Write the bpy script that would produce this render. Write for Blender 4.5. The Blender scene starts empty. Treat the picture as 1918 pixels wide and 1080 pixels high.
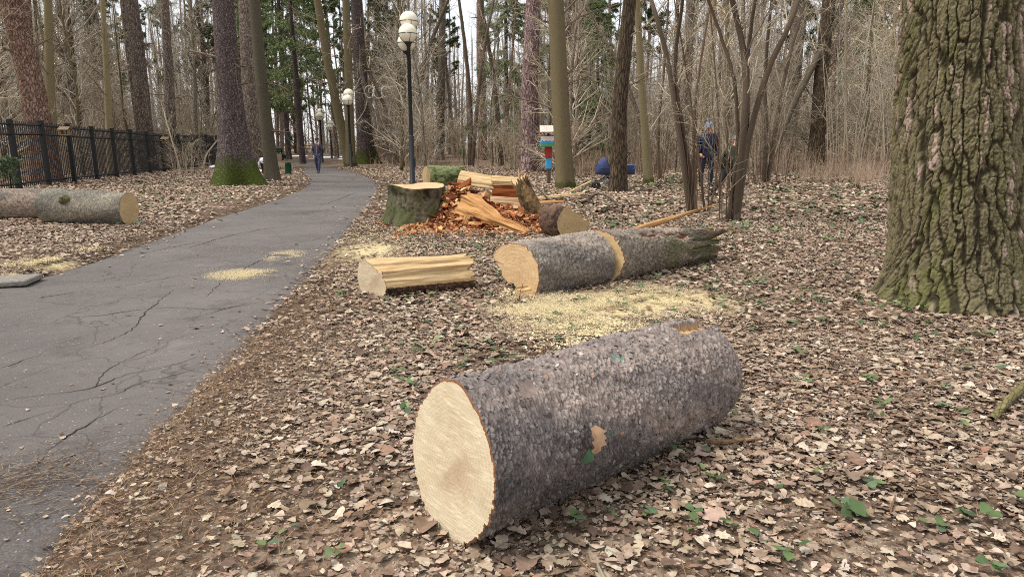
import bpy, bmesh, math, random
import numpy as np
from mathutils import Vector, Matrix

# ---------------------------------------------------------------- camera, sky, sun, exposure
scene = bpy.context.scene
COL = scene.collection
CAM_H, PITCH, FPX = 1.5, math.radians(12.0), 1300.0
cam_data = bpy.data.cameras.new('camera')
cam_data.sensor_fit = 'HORIZONTAL'
cam_data.sensor_width = 36.0
cam_data.lens = 36.0 * FPX / 1918.0
cam_data.clip_start = 0.05
cam_data.clip_end = 1500.0
cam = bpy.data.objects.new('camera', cam_data)
cam.location = (0, 0, CAM_H)
cam.rotation_euler = (math.radians(90) - PITCH, 0, 0)
COL.objects.link(cam)
scene.camera = cam

SUN_EL, SUN_AZ = math.radians(58), math.radians(262)     # high on the left, behind thin cloud
world = bpy.data.worlds.new('World')
scene.world = world
world.use_nodes = True
wn, wl = world.node_tree.nodes, world.node_tree.links
bg = wn['Background']
sky = wn.new('ShaderNodeTexSky')
sky.sky_type = 'NISHITA'
sky.sun_disc = False
sky.sun_elevation = SUN_EL
sky.sun_rotation = SUN_AZ
sky.air_density = 1.0
sky.dust_density = 3.0
sky.ozone_density = 1.0
mixw = wn.new('ShaderNodeMix')
mixw.data_type = 'RGBA'
mixw.inputs['Factor'].default_value = 0.72                # thin even cloud over the blue
mixw.inputs['B'].default_value = (9.0, 9.15, 9.4, 1)
wl.new(sky.outputs['Color'], mixw.inputs['A'])
wl.new(mixw.outputs['Result'], bg.inputs['Color'])
bg.inputs['Strength'].default_value = 0.105
sun_data = bpy.data.lights.new('sun', 'SUN')
sun_data.energy = 2.6
sun_data.angle = math.radians(22)
sun_data.color = (1.0, 0.95, 0.88)
sun = bpy.data.objects.new('sun', sun_data)
sd = Vector((math.sin(SUN_AZ) * math.cos(SUN_EL), math.cos(SUN_AZ) * math.cos(SUN_EL), math.sin(SUN_EL)))
sun.rotation_euler = sd.to_track_quat('Z', 'Y').to_euler()
sun.location = (0, 0, 40)
COL.objects.link(sun)
scene.view_settings.view_transform = 'Standard'
scene.view_settings.look = 'None'
scene.view_settings.exposure = 0.5
scene.view_settings.gamma = 1.0
scene.view_settings.use_curve_mapping = False
try:
    scene.cycles.use_denoising = False
    scene.cycles.max_bounces = 5
    scene.cycles.diffuse_bounces = 3
    scene.cycles.glossy_bounces = 2
    scene.cycles.transparent_max_bounces = 4
    scene.cycles.pixel_filter_type = 'BLACKMAN_HARRIS'
    scene.cycles.filter_width = 1.0
except Exception:
    pass

# ---------------------------------------------------------------- numeric helpers
def smooth(a, b, x):
    t = np.clip((np.asarray(x, float) - a) / (b - a), 0, 1)
    return t * t * (3 - 2 * t)

def h2(ix, iy, seed=0):
    ix = np.asarray(ix).astype(np.int64); iy = np.asarray(iy).astype(np.int64)
    h = (ix * 374761393 + iy * 668265263 + seed * 974634777) & 0xFFFFFFFF
    h = ((h ^ (h >> 13)) * 1274126177) & 0xFFFFFFFF
    h = ((h ^ (h >> 16)) * 2246822519) & 0xFFFFFFFF
    h = h ^ (h >> 15)
    return (h & 0xFFFFFF) / float(0x1000000)

def vnoise(x, y, seed=0, px=None):
    x = np.asarray(x, float); y = np.asarray(y, float)
    ix = np.floor(x); iy = np.floor(y)
    fx = x - ix; fy = y - iy
    fx = fx * fx * (3 - 2 * fx); fy = fy * fy * (3 - 2 * fy)
    x0, x1 = (ix, ix + 1) if px is None else (np.mod(ix, px), np.mod(ix + 1, px))
    a = h2(x0, iy, seed); b = h2(x1, iy, seed)
    c = h2(x0, iy + 1, seed); d = h2(x1, iy + 1, seed)
    return (a * (1 - fx) + b * fx) * (1 - fy) + (c * (1 - fx) + d * fx) * fy - 0.5

def fbm(x, y, seed=0, oct=4, px=None):
    s = 0; a = 1.0; f = 1
    for o in range(oct):
        s = s + a * vnoise(np.asarray(x) * f, np.asarray(y) * f, seed + 17 * o, None if px is None else px * f)
        a *= 0.5; f *= 2
    return s

def worley(u, v, seed=0, pu=None, jit=0.9):
    u = np.asarray(u, float); v = np.asarray(v, float)
    iu = np.floor(u); iv = np.floor(v)
    f1 = np.full(u.shape, 9.0); f2 = np.full(u.shape, 9.0)
    idr = np.zeros(u.shape); du = np.zeros(u.shape); dv = np.zeros(u.shape)
    for a in (-1, 0, 1):
        for b in (-1, 0, 1):
            cu = iu + a; cv = iv + b
            ku = cu if pu is None else np.mod(cu, pu)
            px = cu + 0.5 + jit * (h2(ku, cv, seed) - 0.5)
            py = cv + 0.5 + jit * (h2(ku, cv, seed + 1) - 0.5)
            d = np.hypot(u - px, v - py)
            near = d < f1
            f2 = np.where(near, f1, np.minimum(f2, d))
            idr = np.where(near, h2(ku, cv, seed + 2), idr)
            du = np.where(near, u - px, du); dv = np.where(near, v - py, dv)
            f1 = np.where(near, d, f1)
    return f1, f2, idr, du, dv

# ---------------------------------------------------------------- ground shape (the path is the level z = 0)
RIGHT_PX = [(60, 1080), (130, 960), (300, 790), (430, 662), (560, 530), (640, 440), (686, 385), (712, 350), (700, 337), (672, 325), (640, 317), (606, 308), (584, 300), (575, 296)]
LEFT_PX = [(-60, 545), (60, 525), (180, 490), (300, 446), (400, 410), (480, 386), (540, 367), (574, 350), (581, 338), (572, 326), (560, 314), (549, 303), (545, 298)]

def ray(px, py):
    a = (px - 959.0) / FPX; b = (540.0 - py) / FPX
    return np.array([a, math.cos(PITCH) + b * math.sin(PITCH), -math.sin(PITCH) + b * math.cos(PITCH)])

def flat(px, py):
    d = ray(px, py); t = CAM_H / -d[2]
    return (d[0] * t, d[1] * t)

R_EDGE = [(-1.25, -4.0), (-1.45, -1.0)] + [flat(*p) for p in RIGHT_PX]
L_EDGE = [(-4.5, -4.0), (-4.8, 0.0), (-5.1, 3.5)] + [flat(*p) for p in LEFT_PX]
R_EDGE += [(R_EDGE[-1][0] - 6, R_EDGE[-1][1] + 16)]
L_EDGE += [(L_EDGE[-1][0] - 6, L_EDGE[-1][1] + 16)]

def resample(pts, n):
    p = np.array(pts, float)
    s = np.concatenate([[0], np.cumsum(np.hypot(*np.diff(p, axis=0).T))])
    # monotone smooth parameter (Catmull-like by dense linear + smoothing)
    q = np.linspace(0, s[-1], n)
    return np.stack([np.interp(q, s, p[:, k]) for k in range(p.shape[1])], 1)

def chaikin(pts, it=2):
    p = np.array(pts, float)
    for _ in range(it):
        a = p[:-1] * 0.75 + p[1:] * 0.25; b = p[:-1] * 0.25 + p[1:] * 0.75
        m = np.empty((2 * len(a), p.shape[1])); m[0::2] = a; m[1::2] = b
        p = np.vstack([p[:1], m, p[-1:]])
    return p

R_EDGE = chaikin(R_EDGE); L_EDGE = chaikin(L_EDGE)
POLY = np.vstack([R_EDGE, L_EDGE[::-1]])

def path_dist(x, y):
    """signed distance to the path outline, positive outside"""
    x = np.asarray(x, float).ravel(); y = np.asarray(y, float).ravel()
    out = np.full(x.shape, 1e9); ins = np.zeros(x.shape, bool)
    n = len(POLY)
    for i in range(n):
        ax, ay = POLY[i]; bx, by = POLY[(i + 1) % n]
        dx, dy = bx - ax, by - ay
        l2 = dx * dx + dy * dy
        if l2 < 1e-12: continue
        t = np.clip(((x - ax) * dx + (y - ay) * dy) / l2, 0, 1)
        out = np.minimum(out, np.hypot(x - ax - t * dx, y - ay - t * dy))
        if ay != by:
            c = (ay > y) != (by > y)
            ins ^= c & (x < (bx - ax) * (y - ay) / (by - ay) + ax)
    return np.where(ins, -out, out)

def ground(x, y, pd=None):
    x = np.asarray(x, float); y = np.asarray(y, float)
    if pd is None: pd = path_dist(x, y).reshape(x.shape)
    pd = pd + 0.10 * vnoise(x * 4, y * 4, 5) + 0.08 * vnoise(x * 13, y * 13, 6)
    off = smooth(-0.05, 0.25, pd)
    z = -0.035 + off * (0.075 + 0.05 * (fbm(x * 0.8, y * 0.8, 3, 4)) + 0.02 * smooth(0.2, 1.5, pd))
    z = z + 0.22 * smooth(2.5, 8, x) * smooth(12, 20, y) * off
    z = z + 0.25 * smooth(30, 70, np.abs(x)) * off * fbm(x * .05, y * .05, 9, 2)
    return z

def gz(x, y):
    return float(ground(np.array([x]), np.array([y]))[0])

def at(px, py):
    """the point of the ground seen at a pixel of the photograph"""
    d = ray(px, py); z = 0.05
    for _ in range(6):
        t = (CAM_H - z) / -d[2]
        x, y = d[0] * t, d[1] * t
        z = gz(x, y)
    return Vector((x, y, z))

def on(px, py, Y):
    """the point seen at a pixel, at distance Y ahead"""
    d = ray(px, py); t = Y / d[1]
    return Vector((d[0] * t, Y, CAM_H + d[2] * t))

def depth(Y, z=0.8):
    return Y * math.cos(PITCH) + (CAM_H - z) * math.sin(PITCH)

# ---------------------------------------------------------------- mesh builder
class MB:
    def __init__(s):
        s.v = []; s.f = []; s.n = 0; s.c = []; s.uv = []; s.mi = []
    def add(s, verts, faces, col=None, uv=None, mi=0):
        """verts (n,3); faces (m,k) one k per call; col (n,4)/(4,)/None; uv (m,k,2)/None"""
        verts = np.asarray(verts, float).reshape(-1, 3); faces = np.asarray(faces, np.int64)
        if len(verts) == 0 or len(faces) == 0: return
        s.v.append(verts); s.f.append(faces + s.n); s.n += len(verts)
        if col is None: col = (1, 1, 1, 1)
        col = np.asarray(col, float)
        if col.ndim == 1: col = np.tile(col, (len(verts), 1))
        if col.shape[1] == 3: col = np.hstack([col, np.ones((len(col), 1))])
        s.c.append(col)
        s.uv.append(np.zeros(faces.shape + (2,)) if uv is None else np.asarray(uv, float))
        s.mi.append(np.full(len(faces), mi))
    def build(s, name, mats, parent=None, smooth_shade=True, loc=None, uv=True, col=True):
        me = bpy.data.meshes.new(name)
        if s.n:
            V = np.vstack(s.v)
            me.vertices.add(len(V)); me.vertices.foreach_set('co', V.astype(np.float32).ravel())
            loops = np.concatenate([f.ravel() for f in s.f])
            sizes = np.concatenate([np.full(len(f), f.shape[1]) for f in s.f])
            me.loops.add(len(loops)); me.loops.foreach_set('vertex_index', loops.astype(np.int32))
            me.polygons.add(len(sizes))
            me.polygons.foreach_set('loop_start', np.concatenate([[0], np.cumsum(sizes)[:-1]]).astype(np.int32))
            me.polygons.foreach_set('material_index', np.concatenate(s.mi).astype(np.int32))
            me.polygons.foreach_set('use_smooth', np.full(len(sizes), smooth_shade))
            me.update(calc_edges=True)
            if col:
                ca = me.color_attributes.new('Col', 'FLOAT_COLOR', 'POINT')
                ca.data.foreach_set('color', np.vstack(s.c).astype(np.float32).ravel())
            if uv:
                ul = me.uv_layers.new(name='UVMap')
                ul.data.foreach_set('uv', np.concatenate([u.reshape(-1, 2) for u in s.uv]).astype(np.float32).ravel())
        for m in (mats if isinstance(mats, (list, tuple)) else [mats]):
            me.materials.append(m)
        o = bpy.data.objects.new(name, me)
        COL.objects.link(o)
        if parent is not None: o.parent = parent
        if loc is not None: o.location = loc
        return o

def thing(name, label, cat, loc=(0, 0, 0), group=None, rotz=0.0):
    o = bpy.data.objects.new(name, None)
    o.empty_display_size = 0.2
    COL.objects.link(o)
    o.location = loc; o.rotation_euler = (0, 0, rotz)
    return tag(o, label, cat, group)

def tag(o, label, cat, group=None):
    o['label'] = label; o['category'] = cat
    if group: o['group'] = group
    return o

def copy_tree(o, parent=None):
    c = o.copy(); COL.objects.link(c)
    if parent is not None: c.parent = parent
    for ch in list(o.children): copy_tree(ch, c)
    return c

def unit(a):
    return a / np.maximum(np.linalg.norm(a, axis=-1, keepdims=True), 1e-9)

def tubes(mb, P, R, S=3, col=None, caps=False, mi=0):
    """P (N,K,3) centre lines, R (N,K) radii, S sides"""
    P = np.asarray(P, float); R = np.asarray(R, float)
    if P.ndim == 2: P = P[None]; R = R[None]
    N, K, _ = P.shape
    T = unit(np.gradient(P, axis=1))
    D = unit(P[:, -1] - P[:, 0])
    ref = np.zeros((N, 3)); ref[np.arange(N), np.argmin(np.abs(D), 1)] = 1
    n1 = unit(np.cross(T, ref[:, None, :])); n2 = np.cross(T, n1)
    a = np.arange(S) * 2 * math.pi / S
    ring = P[:, :, None, :] + R[:, :, None, None] * (np.cos(a)[None, None, :, None] * n1[:, :, None, :] + np.sin(a)[None, None, :, None] * n2[:, :, None, :])
    V = ring.reshape(-1, 3)
    base = (np.arange(N) * K * S)[:, None, None]
    k = (np.arange(K - 1) * S)[None, :, None]; j = np.arange(S)[None, None, :]; j2 = (j + 1) % S
    F = np.stack([base + k + j, base + k + j2, base + k + S + j2, base + k + S + j], -1).reshape(-1, 4)
    L = np.concatenate([np.zeros((N, 1)), np.cumsum(np.linalg.norm(np.diff(P, axis=1), axis=2), 1)], 1)
    rm = R.mean(1)
    u0 = (2 * math.pi * rm[:, None, None] / S * j) + 0 * k; u1 = (2 * math.pi * rm[:, None, None] / S * (j + 1)) + 0 * k
    v0 = np.broadcast_to(L[:, :-1, None], u0.shape); v1 = np.broadcast_to(L[:, 1:, None], u0.shape)
    UV = np.stack([np.stack([u0, v0], -1), np.stack([u1, v0], -1), np.stack([u1, v1], -1), np.stack([u0, v1], -1)], 3).reshape(-1, 4, 2)
    c = None
    if col is not None:
        c = np.asarray(col, float)
        if c.ndim == 2: c = np.repeat(c, K * S, 0)
    mb.add(V, F, c, UV, mi)
    if caps:
        for i in range(N):
            for e in (0, K - 1):
                rg = ring[i, e]; q = np.vstack([rg, rg.mean(0)[None]])
                f = np.array([[m, (m + 1) % S, S] if e else [(m + 1) % S, m, S] for m in range(S)])
                mb.add(q, f, None if c is None else c[i * K * S] if np.ndim(c) == 2 else c, None, mi)

def box(mb, c, d, M=None, col=None, bev=0.0, mi=0):
    """box with centre c and full size d; bev chamfers the vertical view a little"""
    x, y, z = [k / 2 for k in d]
    b = min(bev, x * .9, y * .9, z * .9)
    if b <= 0:
        V = np.array([[sx * x, sy * y, sz * z] for sx in (-1, 1) for sy in (-1, 1) for sz in (-1, 1)])
        F = np.array([[0, 1, 3, 2], [4, 6, 7, 5], [0, 4, 5, 1], [2, 3, 7, 6], [0, 2, 6, 4], [1, 5, 7, 3]])
        V = V + np.array(c)
        if M is not None: V = V @ np.array(M)[:3, :3].T + np.array(M)[:3, 3]
        mb.add(V, F, col, None, mi); return
    bm = bmesh.new()
    bmesh.ops.create_cube(bm, size=1)
    for v in bm.verts: v.co = Vector((v.co.x * d[0], v.co.y * d[1], v.co.z * d[2]))
    bmesh.ops.bevel(bm, geom=bm.edges[:], offset=b, segments=1, affect='EDGES')
    bmesh.ops.triangulate(bm, faces=bm.faces[:])
    bm.verts.index_update()
    V = np.array([v.co[:] for v in bm.verts]) + np.array(c)
    F = np.array([[v.index for v in f.verts] for f in bm.faces])
    bm.free()
    if M is not None: V = V @ np.array(M)[:3, :3].T + np.array(M)[:3, 3]
    mb.add(V, F, col, None, mi)

def lathe(mb, prof, S=24, col=None, M=None, mi=0):
    """prof list of (r,z)"""
    p = np.array(prof, float); K = len(p)
    a = np.arange(S) * 2 * math.pi / S
    V = np.stack([p[:, 0:1] * np.cos(a), p[:, 0:1] * np.sin(a), np.repeat(p[:, 1:2], S, 1)], -1).reshape(-1, 3)
    k = np.arange(K - 1)[:, None] * S; j = np.arange(S)[None]; j2 = (j + 1) % S
    F = np.stack([k + j, k + j2, k + S + j2, k + S + j], -1).reshape(-1, 4)
    if M is not None: V = V @ np.array(M)[:3, :3].T + np.array(M)[:3, 3]
    mb.add(V, F, col, None, mi)

def grow(rng, P, R, n, tr, ln, ang, up=0.0, K=4, wig=0.12, rr=0.55, rmax=9, rmin=0.003, taper=0.35, short=0.5):
    """n branches sprouting from the lines P,R: returns their lines and radii"""
    N, Kp, _ = P.shape
    w = np.linalg.norm(P[:, -1] - P[:, 0], axis=1); w = w / w.sum()
    idx = rng.choice(N, n, p=w); t = rng.uniform(tr[0], tr[1], n)
    f = t * (Kp - 1); i = np.minimum(f.astype(int), Kp - 2); q = (f - i)[:, None]
    A = P[idx, i]; B = P[idx, i + 1]
    base = A + (B - A) * q; T = unit(B - A)
    r = R[idx, i] * (1 - q[:, 0]) + R[idx, i + 1] * q[:, 0]
    v = rng.normal(size=(n, 3)); perp = unit(v - (v * T).sum(1, keepdims=True) * T)
    a = np.radians(rng.uniform(ang[0], ang[1], n))[:, None]
    d = unit(np.cos(a) * T + np.sin(a) * perp + np.array([0, 0, up]))
    L = rng.uniform(ln[0], ln[1], n) * (1 - short * t)
    pts = [base]
    for k in range(K - 1):
        pts.append(pts[-1] + d * (L / (K - 1))[:, None])
        d = unit(d + rng.normal(size=(n, 3)) * wig + np.array([0, 0, up * 0.3]))
    C = np.stack(pts, 1)
    r0 = np.clip(r * rr, rmin, rmax)
    CR = r0[:, None] * np.linspace(1, taper, K)[None]
    return C, np.maximum(CR, rmin * 0.6)

# ---------------------------------------------------------------- materials
def lin(r, g, b):
    f = lambda c: (c / 255 / 12.92) if c / 255 <= 0.04045 else ((c / 255 + 0.055) / 1.055) ** 2.4
    return (f(r), f(g), f(b), 1)

class NT:
    def __init__(s, name, rough=0.85, spec=0.25):
        s.m = bpy.data.materials.new(name); s.m.use_nodes = True
        s.n = s.m.node_tree.nodes; s.l = s.m.node_tree.links
        s.b = s.n['Principled BSDF']
        s.b.inputs['Roughness'].default_value = rough
        s.b.inputs['Specular IOR Level'].default_value = spec
    def node(s, t, **k):
        n = s.n.new(t)
        for a, v in k.items(): setattr(n, a, v)
        return n
    def link(s, a, b): s.l.new(a, b)
    def set(s, sock, v):
        if hasattr(v, 'is_output') or isinstance(v, bpy.types.NodeSocket): s.l.new(v, sock)
        else: sock.default_value = v
    def coord(s, kind='Object', scale=(1, 1, 1)):
        tc = s.node('ShaderNodeTexCoord'); mp = s.node('ShaderNodeMapping')
        mp.inputs['Scale'].default_value = scale
        s.link(tc.outputs[kind], mp.inputs['Vector']); return mp.outputs['Vector']
    def noise(s, vec, scale, detail=4, rough=0.6):
        n = s.node('ShaderNodeTexNoise'); s.link(vec, n.inputs['Vector'])
        n.inputs['Scale'].default_value = scale; n.inputs['Detail'].default_value = detail; n.inputs['Roughness'].default_value = rough
        return n.outputs['Fac']
    def voro(s, vec, scale, feature='F1', out='Distance', rnd=1.0):
        n = s.node('ShaderNodeTexVoronoi', feature=feature); s.link(vec, n.inputs['Vector'])
        n.inputs['Scale'].default_value = scale; n.inputs['Randomness'].default_value = rnd
        return n.outputs[out]
    def ramp(s, fac, stops):
        r = s.node('ShaderNodeValToRGB'); s.link(fac, r.inputs['Fac'])
        e = r.color_ramp.elements
        while len(e) < len(stops): e.new(0.5)
        for k, (p, c) in enumerate(stops):
            e[k].position = p; e[k].color = c if len(c) == 4 else tuple(c) + (1,)
        return r.outputs['Color']
    def mix(s, f, a, b, mode='MIX'):
        m = s.node('ShaderNodeMix', data_type='RGBA', blend_type=mode)
        s.set(m.inputs[0], f); s.set(m.inputs[6], a); s.set(m.inputs[7], b); return m.outputs[2]
    def math(s, op, a, b=0.0, c=0.0):
        m = s.node('ShaderNodeMath', operation=op)
        s.set(m.inputs[0], a); s.set(m.inputs[1], b); s.set(m.inputs[2], c); return m.outputs[0]
    def warp(s, vec, scale, amt):
        n = s.node('ShaderNodeTexNoise'); s.link(vec, n.inputs['Vector']); n.inputs['Scale'].default_value = scale
        n.inputs['Detail'].default_value = 3
        v = s.node('ShaderNodeVectorMath', operation='SUBTRACT'); s.link(n.outputs['Color'], v.inputs[0]); v.inputs[1].default_value = (.5, .5, .5)
        w = s.node('ShaderNodeVectorMath', operation='MULTIPLY_ADD'); s.link(v.outputs[0], w.inputs[0]); w.inputs[1].default_value = (amt,) * 3; s.link(vec, w.inputs[2])
        return w.outputs[0]
    def attr(s):
        a = s.node('ShaderNodeAttribute'); a.attribute_name = 'Col'; return a.outputs['Color']
    def rand(s):
        return s.node('ShaderNodeObjectInfo').outputs['Random']
    def bump(s, h, strength=0.5, dist=0.02):
        b = s.node('ShaderNodeBump'); b.inputs['Strength'].default_value = strength; b.inputs['Distance'].default_value = dist
        s.link(h, b.inputs['Height']); s.link(b.outputs['Normal'], s.b.inputs['Normal'])
    def color(s, c): s.set(s.b.inputs['Base Color'], c); return s.m

def mat_plain(name, c, rough=0.7, var=0.0, spec=0.3, scale=30, metal=0.0):
    t = NT(name, rough, spec)
    t.b.inputs['Metallic'].default_value = metal
    v = t.coord()
    f = t.noise(v, scale, 5)
    a = tuple(k * (1 - var) for k in c[:3]) + (1,); b = tuple(min(1, k * (1 + var)) for k in c[:3]) + (1,)
    t.bump(f, 0.15, 0.004)
    return t.color(t.ramp(f, [(0.3, a), (0.7, b)]))

def mat_bark(name, plate, plate2, furrow, su, sv, strength=0.8, dist=0.02, moss=None, moss_h=0.0, patch=None, width=0.12, algae=None, even=False):
    """bark in UV metres: u round the trunk, v along it"""
    t = NT(name, 0.92, 0.15)
    uv = t.coord('UV', (su, sv, 1))
    ob = t.coord('Object')
    w = t.warp(uv, 1.3, 0.55)
    e = t.voro(w, 1.0, 'DISTANCE_TO_EDGE')
    edge = t.ramp(e, [(0.0, (0, 0, 0)), (width, (.8, .8, .8)), (min(.95, width * 3), (1, 1, 1))])
    fine = t.noise(uv, 3.2, 8, 0.75)
    if even:      # smooth bark: streaks, spots and a few scars instead of plates
        e2 = t.noise(t.coord('UV', (su * 2, sv * .35, 1)), 2.0, 7, .75)
        sc = t.noise(t.coord('UV', (su * .5, sv * 1.2, 1)), 2.0, 5, .7)
        edge = t.math('MULTIPLY', t.ramp(e2, [(0.22, (.35, .35, .35)), (0.42, (1, 1, 1))]), t.ramp(sc, [(0.27, (.2, .2, .2)), (0.36, (1, 1, 1))]))
    else:         # break the furrows up so that plates run into one another
        br = t.noise(t.coord('UV', (su, sv, 1)), 1.6, 5, .7)
        edge = t.mix(t.ramp(br, [(0.45, (0, 0, 0)), (0.68, (.8, .8, .8))]), edge, (1, 1, 1, 1))
    big = t.noise(ob, 1.1, 3)
    cellc = t.voro(w, 1.0, 'F1', 'Color')
    sep = t.node('ShaderNodeSeparateColor'); t.link(cellc, sep.inputs[0])
    m0 = t.math('ADD', t.math('MULTIPLY', fine, 0.55), t.math('MULTIPLY', sep.outputs[0], 0.45))
    if even: m0 = t.math('ADD', t.math('MULTIPLY', fine, .6), t.math('MULTIPLY', t.noise(t.coord('UV', (su, sv * .25, 1)), 3.0, 6, .7), .4))
    c = t.mix(t.ramp(m0, [(0.3, (0, 0, 0)), (0.72, (1, 1, 1))]), plate, plate2)
    if patch: c = t.mix(t.ramp(sep.outputs[1], [(0.86, (0, 0, 0)), (0.9, (1, 1, 1))]), c, patch)
    if algae: c = t.mix(t.ramp(big, [(0.42, (0, 0, 0)), (0.62, (.85, .85, .85))]), c, algae)
    c = t.mix(edge, furrow, c)
    if moss:
        sx = t.node('ShaderNodeSeparateXYZ'); t.link(ob, sx.inputs[0])
        lvl = t.math('SUBTRACT', 1.0, t.math('DIVIDE', sx.outputs[2], max(moss_h, .01)))
        lvl = t.math('ADD', lvl, t.math('MULTIPLY', t.math('SUBTRACT', t.noise(ob, 5.0, 6, .7), .5), 2.2))
        g = t.ramp(lvl, [(0.15, (0, 0, 0)), (0.6, (.92, .92, .92))])
        c = t.mix(g, c, t.mix(fine, tuple(k * .6 for k in moss[:3]) + (1,), tuple(k * 1.4 for k in moss[:3]) + (1,)))
    hs = t.node('ShaderNodeHueSaturation'); t.link(c, hs.inputs['Color'])
    t.link(t.math('ADD', t.math('MULTIPLY', t.rand(), 0.5), 0.78), hs.inputs['Value'])
    t.bump(t.math('ADD', edge, t.math('MULTIPLY', fine, 0.5)), strength, dist)
    return t.color(hs.outputs['Color'])

def mat_twig(name, c, var=0.3):
    t = NT(name, 0.85, 0.2)
    hs = t.node('ShaderNodeHueSaturation'); hs.inputs['Color'].default_value = c
    n = t.noise(t.coord(), 0.9, 3)
    v = t.math('ADD', t.math('MULTIPLY', t.rand(), var), t.math('MULTIPLY', n, 0.9))
    v = t.math('ADD', v, 0.55 - var * .5)
    sp = t.node('ShaderNodeSeparateColor'); t.link(t.attr(), sp.inputs[0])
    t.link(t.math('MULTIPLY', v, sp.outputs[0]), hs.inputs['Value'])
    return t.color(hs.outputs['Color'])

def mat_col(name, rough=0.85, spec=0.2, nscale=60, namt=0.35, bump=0.0, uvs=None, dist=0.004):
    """vertex colour with fine noise"""
    t = NT(name, rough, spec)
    v = t.coord('Object') if uvs is None else t.coord('Object', uvs)
    f = t.noise(v, nscale, 5, 0.7)
    k = t.ramp(f, [(0.25, (1 - namt,) * 3), (0.75, (1 + namt,) * 3)])
    if bump: t.bump(f, bump, dist)
    return t.color(t.mix(1.0, t.attr(), k, 'MULTIPLY'))
# ---------------------------------------------------------------- ground sheet, path, leaf litter
def nonuni(lo, hi, fine_lo, fine_hi, step, growth=1.12):
    g = list(np.arange(fine_lo, fine_hi + step / 2, step))
    s = step; a = g[0]
    left = []
    while a > lo:
        s *= growth; a -= s; left.append(a)
    s = step; a = g[-1]; right = []
    while a < hi:
        s *= growth; a += s; right.append(a)
    return np.array(left[::-1] + g + right)

LEAFPAL = np.array([lin(196, 172, 146)[:3], lin(178, 150, 124)[:3], lin(158, 126, 100)[:3], lin(138, 104, 80)[:3], lin(112, 80, 60)[:3],
                    lin(84, 60, 47)[:3], lin(206, 190, 170)[:3], lin(150, 100, 66)[:3], lin(168, 148, 130)[:3]])
LEAFPAL = LEAFPAL.mean(0) * .22 + LEAFPAL * .78
LEAFPAL = (LEAFPAL.mean(1, keepdims=True) * .38 + LEAFPAL * .62) * .92 * np.array([1.04, 1.0, .90])
LEAFW = np.array([.15, .17, .17, .14, .12, .09, .06, .03, .07])

DUST = [(at(px, py).x, at(px, py).y, rx, ry) for px, py, rx, ry in ((1030, 585, .62, .42), (1160, 570, .75, .5), (1110, 615, .6, .35), (1290, 560, .5, .4), (700, 470, .5, .9), (85, 494, .34, .22))]
def dusty(x, y):
    return np.clip(sum(np.exp(-(((x - cx) / rx) ** 2 + ((y - cy) / ry) ** 2)) for cx, cy, rx, ry in DUST), 0, 1)

def build_ground():
    xs = nonuni(-170, 170, -4.5, 6.5, 0.07); ys = nonuni(-30, 420, 0.6, 11, 0.07)
    X, Y = np.meshgrid(xs, ys)
    Z = ground(X, Y, path_dist(X, Y).reshape(X.shape))
    nx, ny = len(xs), len(ys)
    V = np.stack([X, Y, Z], -1).reshape(-1, 3)
    i = np.arange(ny - 1)[:, None] * nx + np.arange(nx - 1)[None]
    F = np.stack([i, i + 1, i + nx + 1, i + nx], -1).reshape(-1, 4)
    pd = path_dist(X, Y)
    # colour: R = soil share (dark earth beside the path)
    edge = smooth(1.3, 0.1, pd) * 0.9
    bare = smooth(0.15, 0.5, fbm(X * .7, Y * .7, 41, 4).ravel()) * 0.8
    soil = np.clip(np.maximum(edge, bare), 0, 1)
    green = smooth(0.05, 0.45, fbm(X * .35, Y * .35, 77, 4).ravel()) * smooth(8, 14, Y.ravel())
    dust = sum(np.exp(-(((X - cx) / rx) ** 2 + ((Y - cy) / ry) ** 2)).ravel() for cx, cy, rx, ry in DUST)
    C = np.stack([soil, green, np.clip(dust, 0, 1)], -1)
    mb = MB(); mb.add(V, F, C)
    t = NT('forest_floor', 0.95, 0.1)
    v = t.coord('Object')
    w = t.warp(v, 6, 0.08)
    w = t.warp(w, 45, .03)
    cell = t.voro(w, 24, 'F1', 'Color'); e = t.voro(w, 24, 'F1', 'Distance')
    sc = t.node('ShaderNodeSeparateColor'); t.link(cell, sc.inputs[0])
    P = [tuple(c) + (1,) for c in LEAFPAL]
    leaf = t.ramp(sc.outputs[0], [(0.0, P[5]), (0.22, P[4]), (0.38, P[3]), (0.55, P[2]), (0.72, P[1]), (0.9, P[0])])
    fine = t.noise(v, 40, 5, .7)
    soilc = t.ramp(fine, [(0.3, lin(52, 41, 33)), (0.5, lin(80, 65, 52)), (0.7, lin(112, 93, 75))])
    at_ = t.attr(); sa = t.node('ShaderNodeSeparateColor'); t.link(at_, sa.inputs[0])
    c = t.mix(t.math('ADD', t.math('MULTIPLY', sa.outputs[0], .7), .18), leaf, soilc)
    gm = t.math('MULTIPLY', sa.outputs[1], t.ramp(sc.outputs[1], [(0.6, (0, 0, 0)), (0.7, (1, 1, 1))]))
    c = t.mix(gm, c, lin(96, 104, 58))
    sd = t.math('MULTIPLY', sa.outputs[2], t.ramp(t.noise(v, 5, 6, .7), [(0.30, (0, 0, 0)), (0.45, (1, 1, 1))]))
    c = t.mix(sd, c, t.ramp(t.noise(v, 120, 4, .7), [(0.3, lin(176, 154, 110)), (0.6, lin(222, 206, 160))]))
    t.bump(t.math('ADD', e, t.math('MULTIPLY', fine, .5)), 0.8, 0.03)
    o = mb.build('ground', t.color(c)); o['kind'] = 'structure'

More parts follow.
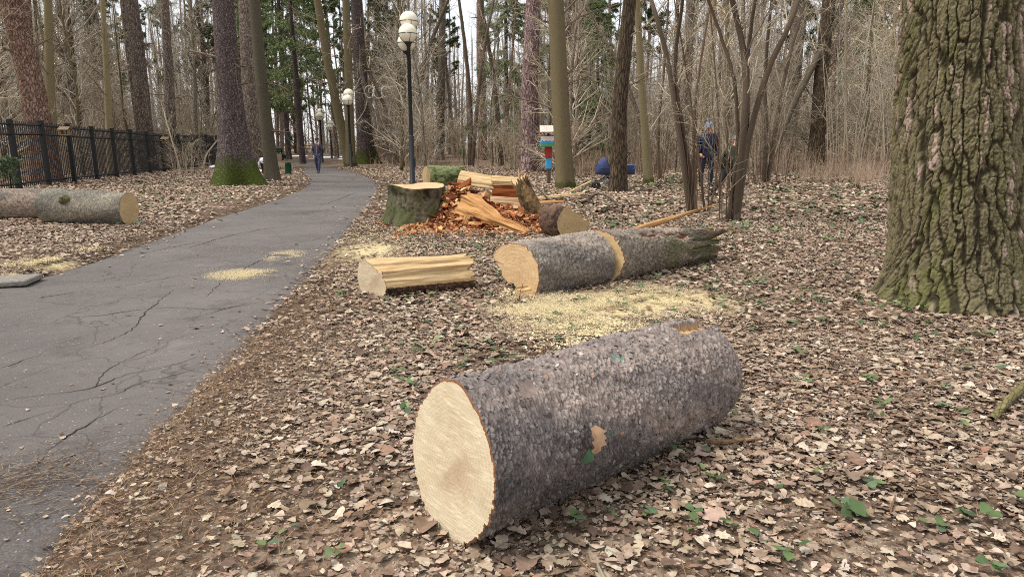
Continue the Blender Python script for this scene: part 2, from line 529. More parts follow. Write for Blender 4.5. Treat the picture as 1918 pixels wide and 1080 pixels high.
CRACKS = [[(0, 752), (70, 738), (120, 735), (170, 727), (230, 700), (300, 690), (360, 672), (395, 662)],
          [(95, 770), (170, 745), (215, 742), (260, 716), (330, 702), (372, 690)],
          [(120, 597), (200, 590), (255, 580), (330, 575), (400, 580), (450, 572)],
          [(150, 655), (200, 640), (240, 620), (260, 590), (300, 560), (330, 540)],
          [(320, 602), (390, 590), (440, 574), (500, 566)],
          [(180, 726), (190, 700), (240, 672), (290, 650)],
          [(0, 690), (40, 676), (85, 660)],
          [(330, 470), (400, 450), (450, 437), (500, 428), (545, 424)],
          [(380, 560), (420, 520), (470, 500), (520, 470)],
          [(60, 880), (120, 830), (160, 800), (230, 760)],
          [(5, 800), (60, 780), (100, 770)],
          [(240, 480), (330, 462), (380, 452)], [(480, 410), (560, 400), (620, 392)], [(560, 360), (610, 352), (660, 350)],
          [(600, 385), (640, 372), (668, 360)], [(200, 540), (270, 528), (340, 515)]]

def build_path():
    n = 420
    L = resample(L_EDGE, n); R = resample(R_EDGE, n)
    s = np.concatenate([[0], np.cumsum(np.hypot(*np.diff(R, axis=0).T))])
    # edges ragged a few centimetres; the litter lies over them
    m = 26
    w = np.linspace(-0.06, 1.06, m)
    X = L[:, 0:1] * (1 - w) + R[:, 0:1] * w; Y = L[:, 1:2] * (1 - w) + R[:, 1:2] * w
    Z = 0.004 * fbm(X * 1.2, Y * 1.2, 61, 3) - 0.03 * (smooth(.95, 1.06, w) + smooth(.05, -.06, w))[None]
    V = np.stack([X, Y, Z], -1).reshape(-1, 3)
    i = np.arange(n - 1)[:, None] * m + np.arange(m - 1)[None]
    F = np.stack([i, i + 1, i + m + 1, i + m], -1).reshape(-1, 4)
    mb = MB(); mb.add(V, F)
    rng = np.random.default_rng(3)
    for cr in CRACKS:
        p = np.array([flat(*q) for q in cr])
        ln = np.hypot(*np.diff(p, axis=0).T).sum()
        k = max(12, int(ln / 0.035))
        q = resample(chaikin(p, 1), k)
        tn = unit(np.gradient(q, axis=0)); nn = np.stack([-tn[:, 1], tn[:, 0]], 1)
        j = (np.cumsum(rng.normal(size=k)) * 0.004); j = j - np.linspace(j[0], j[-1], k)
        q = q + nn * (j + 0.006 * rng.normal(size=k))[:, None]
        yy = q[:, 1]
        wd = (0.0019 + 0.00048 * yy) * (0.35 + 0.9 * np.abs(fbm(np.arange(k) * .13, np.zeros(k) + len(cr), int(k), 3)) * 2) * np.sqrt(np.sin(np.linspace(0.03, math.pi - .03, k)))
        a = q + nn * wd[:, None]; b = q - nn * wd[:, None]
        z = 0.004 * fbm(q[:, 0] * 1.2, q[:, 1] * 1.2, 61, 3) + 0.0035
        Vc = np.vstack([np.column_stack([a, z]), np.column_stack([b, z])])
        ii = np.arange(k - 1)
        mb.add(Vc, np.stack([ii, ii + k, ii + k + 1, ii + 1], -1), None, None, 1)
    t = NT('asphalt', 0.88, 0.25)
    v = t.coord('Object')
    g = t.noise(v, 90, 6, .8); big = t.noise(v, 0.55, 5, .6); med = t.noise(v, 7, 5, .7)
    c = t.ramp(g, [(0.25, lin(48, 44, 42)), (0.5, lin(87, 82, 79)), (0.75, lin(128, 121, 115))])
    c = t.mix(t.ramp(big, [(0.35, (0, 0, 0)), (0.65, (1, 1, 1))]), c, t.mix(0.5, c, lin(122, 115, 110)))
    c = t.mix(t.ramp(med, [(0.55, (0, 0, 0)), (0.75, (.5, .5, .5))]), c, lin(58, 50, 45))
    sp = t.voro(v, 42, 'F1', 'Distance'); spc = t.voro(v, 42, 'F1', 'Color')
    ss = t.node('ShaderNodeSeparateColor'); t.link(spc, ss.inputs[0])
    spot = t.math('MULTIPLY', t.math('LESS_THAN', sp, 0.2), t.math('GREATER_THAN', ss.outputs[0], 0.88))
    c = t.mix(spot, c, lin(158, 150, 140))
    st = t.noise(v, 1.7, 6, .65)
    c = t.mix(t.ramp(st, [(0.28, (.55, .55, .55)), (0.42, (0, 0, 0))]), c, lin(62, 54, 49))
    c = t.mix(t.ramp(st, [(0.6, (0, 0, 0)), (0.75, (.45, .45, .45))]), c, lin(130, 123, 116))
    # fine crazing
    cz = t.voro(t.warp(v, 1.6, 0.5), 1.5, 'DISTANCE_TO_EDGE')
    c = t.mix(t.ramp(cz, [(0.0, (.55, .55, .55)), (0.012, (0, 0, 0))]), c, lin(52, 47, 44))
    hb = t.math('ADD', g, t.math('MULTIPLY', med, .4))
    t.bump(hb, 0.5, 0.006)
    am = t.color(c)
    o = mb.build('asphalt_path', [am, mat_plain('crack_dirt', lin(40, 35, 32), .95, .3)])
    o['kind'] = 'structure'

def leaf_mesh(mb, rng, px, py, pz, size, tilt, kind, cols, yaw=None):
    """n leaves in one call; kind 'oak' (9 stations), 'mid' (3) or 'chip' (1)"""
    n = len(px)
    if n == 0: return
    if kind == 'oak':
        ws = np.array([.05, .18, .14, .30, .21, .38, .27, .30, .08])
    elif kind == 'maple':
        ws = np.array([.08, .30, .22, .50, .34, .48, .26, .24, .05])
    elif kind == 'ovate':
        ws = np.array([.03, .22, .32, .28, .02])
    elif kind == 'mid':
        ws = np.array([.14, .42, .1])
    else:
        ws = np.array([.3, .34])
    K = len(ws)
    t = np.linspace(-.5, .5, K)
    W = ws[None] * rng.uniform(.75, 1.25, (n, K)); W2 = ws[None] * rng.uniform(.75, 1.25, (n, K))
    asp = rng.uniform(.7, 1.25, n)[:, None]
    lx = np.stack([t[None] + rng.normal(0, .03, (n, K)), np.tile(t, (n, 1)), t[None] + rng.normal(0, .03, (n, K))], 2)       # (n,K,3)
    bend = rng.normal(0, .16, n)[:, None]
    ly = np.stack([-W * asp, bend * (t[None] ** 2) * 1.2, W2 * asp], 2)
    c1 = rng.normal(0, .5, n)[:, None, None]; c2 = rng.normal(0.3, .7, n)[:, None, None]; c3 = rng.normal(0, .6, n)[:, None, None]
    lz = c1 * lx ** 2 + c2 * ly ** 2 + c3 * lx * ly + rng.normal(0, .02, lx.shape)
    L = np.stack([lx, ly, lz], -1).reshape(n, -1, 3) * np.asarray(size)[:, None, None]
    if yaw is None: yaw = rng.uniform(0, 2 * math.pi, n)
    cy, sy = np.cos(yaw)[:, None], np.sin(yaw)[:, None]
    a, b = rng.normal(0, 1, n) * tilt, rng.normal(0, 1, n) * tilt
    x, y, z = L[..., 0], L[..., 1], L[..., 2]
    z = z + x * np.sin(a)[:, None] + y * np.sin(b)[:, None]
    X = x * cy - y * sy + np.asarray(px)[:, None]; Y = x * sy + y * cy + np.asarray(py)[:, None]
    mz = z - z.min(1, keepdims=True)
    Z = mz * 0.75 + np.asarray(pz)[:, None]
    V = np.stack([X, Y, Z], -1).reshape(-1, 3)
    k = np.arange(K - 1)[:, None] * 3; j = np.arange(2)[None]
    f = np.stack([k + j, k + j + 1, k + j + 4, k + j + 3], -1).reshape(-1, 4)
    F = (f[None] + (np.arange(n) * K * 3)[:, None, None]).reshape(-1, 4)
    C = np.repeat(cols, K * 3, 0)
    C = C * (1 + rng.normal(0, .1, (len(C), 1)))
    mb.add(V, F, np.clip(C, 0.01, 1))

def leaf_cols(rng, n, dark=1.0):
    c = LEAFPAL[rng.choice(len(LEAFPAL), n, p=LEAFW / LEAFW.sum())]
    return c * rng.uniform(.78, 1.15, (n, 1)) * dark * np.array([1, 1, 1]) * rng.uniform(.95, 1.05, (n, 3))

def scatter(rng, n, x0, x1, y0, y1, keep, path_keep=0.0):
    x = rng.uniform(x0, x1, n); y = rng.uniform(y0, y1, n)
    vis = (x < (y + 1.2) * 0.98 + 0.5) & (x > -(y + 1.2) * 0.82 - 0.5)
    x, y = x[vis], y[vis]
    pd = path_dist(x, y)
    k = keep(x, y, pd)
    ok = rng.uniform(0, 1, len(x)) < np.where(pd < 0.0, path_keep * np.exp(pd * 2.2) + (.08 * np.exp(pd * 9) if path_keep else 0), k)
    return x[ok], y[ok], pd[ok]

def build_litter():
    rng = np.random.default_rng(11)
    lm = mat_col('dead_leaves', 0.8, 0.2, 45, 0.28)
    def keep_near(x, y, pd):
        k = 0.42 + 0.58 * smooth(0.25, 1.3, pd)
        bare = smooth(0.1, 0.42, fbm(x * .9, y * .9, 41, 3))
        return k * (1 - 0.62 * bare) * (1 - .86 * dusty(x, y))
    mb = MB()
    # ---- near (individual lobed leaves)
    for kind, n, s0, s1 in (('oak', 15000, .04, .082), ('maple', 2400, .045, .095), ('ovate', 46000, .025, .06), ('mid', 90000, .010, .034), ('chip', 120000, .005, .016)):
        x, y, pd = scatter(rng, n, -3.4, 5.4, 1.1, 5.6, keep_near, 0.012)
        m = len(x); big = rng.uniform(0, 1, m)
        size = (s0 + (s1 - s0) * big ** 1.6) * (0.55 + .45 * smooth(0, 1.2, pd))
        z = ground(x, y, pd) + rng.uniform(-.004, .022, m) * (pd > 0)
        z = np.maximum(z, 0.004)
        leaf_mesh(mb, rng, x, y, z, size, 0.17, kind, leaf_cols(rng, m, 1.0))
    # ---- middle
    for kind, n, s0, s1 in (('oak', 12000, .06, .10), ('ovate', 56000, .035, .085), ('mid', 150000, .022, .055)):
        x, y, pd = scatter(rng, n, -12, 14, 5.4, 13.5, keep_near, 0.006)
        m = len(x); size = rng.uniform(s0, s1, m)
        z = np.maximum(ground(x, y, pd) + rng.uniform(-.004, .03, m) * (pd > 0), 0.004)
        leaf_mesh(mb, rng, x, y, z, size, 0.2, kind, leaf_cols(rng, m, 1.0))
    # ---- farther
    x, y, pd = scatter(rng, 250000, -32, 38, 13, 40, lambda x, y, pd: 0.3 + .7 * smooth(0.2, 1.5, pd), 0.006)
    m = len(x); z = np.maximum(ground(x, y, pd) + rng.uniform(0, .03, m) * (pd > 0), 0.004)
    leaf_mesh(mb, rng, x, y, z, rng.uniform(.05, .11, m), 0.2, 'chip', leaf_cols(rng, m, 1.1))
    o = mb.build('leaf_litter', lm, uv=False); o['kind'] = 'stuff'

    # ---- brown needles and stalks, thickest beside the path
    mb = MB()
    n = 170000
    x, y, pd = scatter(rng, n, -3.6, 5.4, 1.1, 9.0, lambda x, y, pd: 0.16 + .84 * smooth(1.3, .1, pd) * smooth(9, 5, y), 0.02)
    m = len(x); a = rng.uniform(0, math.pi, m); L = rng.uniform(.03, .10, m); w = rng.uniform(.0004, .0010, m) * (1 + .14 * y)
    z = np.maximum(ground(x, y, pd) + rng.uniform(.002, .03, m), .005)
    d = np.stack([np.cos(a), np.sin(a), rng.normal(0, .22, m)], 1); s = np.stack([-np.sin(a), np.cos(a), np.zeros(m)], 1)
    c = np.stack([x, y, z], 1)
    V = np.stack([c - d * L[:, None] / 2 - s * w[:, None], c - d * L[:, None] / 2 + s * w[:, None], c + d * L[:, None] / 2 + s * w[:, None], c + d * L[:, None] / 2 - s * w[:, None]], 1)
    pal = np.array([lin(112, 84, 60)[:3], lin(136, 106, 76)[:3], lin(86, 62, 46)[:3], lin(158, 132, 100)[:3], lin(58, 44, 36)[:3]])
    mb.add(V.reshape(-1, 3), np.arange(4 * m).reshape(-1, 4), np.repeat(pal[rng.integers(0, 5, m)], 4, 0))
    o = mb.build('needle_litter', lm, uv=False); o['kind'] = 'stuff'

    # ---- thin sticks lying about
    mb = MB()
    x, y, pd = scatter(rng, 3000, -6, 9, 1.4, 14, lambda x, y, pd: 0.5 + 0 * x, 0.02)
    m = len(x); z = ground(x, y, pd) + .02
    a = rng.uniform(0, math.pi, m); L = rng.uniform(.06, .5, m)
    st = np.linspace(-.5, .5, 6)[None, :, None]
    d = np.stack([np.cos(a), np.sin(a), rng.normal(0, .06, m)], 1)[:, None]
    P = np.stack([x, y, z], 1)[:, None] + d * st * L[:, None, None] + np.cumsum(rng.normal(0, .012, (m, 6, 3)), 1) * L[:, None, None] * 2
    R = np.linspace(1, .5, 6)[None] * rng.uniform(.0012, .004, m)[:, None] * (1 + .06 * y)[:, None]
    tubes(mb, P, R, 4, pal[rng.integers(0, 5, m)] * .7)
    o = mb.build('twig_litter', lm, uv=False); o['kind'] = 'stuff'

    # ---- low green leaves coming up through the litter
    mb = MB()
    gp = np.array([lin(88, 106, 62)[:3], lin(70, 90, 54)[:3], lin(104, 118, 72)[:3], lin(82, 100, 72)[:3]])
    def greens(nc, x0, x1, y0, y1, s0, s1, kind, per):
        cx, cy, pd = scatter(rng, nc, x0, x1, y0, y1, lambda x, y, pd: smooth(.3, 1.4, pd) * (0.25 + 1.1 * smooth(-.1, .35, fbm(x * .55, y * .55, 91, 3))), 0)
        k = rng.integers(2, per, len(cx))
        x = np.repeat(cx, k); y = np.repeat(cy, k); m = len(x)
        yaw = rng.uniform(0, 2 * math.pi, m); s = rng.uniform(s0, s1, m)
        x = x + np.cos(yaw) * s * .6; y = y + np.sin(yaw) * s * .6
        z = ground(x, y) + rng.uniform(.02, .05, m)
        leaf_mesh(mb, rng, x, y, z, s, .3, kind, gp[rng.integers(0, 4, m)] * rng.uniform(.75, 1.2, (m, 1)), yaw)
    greens(430, -.9, 5.2, 1.6, 6.2, .025, .06, 'ovate', 6)
    greens(150, 1.2, 5.2, 2.2, 6.2, .05, .09, 'ovate', 5)
    greens(1300, -2, 12, 6, 15, .03, .07, 'mid', 6)
    greens(1500, 1.5, 20, 11, 26, .06, .13, 'mid', 6)
    greens(500, -14, -6, 12, 28, .05, .12, 'mid', 6)
    o = mb.build('ground_cover', mat_col('green_leaves', 0.6, 0.3, 40, 0.2), uv=False); o['kind'] = 'stuff'

    # ---- sawdust
    mb = MB()
    sp = .96 * np.array([lin(224, 208, 168)[:3], lin(232, 220, 186)[:3], lin(210, 190, 148)[:3], lin(226, 204, 152)[:3]])
    def dust(spots, per, s0, s1, lift=.012):
        for (px, py, rx, ry, k) in spots:
            c = at(px, py); e1 = at(px + rx, py); e2 = at(px, py - ry)
            ax = abs(e1.x - c.x); ay = abs(e2.y - c.y)
            m = int(k)
            r = np.sqrt(rng.uniform(0, 1, m)) ** 1.2; a = rng.uniform(0, 2 * math.pi, m)
            x = c.x + ax * r * np.cos(a); y = c.y + ay * r * np.sin(a)
            kp = rng.uniform(0, 1, m) < (1.05 - r) * 1.25 * smooth(-.35, .25, fbm(x * 3.5, y * 3.5, 19, 4))
            x, y = x[kp], y[kp]; m = len(x)
            z = np.maximum(ground(x, y) + rng.uniform(.008, lift + .035, m), rng.uniform(.006, .012, m))
            leaf_mesh(mb, rng, x, y, z, rng.uniform(s0, s1, m), .3, 'chip', sp[rng.integers(0, 4, m)] * rng.uniform(.8, 1.08, (m, 1)))
    dust([(1050, 588, 150, 44, 150000), (1190, 565, 160, 34, 120000), (960, 610, 80, 36, 7000), (1300, 570, 80, 34, 9000)], 0, .0032, .0068)
    dust([(1120, 630, 160, 50, 6000), (940, 548, 60, 16, 3000), (700, 440, 60, 30, 3500), (860, 470, 160, 30, 3000), (700, 500, 60, 60, 1500)], 0, .008, .02)
    dust([(455, 520, 72, 12, 60000), (530, 485, 42, 12, 36000), (500, 500, 110, 40, 16000), (640, 405, 50, 14, 5000), (400, 470, 200, 30, 3000)], 0, .0025, .006, .0)
    dust([(85, 494, 50, 10, 9000), (30, 530, 60, 12, 3000), (30, 500, 60, 16, 2500), (170, 470, 70, 10, 1500)], 0, .006, .013)
    o = mb.build('sawdust', mat_col('sawdust', .9, .1, 60, .15), uv=False); o['kind'] = 'stuff'

build_ground(); build_path(); build_litter()

# debris heap on the near corner of the path
def path_debris():
    rng = np.random.default_rng(5); mb = MB()
    pal = np.array([lin(92, 71, 54)[:3], lin(116, 94, 72)[:3], lin(62, 49, 40)[:3], lin(146, 128, 104)[:3]])
    m = 1100
    c = at(45, 915); x = c.x + rng.normal(0, .17, m); y = c.y + rng.normal(0, .17, m); z = np.full(m, .008) + rng.uniform(0, .012, m)
    a = rng.normal(.5, .7, m); L = rng.uniform(.015, .075, m); w = rng.uniform(.0006, .0016, m)
    d = np.stack([np.cos(a), np.sin(a), rng.normal(0, .05, m)], 1); s = np.stack([-np.sin(a), np.cos(a), 0 * a], 1); q = np.stack([x, y, z], 1)
    V = np.stack([q - d * L[:, None] / 2 - s * w[:, None], q - d * L[:, None] / 2 + s * w[:, None], q + d * L[:, None] / 2 + s * w[:, None], q + d * L[:, None] / 2 - s * w[:, None]], 1)
    mb.add(V.reshape(-1, 3), np.arange(4 * m).reshape(-1, 4), np.repeat(pal[rng.integers(0, 4, m)], 4, 0))
    o = mb.build('needle_debris', bpy.data.materials['dead_leaves'], uv=False); o['kind'] = 'stuff'
path_debris()

def slab():
    t = at(18, 540); mb = MB()
    box(mb, (0, 0, .03), (.9, .42, .06), bev=.012)
    o = mb.build('concrete_slab', mat_plain('old_concrete', lin(128, 122, 114), .95, .35, .1, 25), loc=(t.x - .22, t.y, 0), smooth_shade=False)
    o.rotation_euler = (0, math.radians(-2), math.radians(12))
    tag(o, 'broken grey concrete slab lying at the left edge of the path', 'slab')
slab()

def snow():
    rng = np.random.default_rng(8)
    sm = mat_plain('old_snow', (.82, .84, .88, 1), .7, .06, .3, 6)
    for (px, py, rx, ry) in ((654, 298, 34, .9), (620, 295, 40, 1.6), (560, 293, 30, 1.6), (455, 300, 8, .9), (484, 322, 12, .5), (484, 312, 8, .4), (415, 300, 10, .9), (404, 314, 14, .6), (797, 322, 8, .25), (660, 300, 26, .5)):
        c = at(px, py); ax = rx / FPX * depth(c.y)
        mb = MB(); n = 24; g = np.linspace(-1, 1, n); X, Y = np.meshgrid(g, g)
        r = np.hypot(X, Y) * (1 + .35 * fbm(X * 1.5 + px, Y * 1.5, 4, 3))
        H = .16 * (1 - smooth(.2, 1, r)) - .06
        V = np.stack([c.x + X * ax, c.y + Y * ry * 2, c.z + H], -1).reshape(-1, 3)
        i = np.arange(n - 1)[:, None] * n + np.arange(n - 1)[None]
        mb.add(V, np.stack([i, i + 1, i + n + 1, i + n], -1).reshape(-1, 4))
        o = mb.build('snow', sm, uv=False, col=False); o['kind'] = 'structure'
snow()
# ---------------------------------------------------------------- cut timber
def mat_cut(name, a, b, ring=60.0, stain=(0.34, 0.2, 0.1, 1), amt=0.5):
    """sawn end grain: object x is along the log, rings in y,z"""
    t = NT(name, 0.75, 0.2)
    v = t.coord('Object', (0.0, 1, 1))
    w = t.warp(v, 4.0, 0.05)
    ln = t.node('ShaderNodeVectorMath', operation='LENGTH'); t.link(w, ln.inputs[0])
    rr = t.math('SINE', t.math('MULTIPLY', ln.outputs['Value'], ring * 6.0))
    nz = t.noise(v, 8, 5, .65); nf = t.noise(v, 90, 4, .7)
    saw = t.coord('Object', (0, 22, 150)); sn = t.noise(t.warp(saw, .06, 10), 1.0, 3)
    f = t.math('ADD', t.math('MULTIPLY', rr, 0.06), t.math('ADD', t.math('MULTIPLY', nz, .70), t.math('MULTIPLY', sn, .34)))
    c = t.ramp(f, [(0.25, b), (0.65, a)])
    sc = t.noise(t.warp(t.coord('Object', (0, 7, 46)), .10, 9), 1.0, 5, .7)
    c = t.mix(t.ramp(sc, [(0.52, (0, 0, 0)), (0.66, (.75, .75, .75))]), c, tuple(min(1, k * 1.22) for k in a[:3]) + (1,))
    c = t.mix(t.ramp(sc, [(0.30, (.6, .6, .6)), (0.42, (0, 0, 0))]), c, tuple(k * .8 for k in b[:3]) + (1,))
    st = t.math('MULTIPLY', t.ramp(t.noise(v, 5.5, 4, .6), [(0.42, (0, 0, 0)), (0.62, (1, 1, 1))]), t.ramp(ln.outputs['Value'], [(0.05, (1, 1, 1)), (0.21, (0, 0, 0))]))
    c = t.mix(t.math('MULTIPLY', st, amt), c, stain)
    t.bump(t.math('ADD', sn, t.math('MULTIPLY', nf, .4)), 0.35, 0.006)
    return t.color(c)

def mat_split(name, a, b, dark, dk=0.35, fs=26):
    """torn or split wood: fibres along object x"""
    t = NT(name, 0.8, 0.2)
    v = t.coord('Object', (1.2, fs, fs)); w = t.warp(v, 0.5, 1.2)
    f = t.noise(w, 1.0, 6, .7)
    f2 = t.noise(t.coord('Object', (.8, 9, 9)), 1.0, 4, .6)
    c = t.ramp(f, [(0.3, b), (0.62, a)])
    c = t.mix(t.math('MULTIPLY', t.ramp(f2, [(0.5, (0, 0, 0)), (0.75, (1, 1, 1))]), dk), c, dark)
    t.bump(f, 0.6, 0.012)
    return t.color(c)

CREAM, CREAM2 = lin(232, 210, 170), lin(204, 174, 126)
M_CUT = mat_cut('sawn_end', lin(204, 190, 162), lin(184, 163, 128), stain=lin(150, 110, 74), amt=.5)
M_CUT2 = mat_cut('sawn_end_pale', lin(192, 168, 126), lin(166, 136, 94), 40, amt=.25)
M_CUTO = mat_cut('sawn_end_orange', lin(202, 174, 134), lin(174, 138, 96), 30, amt=.4)
M_SPLIT = mat_split('split_wood', lin(212, 188, 144), lin(168, 128, 82), lin(116, 74, 42))
M_SPLITO = mat_split('split_wood_orange', lin(198, 156, 102), lin(146, 94, 52), lin(96, 54, 28), .5, 16)
M_SPLITR = mat_split('split_wood_rotten', lin(160, 92, 48), lin(96, 48, 26), lin(52, 26, 16), .6, 20)
M_RIM = mat_plain('inner_bark', lin(122, 82, 56), .9, .35, .1, 60)
M_LOGB = mat_col('log_bark', 0.88, 0.2, 55, 0.4, 0.6)

def bark_field(s, x, circ, seed, cell=0.022, cw=1.0):
    """flaky bark: height and a grey value in metres of s (round) and x (along)"""
    n = max(4, round(circ / cell))
    u = s / circ * n; v = x / (cell * 1.25)
    u = u + .6 * vnoise(u * .45, v * .45, seed + 5, n * .45 if False else None) * smooth(0, 3, u) * smooth(0, 3, n - u)
    f1, f2, idr, du, dv = worley(u, v, seed, n)
    edge = smooth(0.0, 0.28, f2 - f1)
    h = edge * (.35 + .65 * idr) + .5 * (dv * (idr - .3)) * edge
    return h, idr, edge

def piece(name, label, cat, A, B, up, sec, kinds, rA, rB, N=60, M=96, bark_amp=.012, wood_amp=.01, cell=.03, seed=1,
          bark_cols=None, rough=False, scaly=False, wood=None, cap=None, capA=None, capB=None, rfn=None, group=None, capcut=None, flakes=0, barkmod=None, jag=0.0, mats=None, part='split_face'):
    """a length of timber with section `sec` (closed outline, y to the side, z up) swept from A to B"""
    A = Vector(A); B = Vector(B); L = (B - A).length
    X = (B - A).normalized(); Zv = (Vector(up) - X * Vector(up).dot(X)).normalized(); Yv = Zv.cross(X)
    root = thing(name, label, cat, A, group)
    root.matrix_world = Matrix(((X.x, Yv.x, Zv.x, A.x), (X.y, Yv.y, Zv.y, A.y), (X.z, Yv.z, Zv.z, A.z), (0, 0, 0, 1)))
    sec = np.array(sec, float); K = len(sec)
    nx = np.roll(sec, -1, 0); sl = np.hypot(*(nx - sec).T); cum = np.concatenate([[0], np.cumsum(sl)])
    per = max(1, 1)
    pts, kd = [], []
    for k in range(K):
        m = max(1, int(round(sl[k] / cum[-1] * M)))
        for q in range(m):
            pts.append(sec[k] + (nx[k] - sec[k]) * q / m); kd.append(kinds[k])
    P = np.array(pts); M = len(P); kd = np.array(kd)
    d = np.roll(P, -1, 0) - np.roll(P, 1, 0); nr = unit(np.stack([d[:, 1], -d[:, 0]], 1))
    area = 0.5 * np.sum(P[:, 0] * np.roll(P[:, 1], -1) - np.roll(P[:, 0], -1) * P[:, 1])
    if area < 0: nr = -nr
    sarc = np.concatenate([[0], np.cumsum(np.hypot(*np.diff(P, axis=0).T))]); rm = (rA + rB) / 2
    t = np.linspace(0, 1, N)
    rad = rA + (rB - rA) * t
    T, J = np.meshgrid(t, np.arange(M), indexing='ij')
    S = sarc[J] * rm; XX = T * L
    RR = rad[:, None] * np.ones((1, M))
    if rfn is not None:
        ang = np.arctan2(P[:, 1], P[:, 0])
        RR = RR * rfn(T, np.broadcast_to(ang[None], T.shape))
    circ = (sarc[-1] + np.hypot(*(P[0] - P[-1]))) * rm
    hb, idr, edge = bark_field(S, XX, circ, seed, cell)
    hw = fbm(S * 16, XX * .8, seed + 50, 4) + .8 * fbm(S * 55, XX * 1.6, seed + 51, 3)
    if rough:
        hb = .55 + 1.0 * fbm(S * 9, XX * 5, seed + 60, 5) + .5 * vnoise(S * 34, XX * 22, seed + 61); edge = smooth(.1, .55, hb); idr = np.clip(hb * .8 + .3 * vnoise(S * 60, XX * 60, seed + 62), 0, 1)
    if scaly:      # overlapping scales: each rises towards one lip and drops to the next
        n1 = round(circ / .027); u = S / circ * n1 + .5 * vnoise(S * 30, XX * 30, seed + 71) * smooth(0, .1, S) * smooth(0, .1, circ - S); v = XX / .0125 + 1.3 * fbm(S * 14, XX * 14, seed + 72, 4)
        f1, f2, idr, du, dv = worley(u, v, seed, n1); edge = smooth(0, .22, f2 - f1)
        n2 = round(circ / .011); g1, g2, id2, _, dv2 = worley(S / circ * n2, XX / .008 + .6 * vnoise(S * 60, XX * 60, seed + 73), seed + 5, n2)
        hb = (.80 * (dv + .55) * (.45 + idr) + .25 * (idr - .3)) * (.5 + .5 * edge) + .22 * (dv2 + .5) * smooth(0, .2, g2 - g1) + .5 * fbm(S * 7, XX * 7, seed + 74, 3)
        wr = smooth(.0, .35, fbm(S * 6, XX * 6, seed + 76, 3)); hb = hb * (1 - .7 * wr) + .7 * wr * (.45 + .9 * fbm(S * 26, XX * 40, seed + 77, 4))
        idr = np.clip(.5 * idr + .3 * id2 + .35 * (dv + .2), 0, 1); edge = .45 + .55 * edge
    isb = (kd == 'b')
    # the bark of an edge vertex
    tint = 1 + .75 * fbm(np.cos(np.arctan2(P[:, 1], P[:, 0]))[None] * 1.6 + XX * .4, np.sin(np.arctan2(P[:, 1], P[:, 0]))[None] * 1.6 + XX * 2.2, seed + 33, 4)[..., None]
    lump = fbm(np.cos(np.arctan2(P[:, 1], P[:, 0]))[None] * 1.3 + 5, XX * 1.6, seed + 3, 4) * .045
    H = np.where(isb[None], hb * bark_amp, hw * wood_amp) + lump * rm / .3
    col = None
    if bark_cols is None: bark_cols = (lin(96, 84, 82), lin(150, 142, 138), lin(60, 50, 47), lin(134, 92, 66))
    c0, c1, c2, c3 = [np.array(c[:3]) for c in bark_cols]
    k = idr[..., None]
    C = c0 * (1 - k) + c1 * k
    C = np.where((h2(np.floor(idr * 9973), np.zeros_like(idr), 5) > .975)[..., None], c3, C)
    C = C * (.78 + .44 * (fbm(S * 30, XX * 30, seed + 9, 3)[..., None] + .5))
    C = c2 * (1 - edge[..., None]) * .9 + C * (.1 + .9 * edge[..., None])
    C = C * np.clip(tint, .6, 1.5) * (1 + np.array([.05, 0, -.06]) * (tint - 1) * 2)
    px = XX
    y = P[None, :, 0] * RR + nr[None, :, 0] * H; z = P[None, :, 1] * RR + nr[None, :, 1] * H
    if barkmod is not None: y, z, px, C = barkmod(px, y, z, C, T, J, P, RR)
    if jag:
        jj = jag * (fbm(P[:, 0] * 6, P[:, 1] * 6, seed + 7, 4) + .6 * vnoise(P[:, 0] * 30, P[:, 1] * 30, seed + 8))
        px = px + smooth(.6, 1, T) * jj[None]
    tilt = capcut or (0, 0, 0, 0)     # shear of the two ends: x += ty*y + tz*z
    px = px + (1 - T) * (tilt[0] * y + tilt[1] * z) + T * (tilt[2] * y + tilt[3] * z)
    V = np.stack([px, y, z], -1)
    i = np.arange(N - 1)[:, None] * M; j = np.arange(M)[None]; j2 = (j + 1) % M
    F = np.stack([i + j, i + j2, i + M + j2, i + M + j], -1)
    if area < 0: F = F[..., ::-1]
    used = []
    for kk, nm, mt in (('b', 'bark', (mats or {}).get('b', M_LOGB)), ('w', part, wood or M_SPLIT), ('v', 'worn_face', (mats or {}).get('v', M_SPLITR))):
        sel = kd == kk
        if not sel.any(): continue
        mb = MB(); mb.add(V.reshape(-1, 3), F[:, sel].reshape(-1, 4), C.reshape(-1, 3) if kk == 'b' else np.ones((N * M, 3)))
        if kk == 'b' and flakes:
            add_flakes(mb, V, C, sel, flakes, seed)
        mb.build(nm, mt, root)
    cm = cap or M_CUT
    for e, on_ in ((0, capA is not False), (N - 1, capB is not False)):
        if not on_: continue
        cap_mesh(V[e], root, (capA if e == 0 else capB) or cm, e == 0, seed, area)
    return root

def cap_mesh(ring, root, mat, first, seed, area, name='sawn_end'):
    c = ring.mean(0); M = len(ring); K = 14
    q = np.concatenate([[1, .974], np.linspace(0, .95, K - 2)[::-1]])
    V = c + (ring - c)[None] * q[:, None, None]
    V = V.copy()
    wob = 0.006 * fbm(V[..., 1] * 9, V[..., 2] * 9, seed + 30, 4)
    V[..., 0] += wob * (1 - smooth(.8, 1, q))[:, None] + (-.003 if first else .003) * (q < .99)[:, None]
    V[1:-1] *= 1.0
    V = V.reshape(-1, 3)
    i = np.arange(K - 1)[:, None] * M; j = np.arange(M)[None]; j2 = (j + 1) % M
    F = np.stack([i + j, i + j2, i + M + j2, i + M + j], -1).reshape(-1, 4)
    if (area > 0) == first: F = F[:, ::-1]
    mb = MB(); mb.add(V, F[M:]); mb.add(V, F[:M], None, None, 1); mb.build(name, [mat, M_RIM], root)

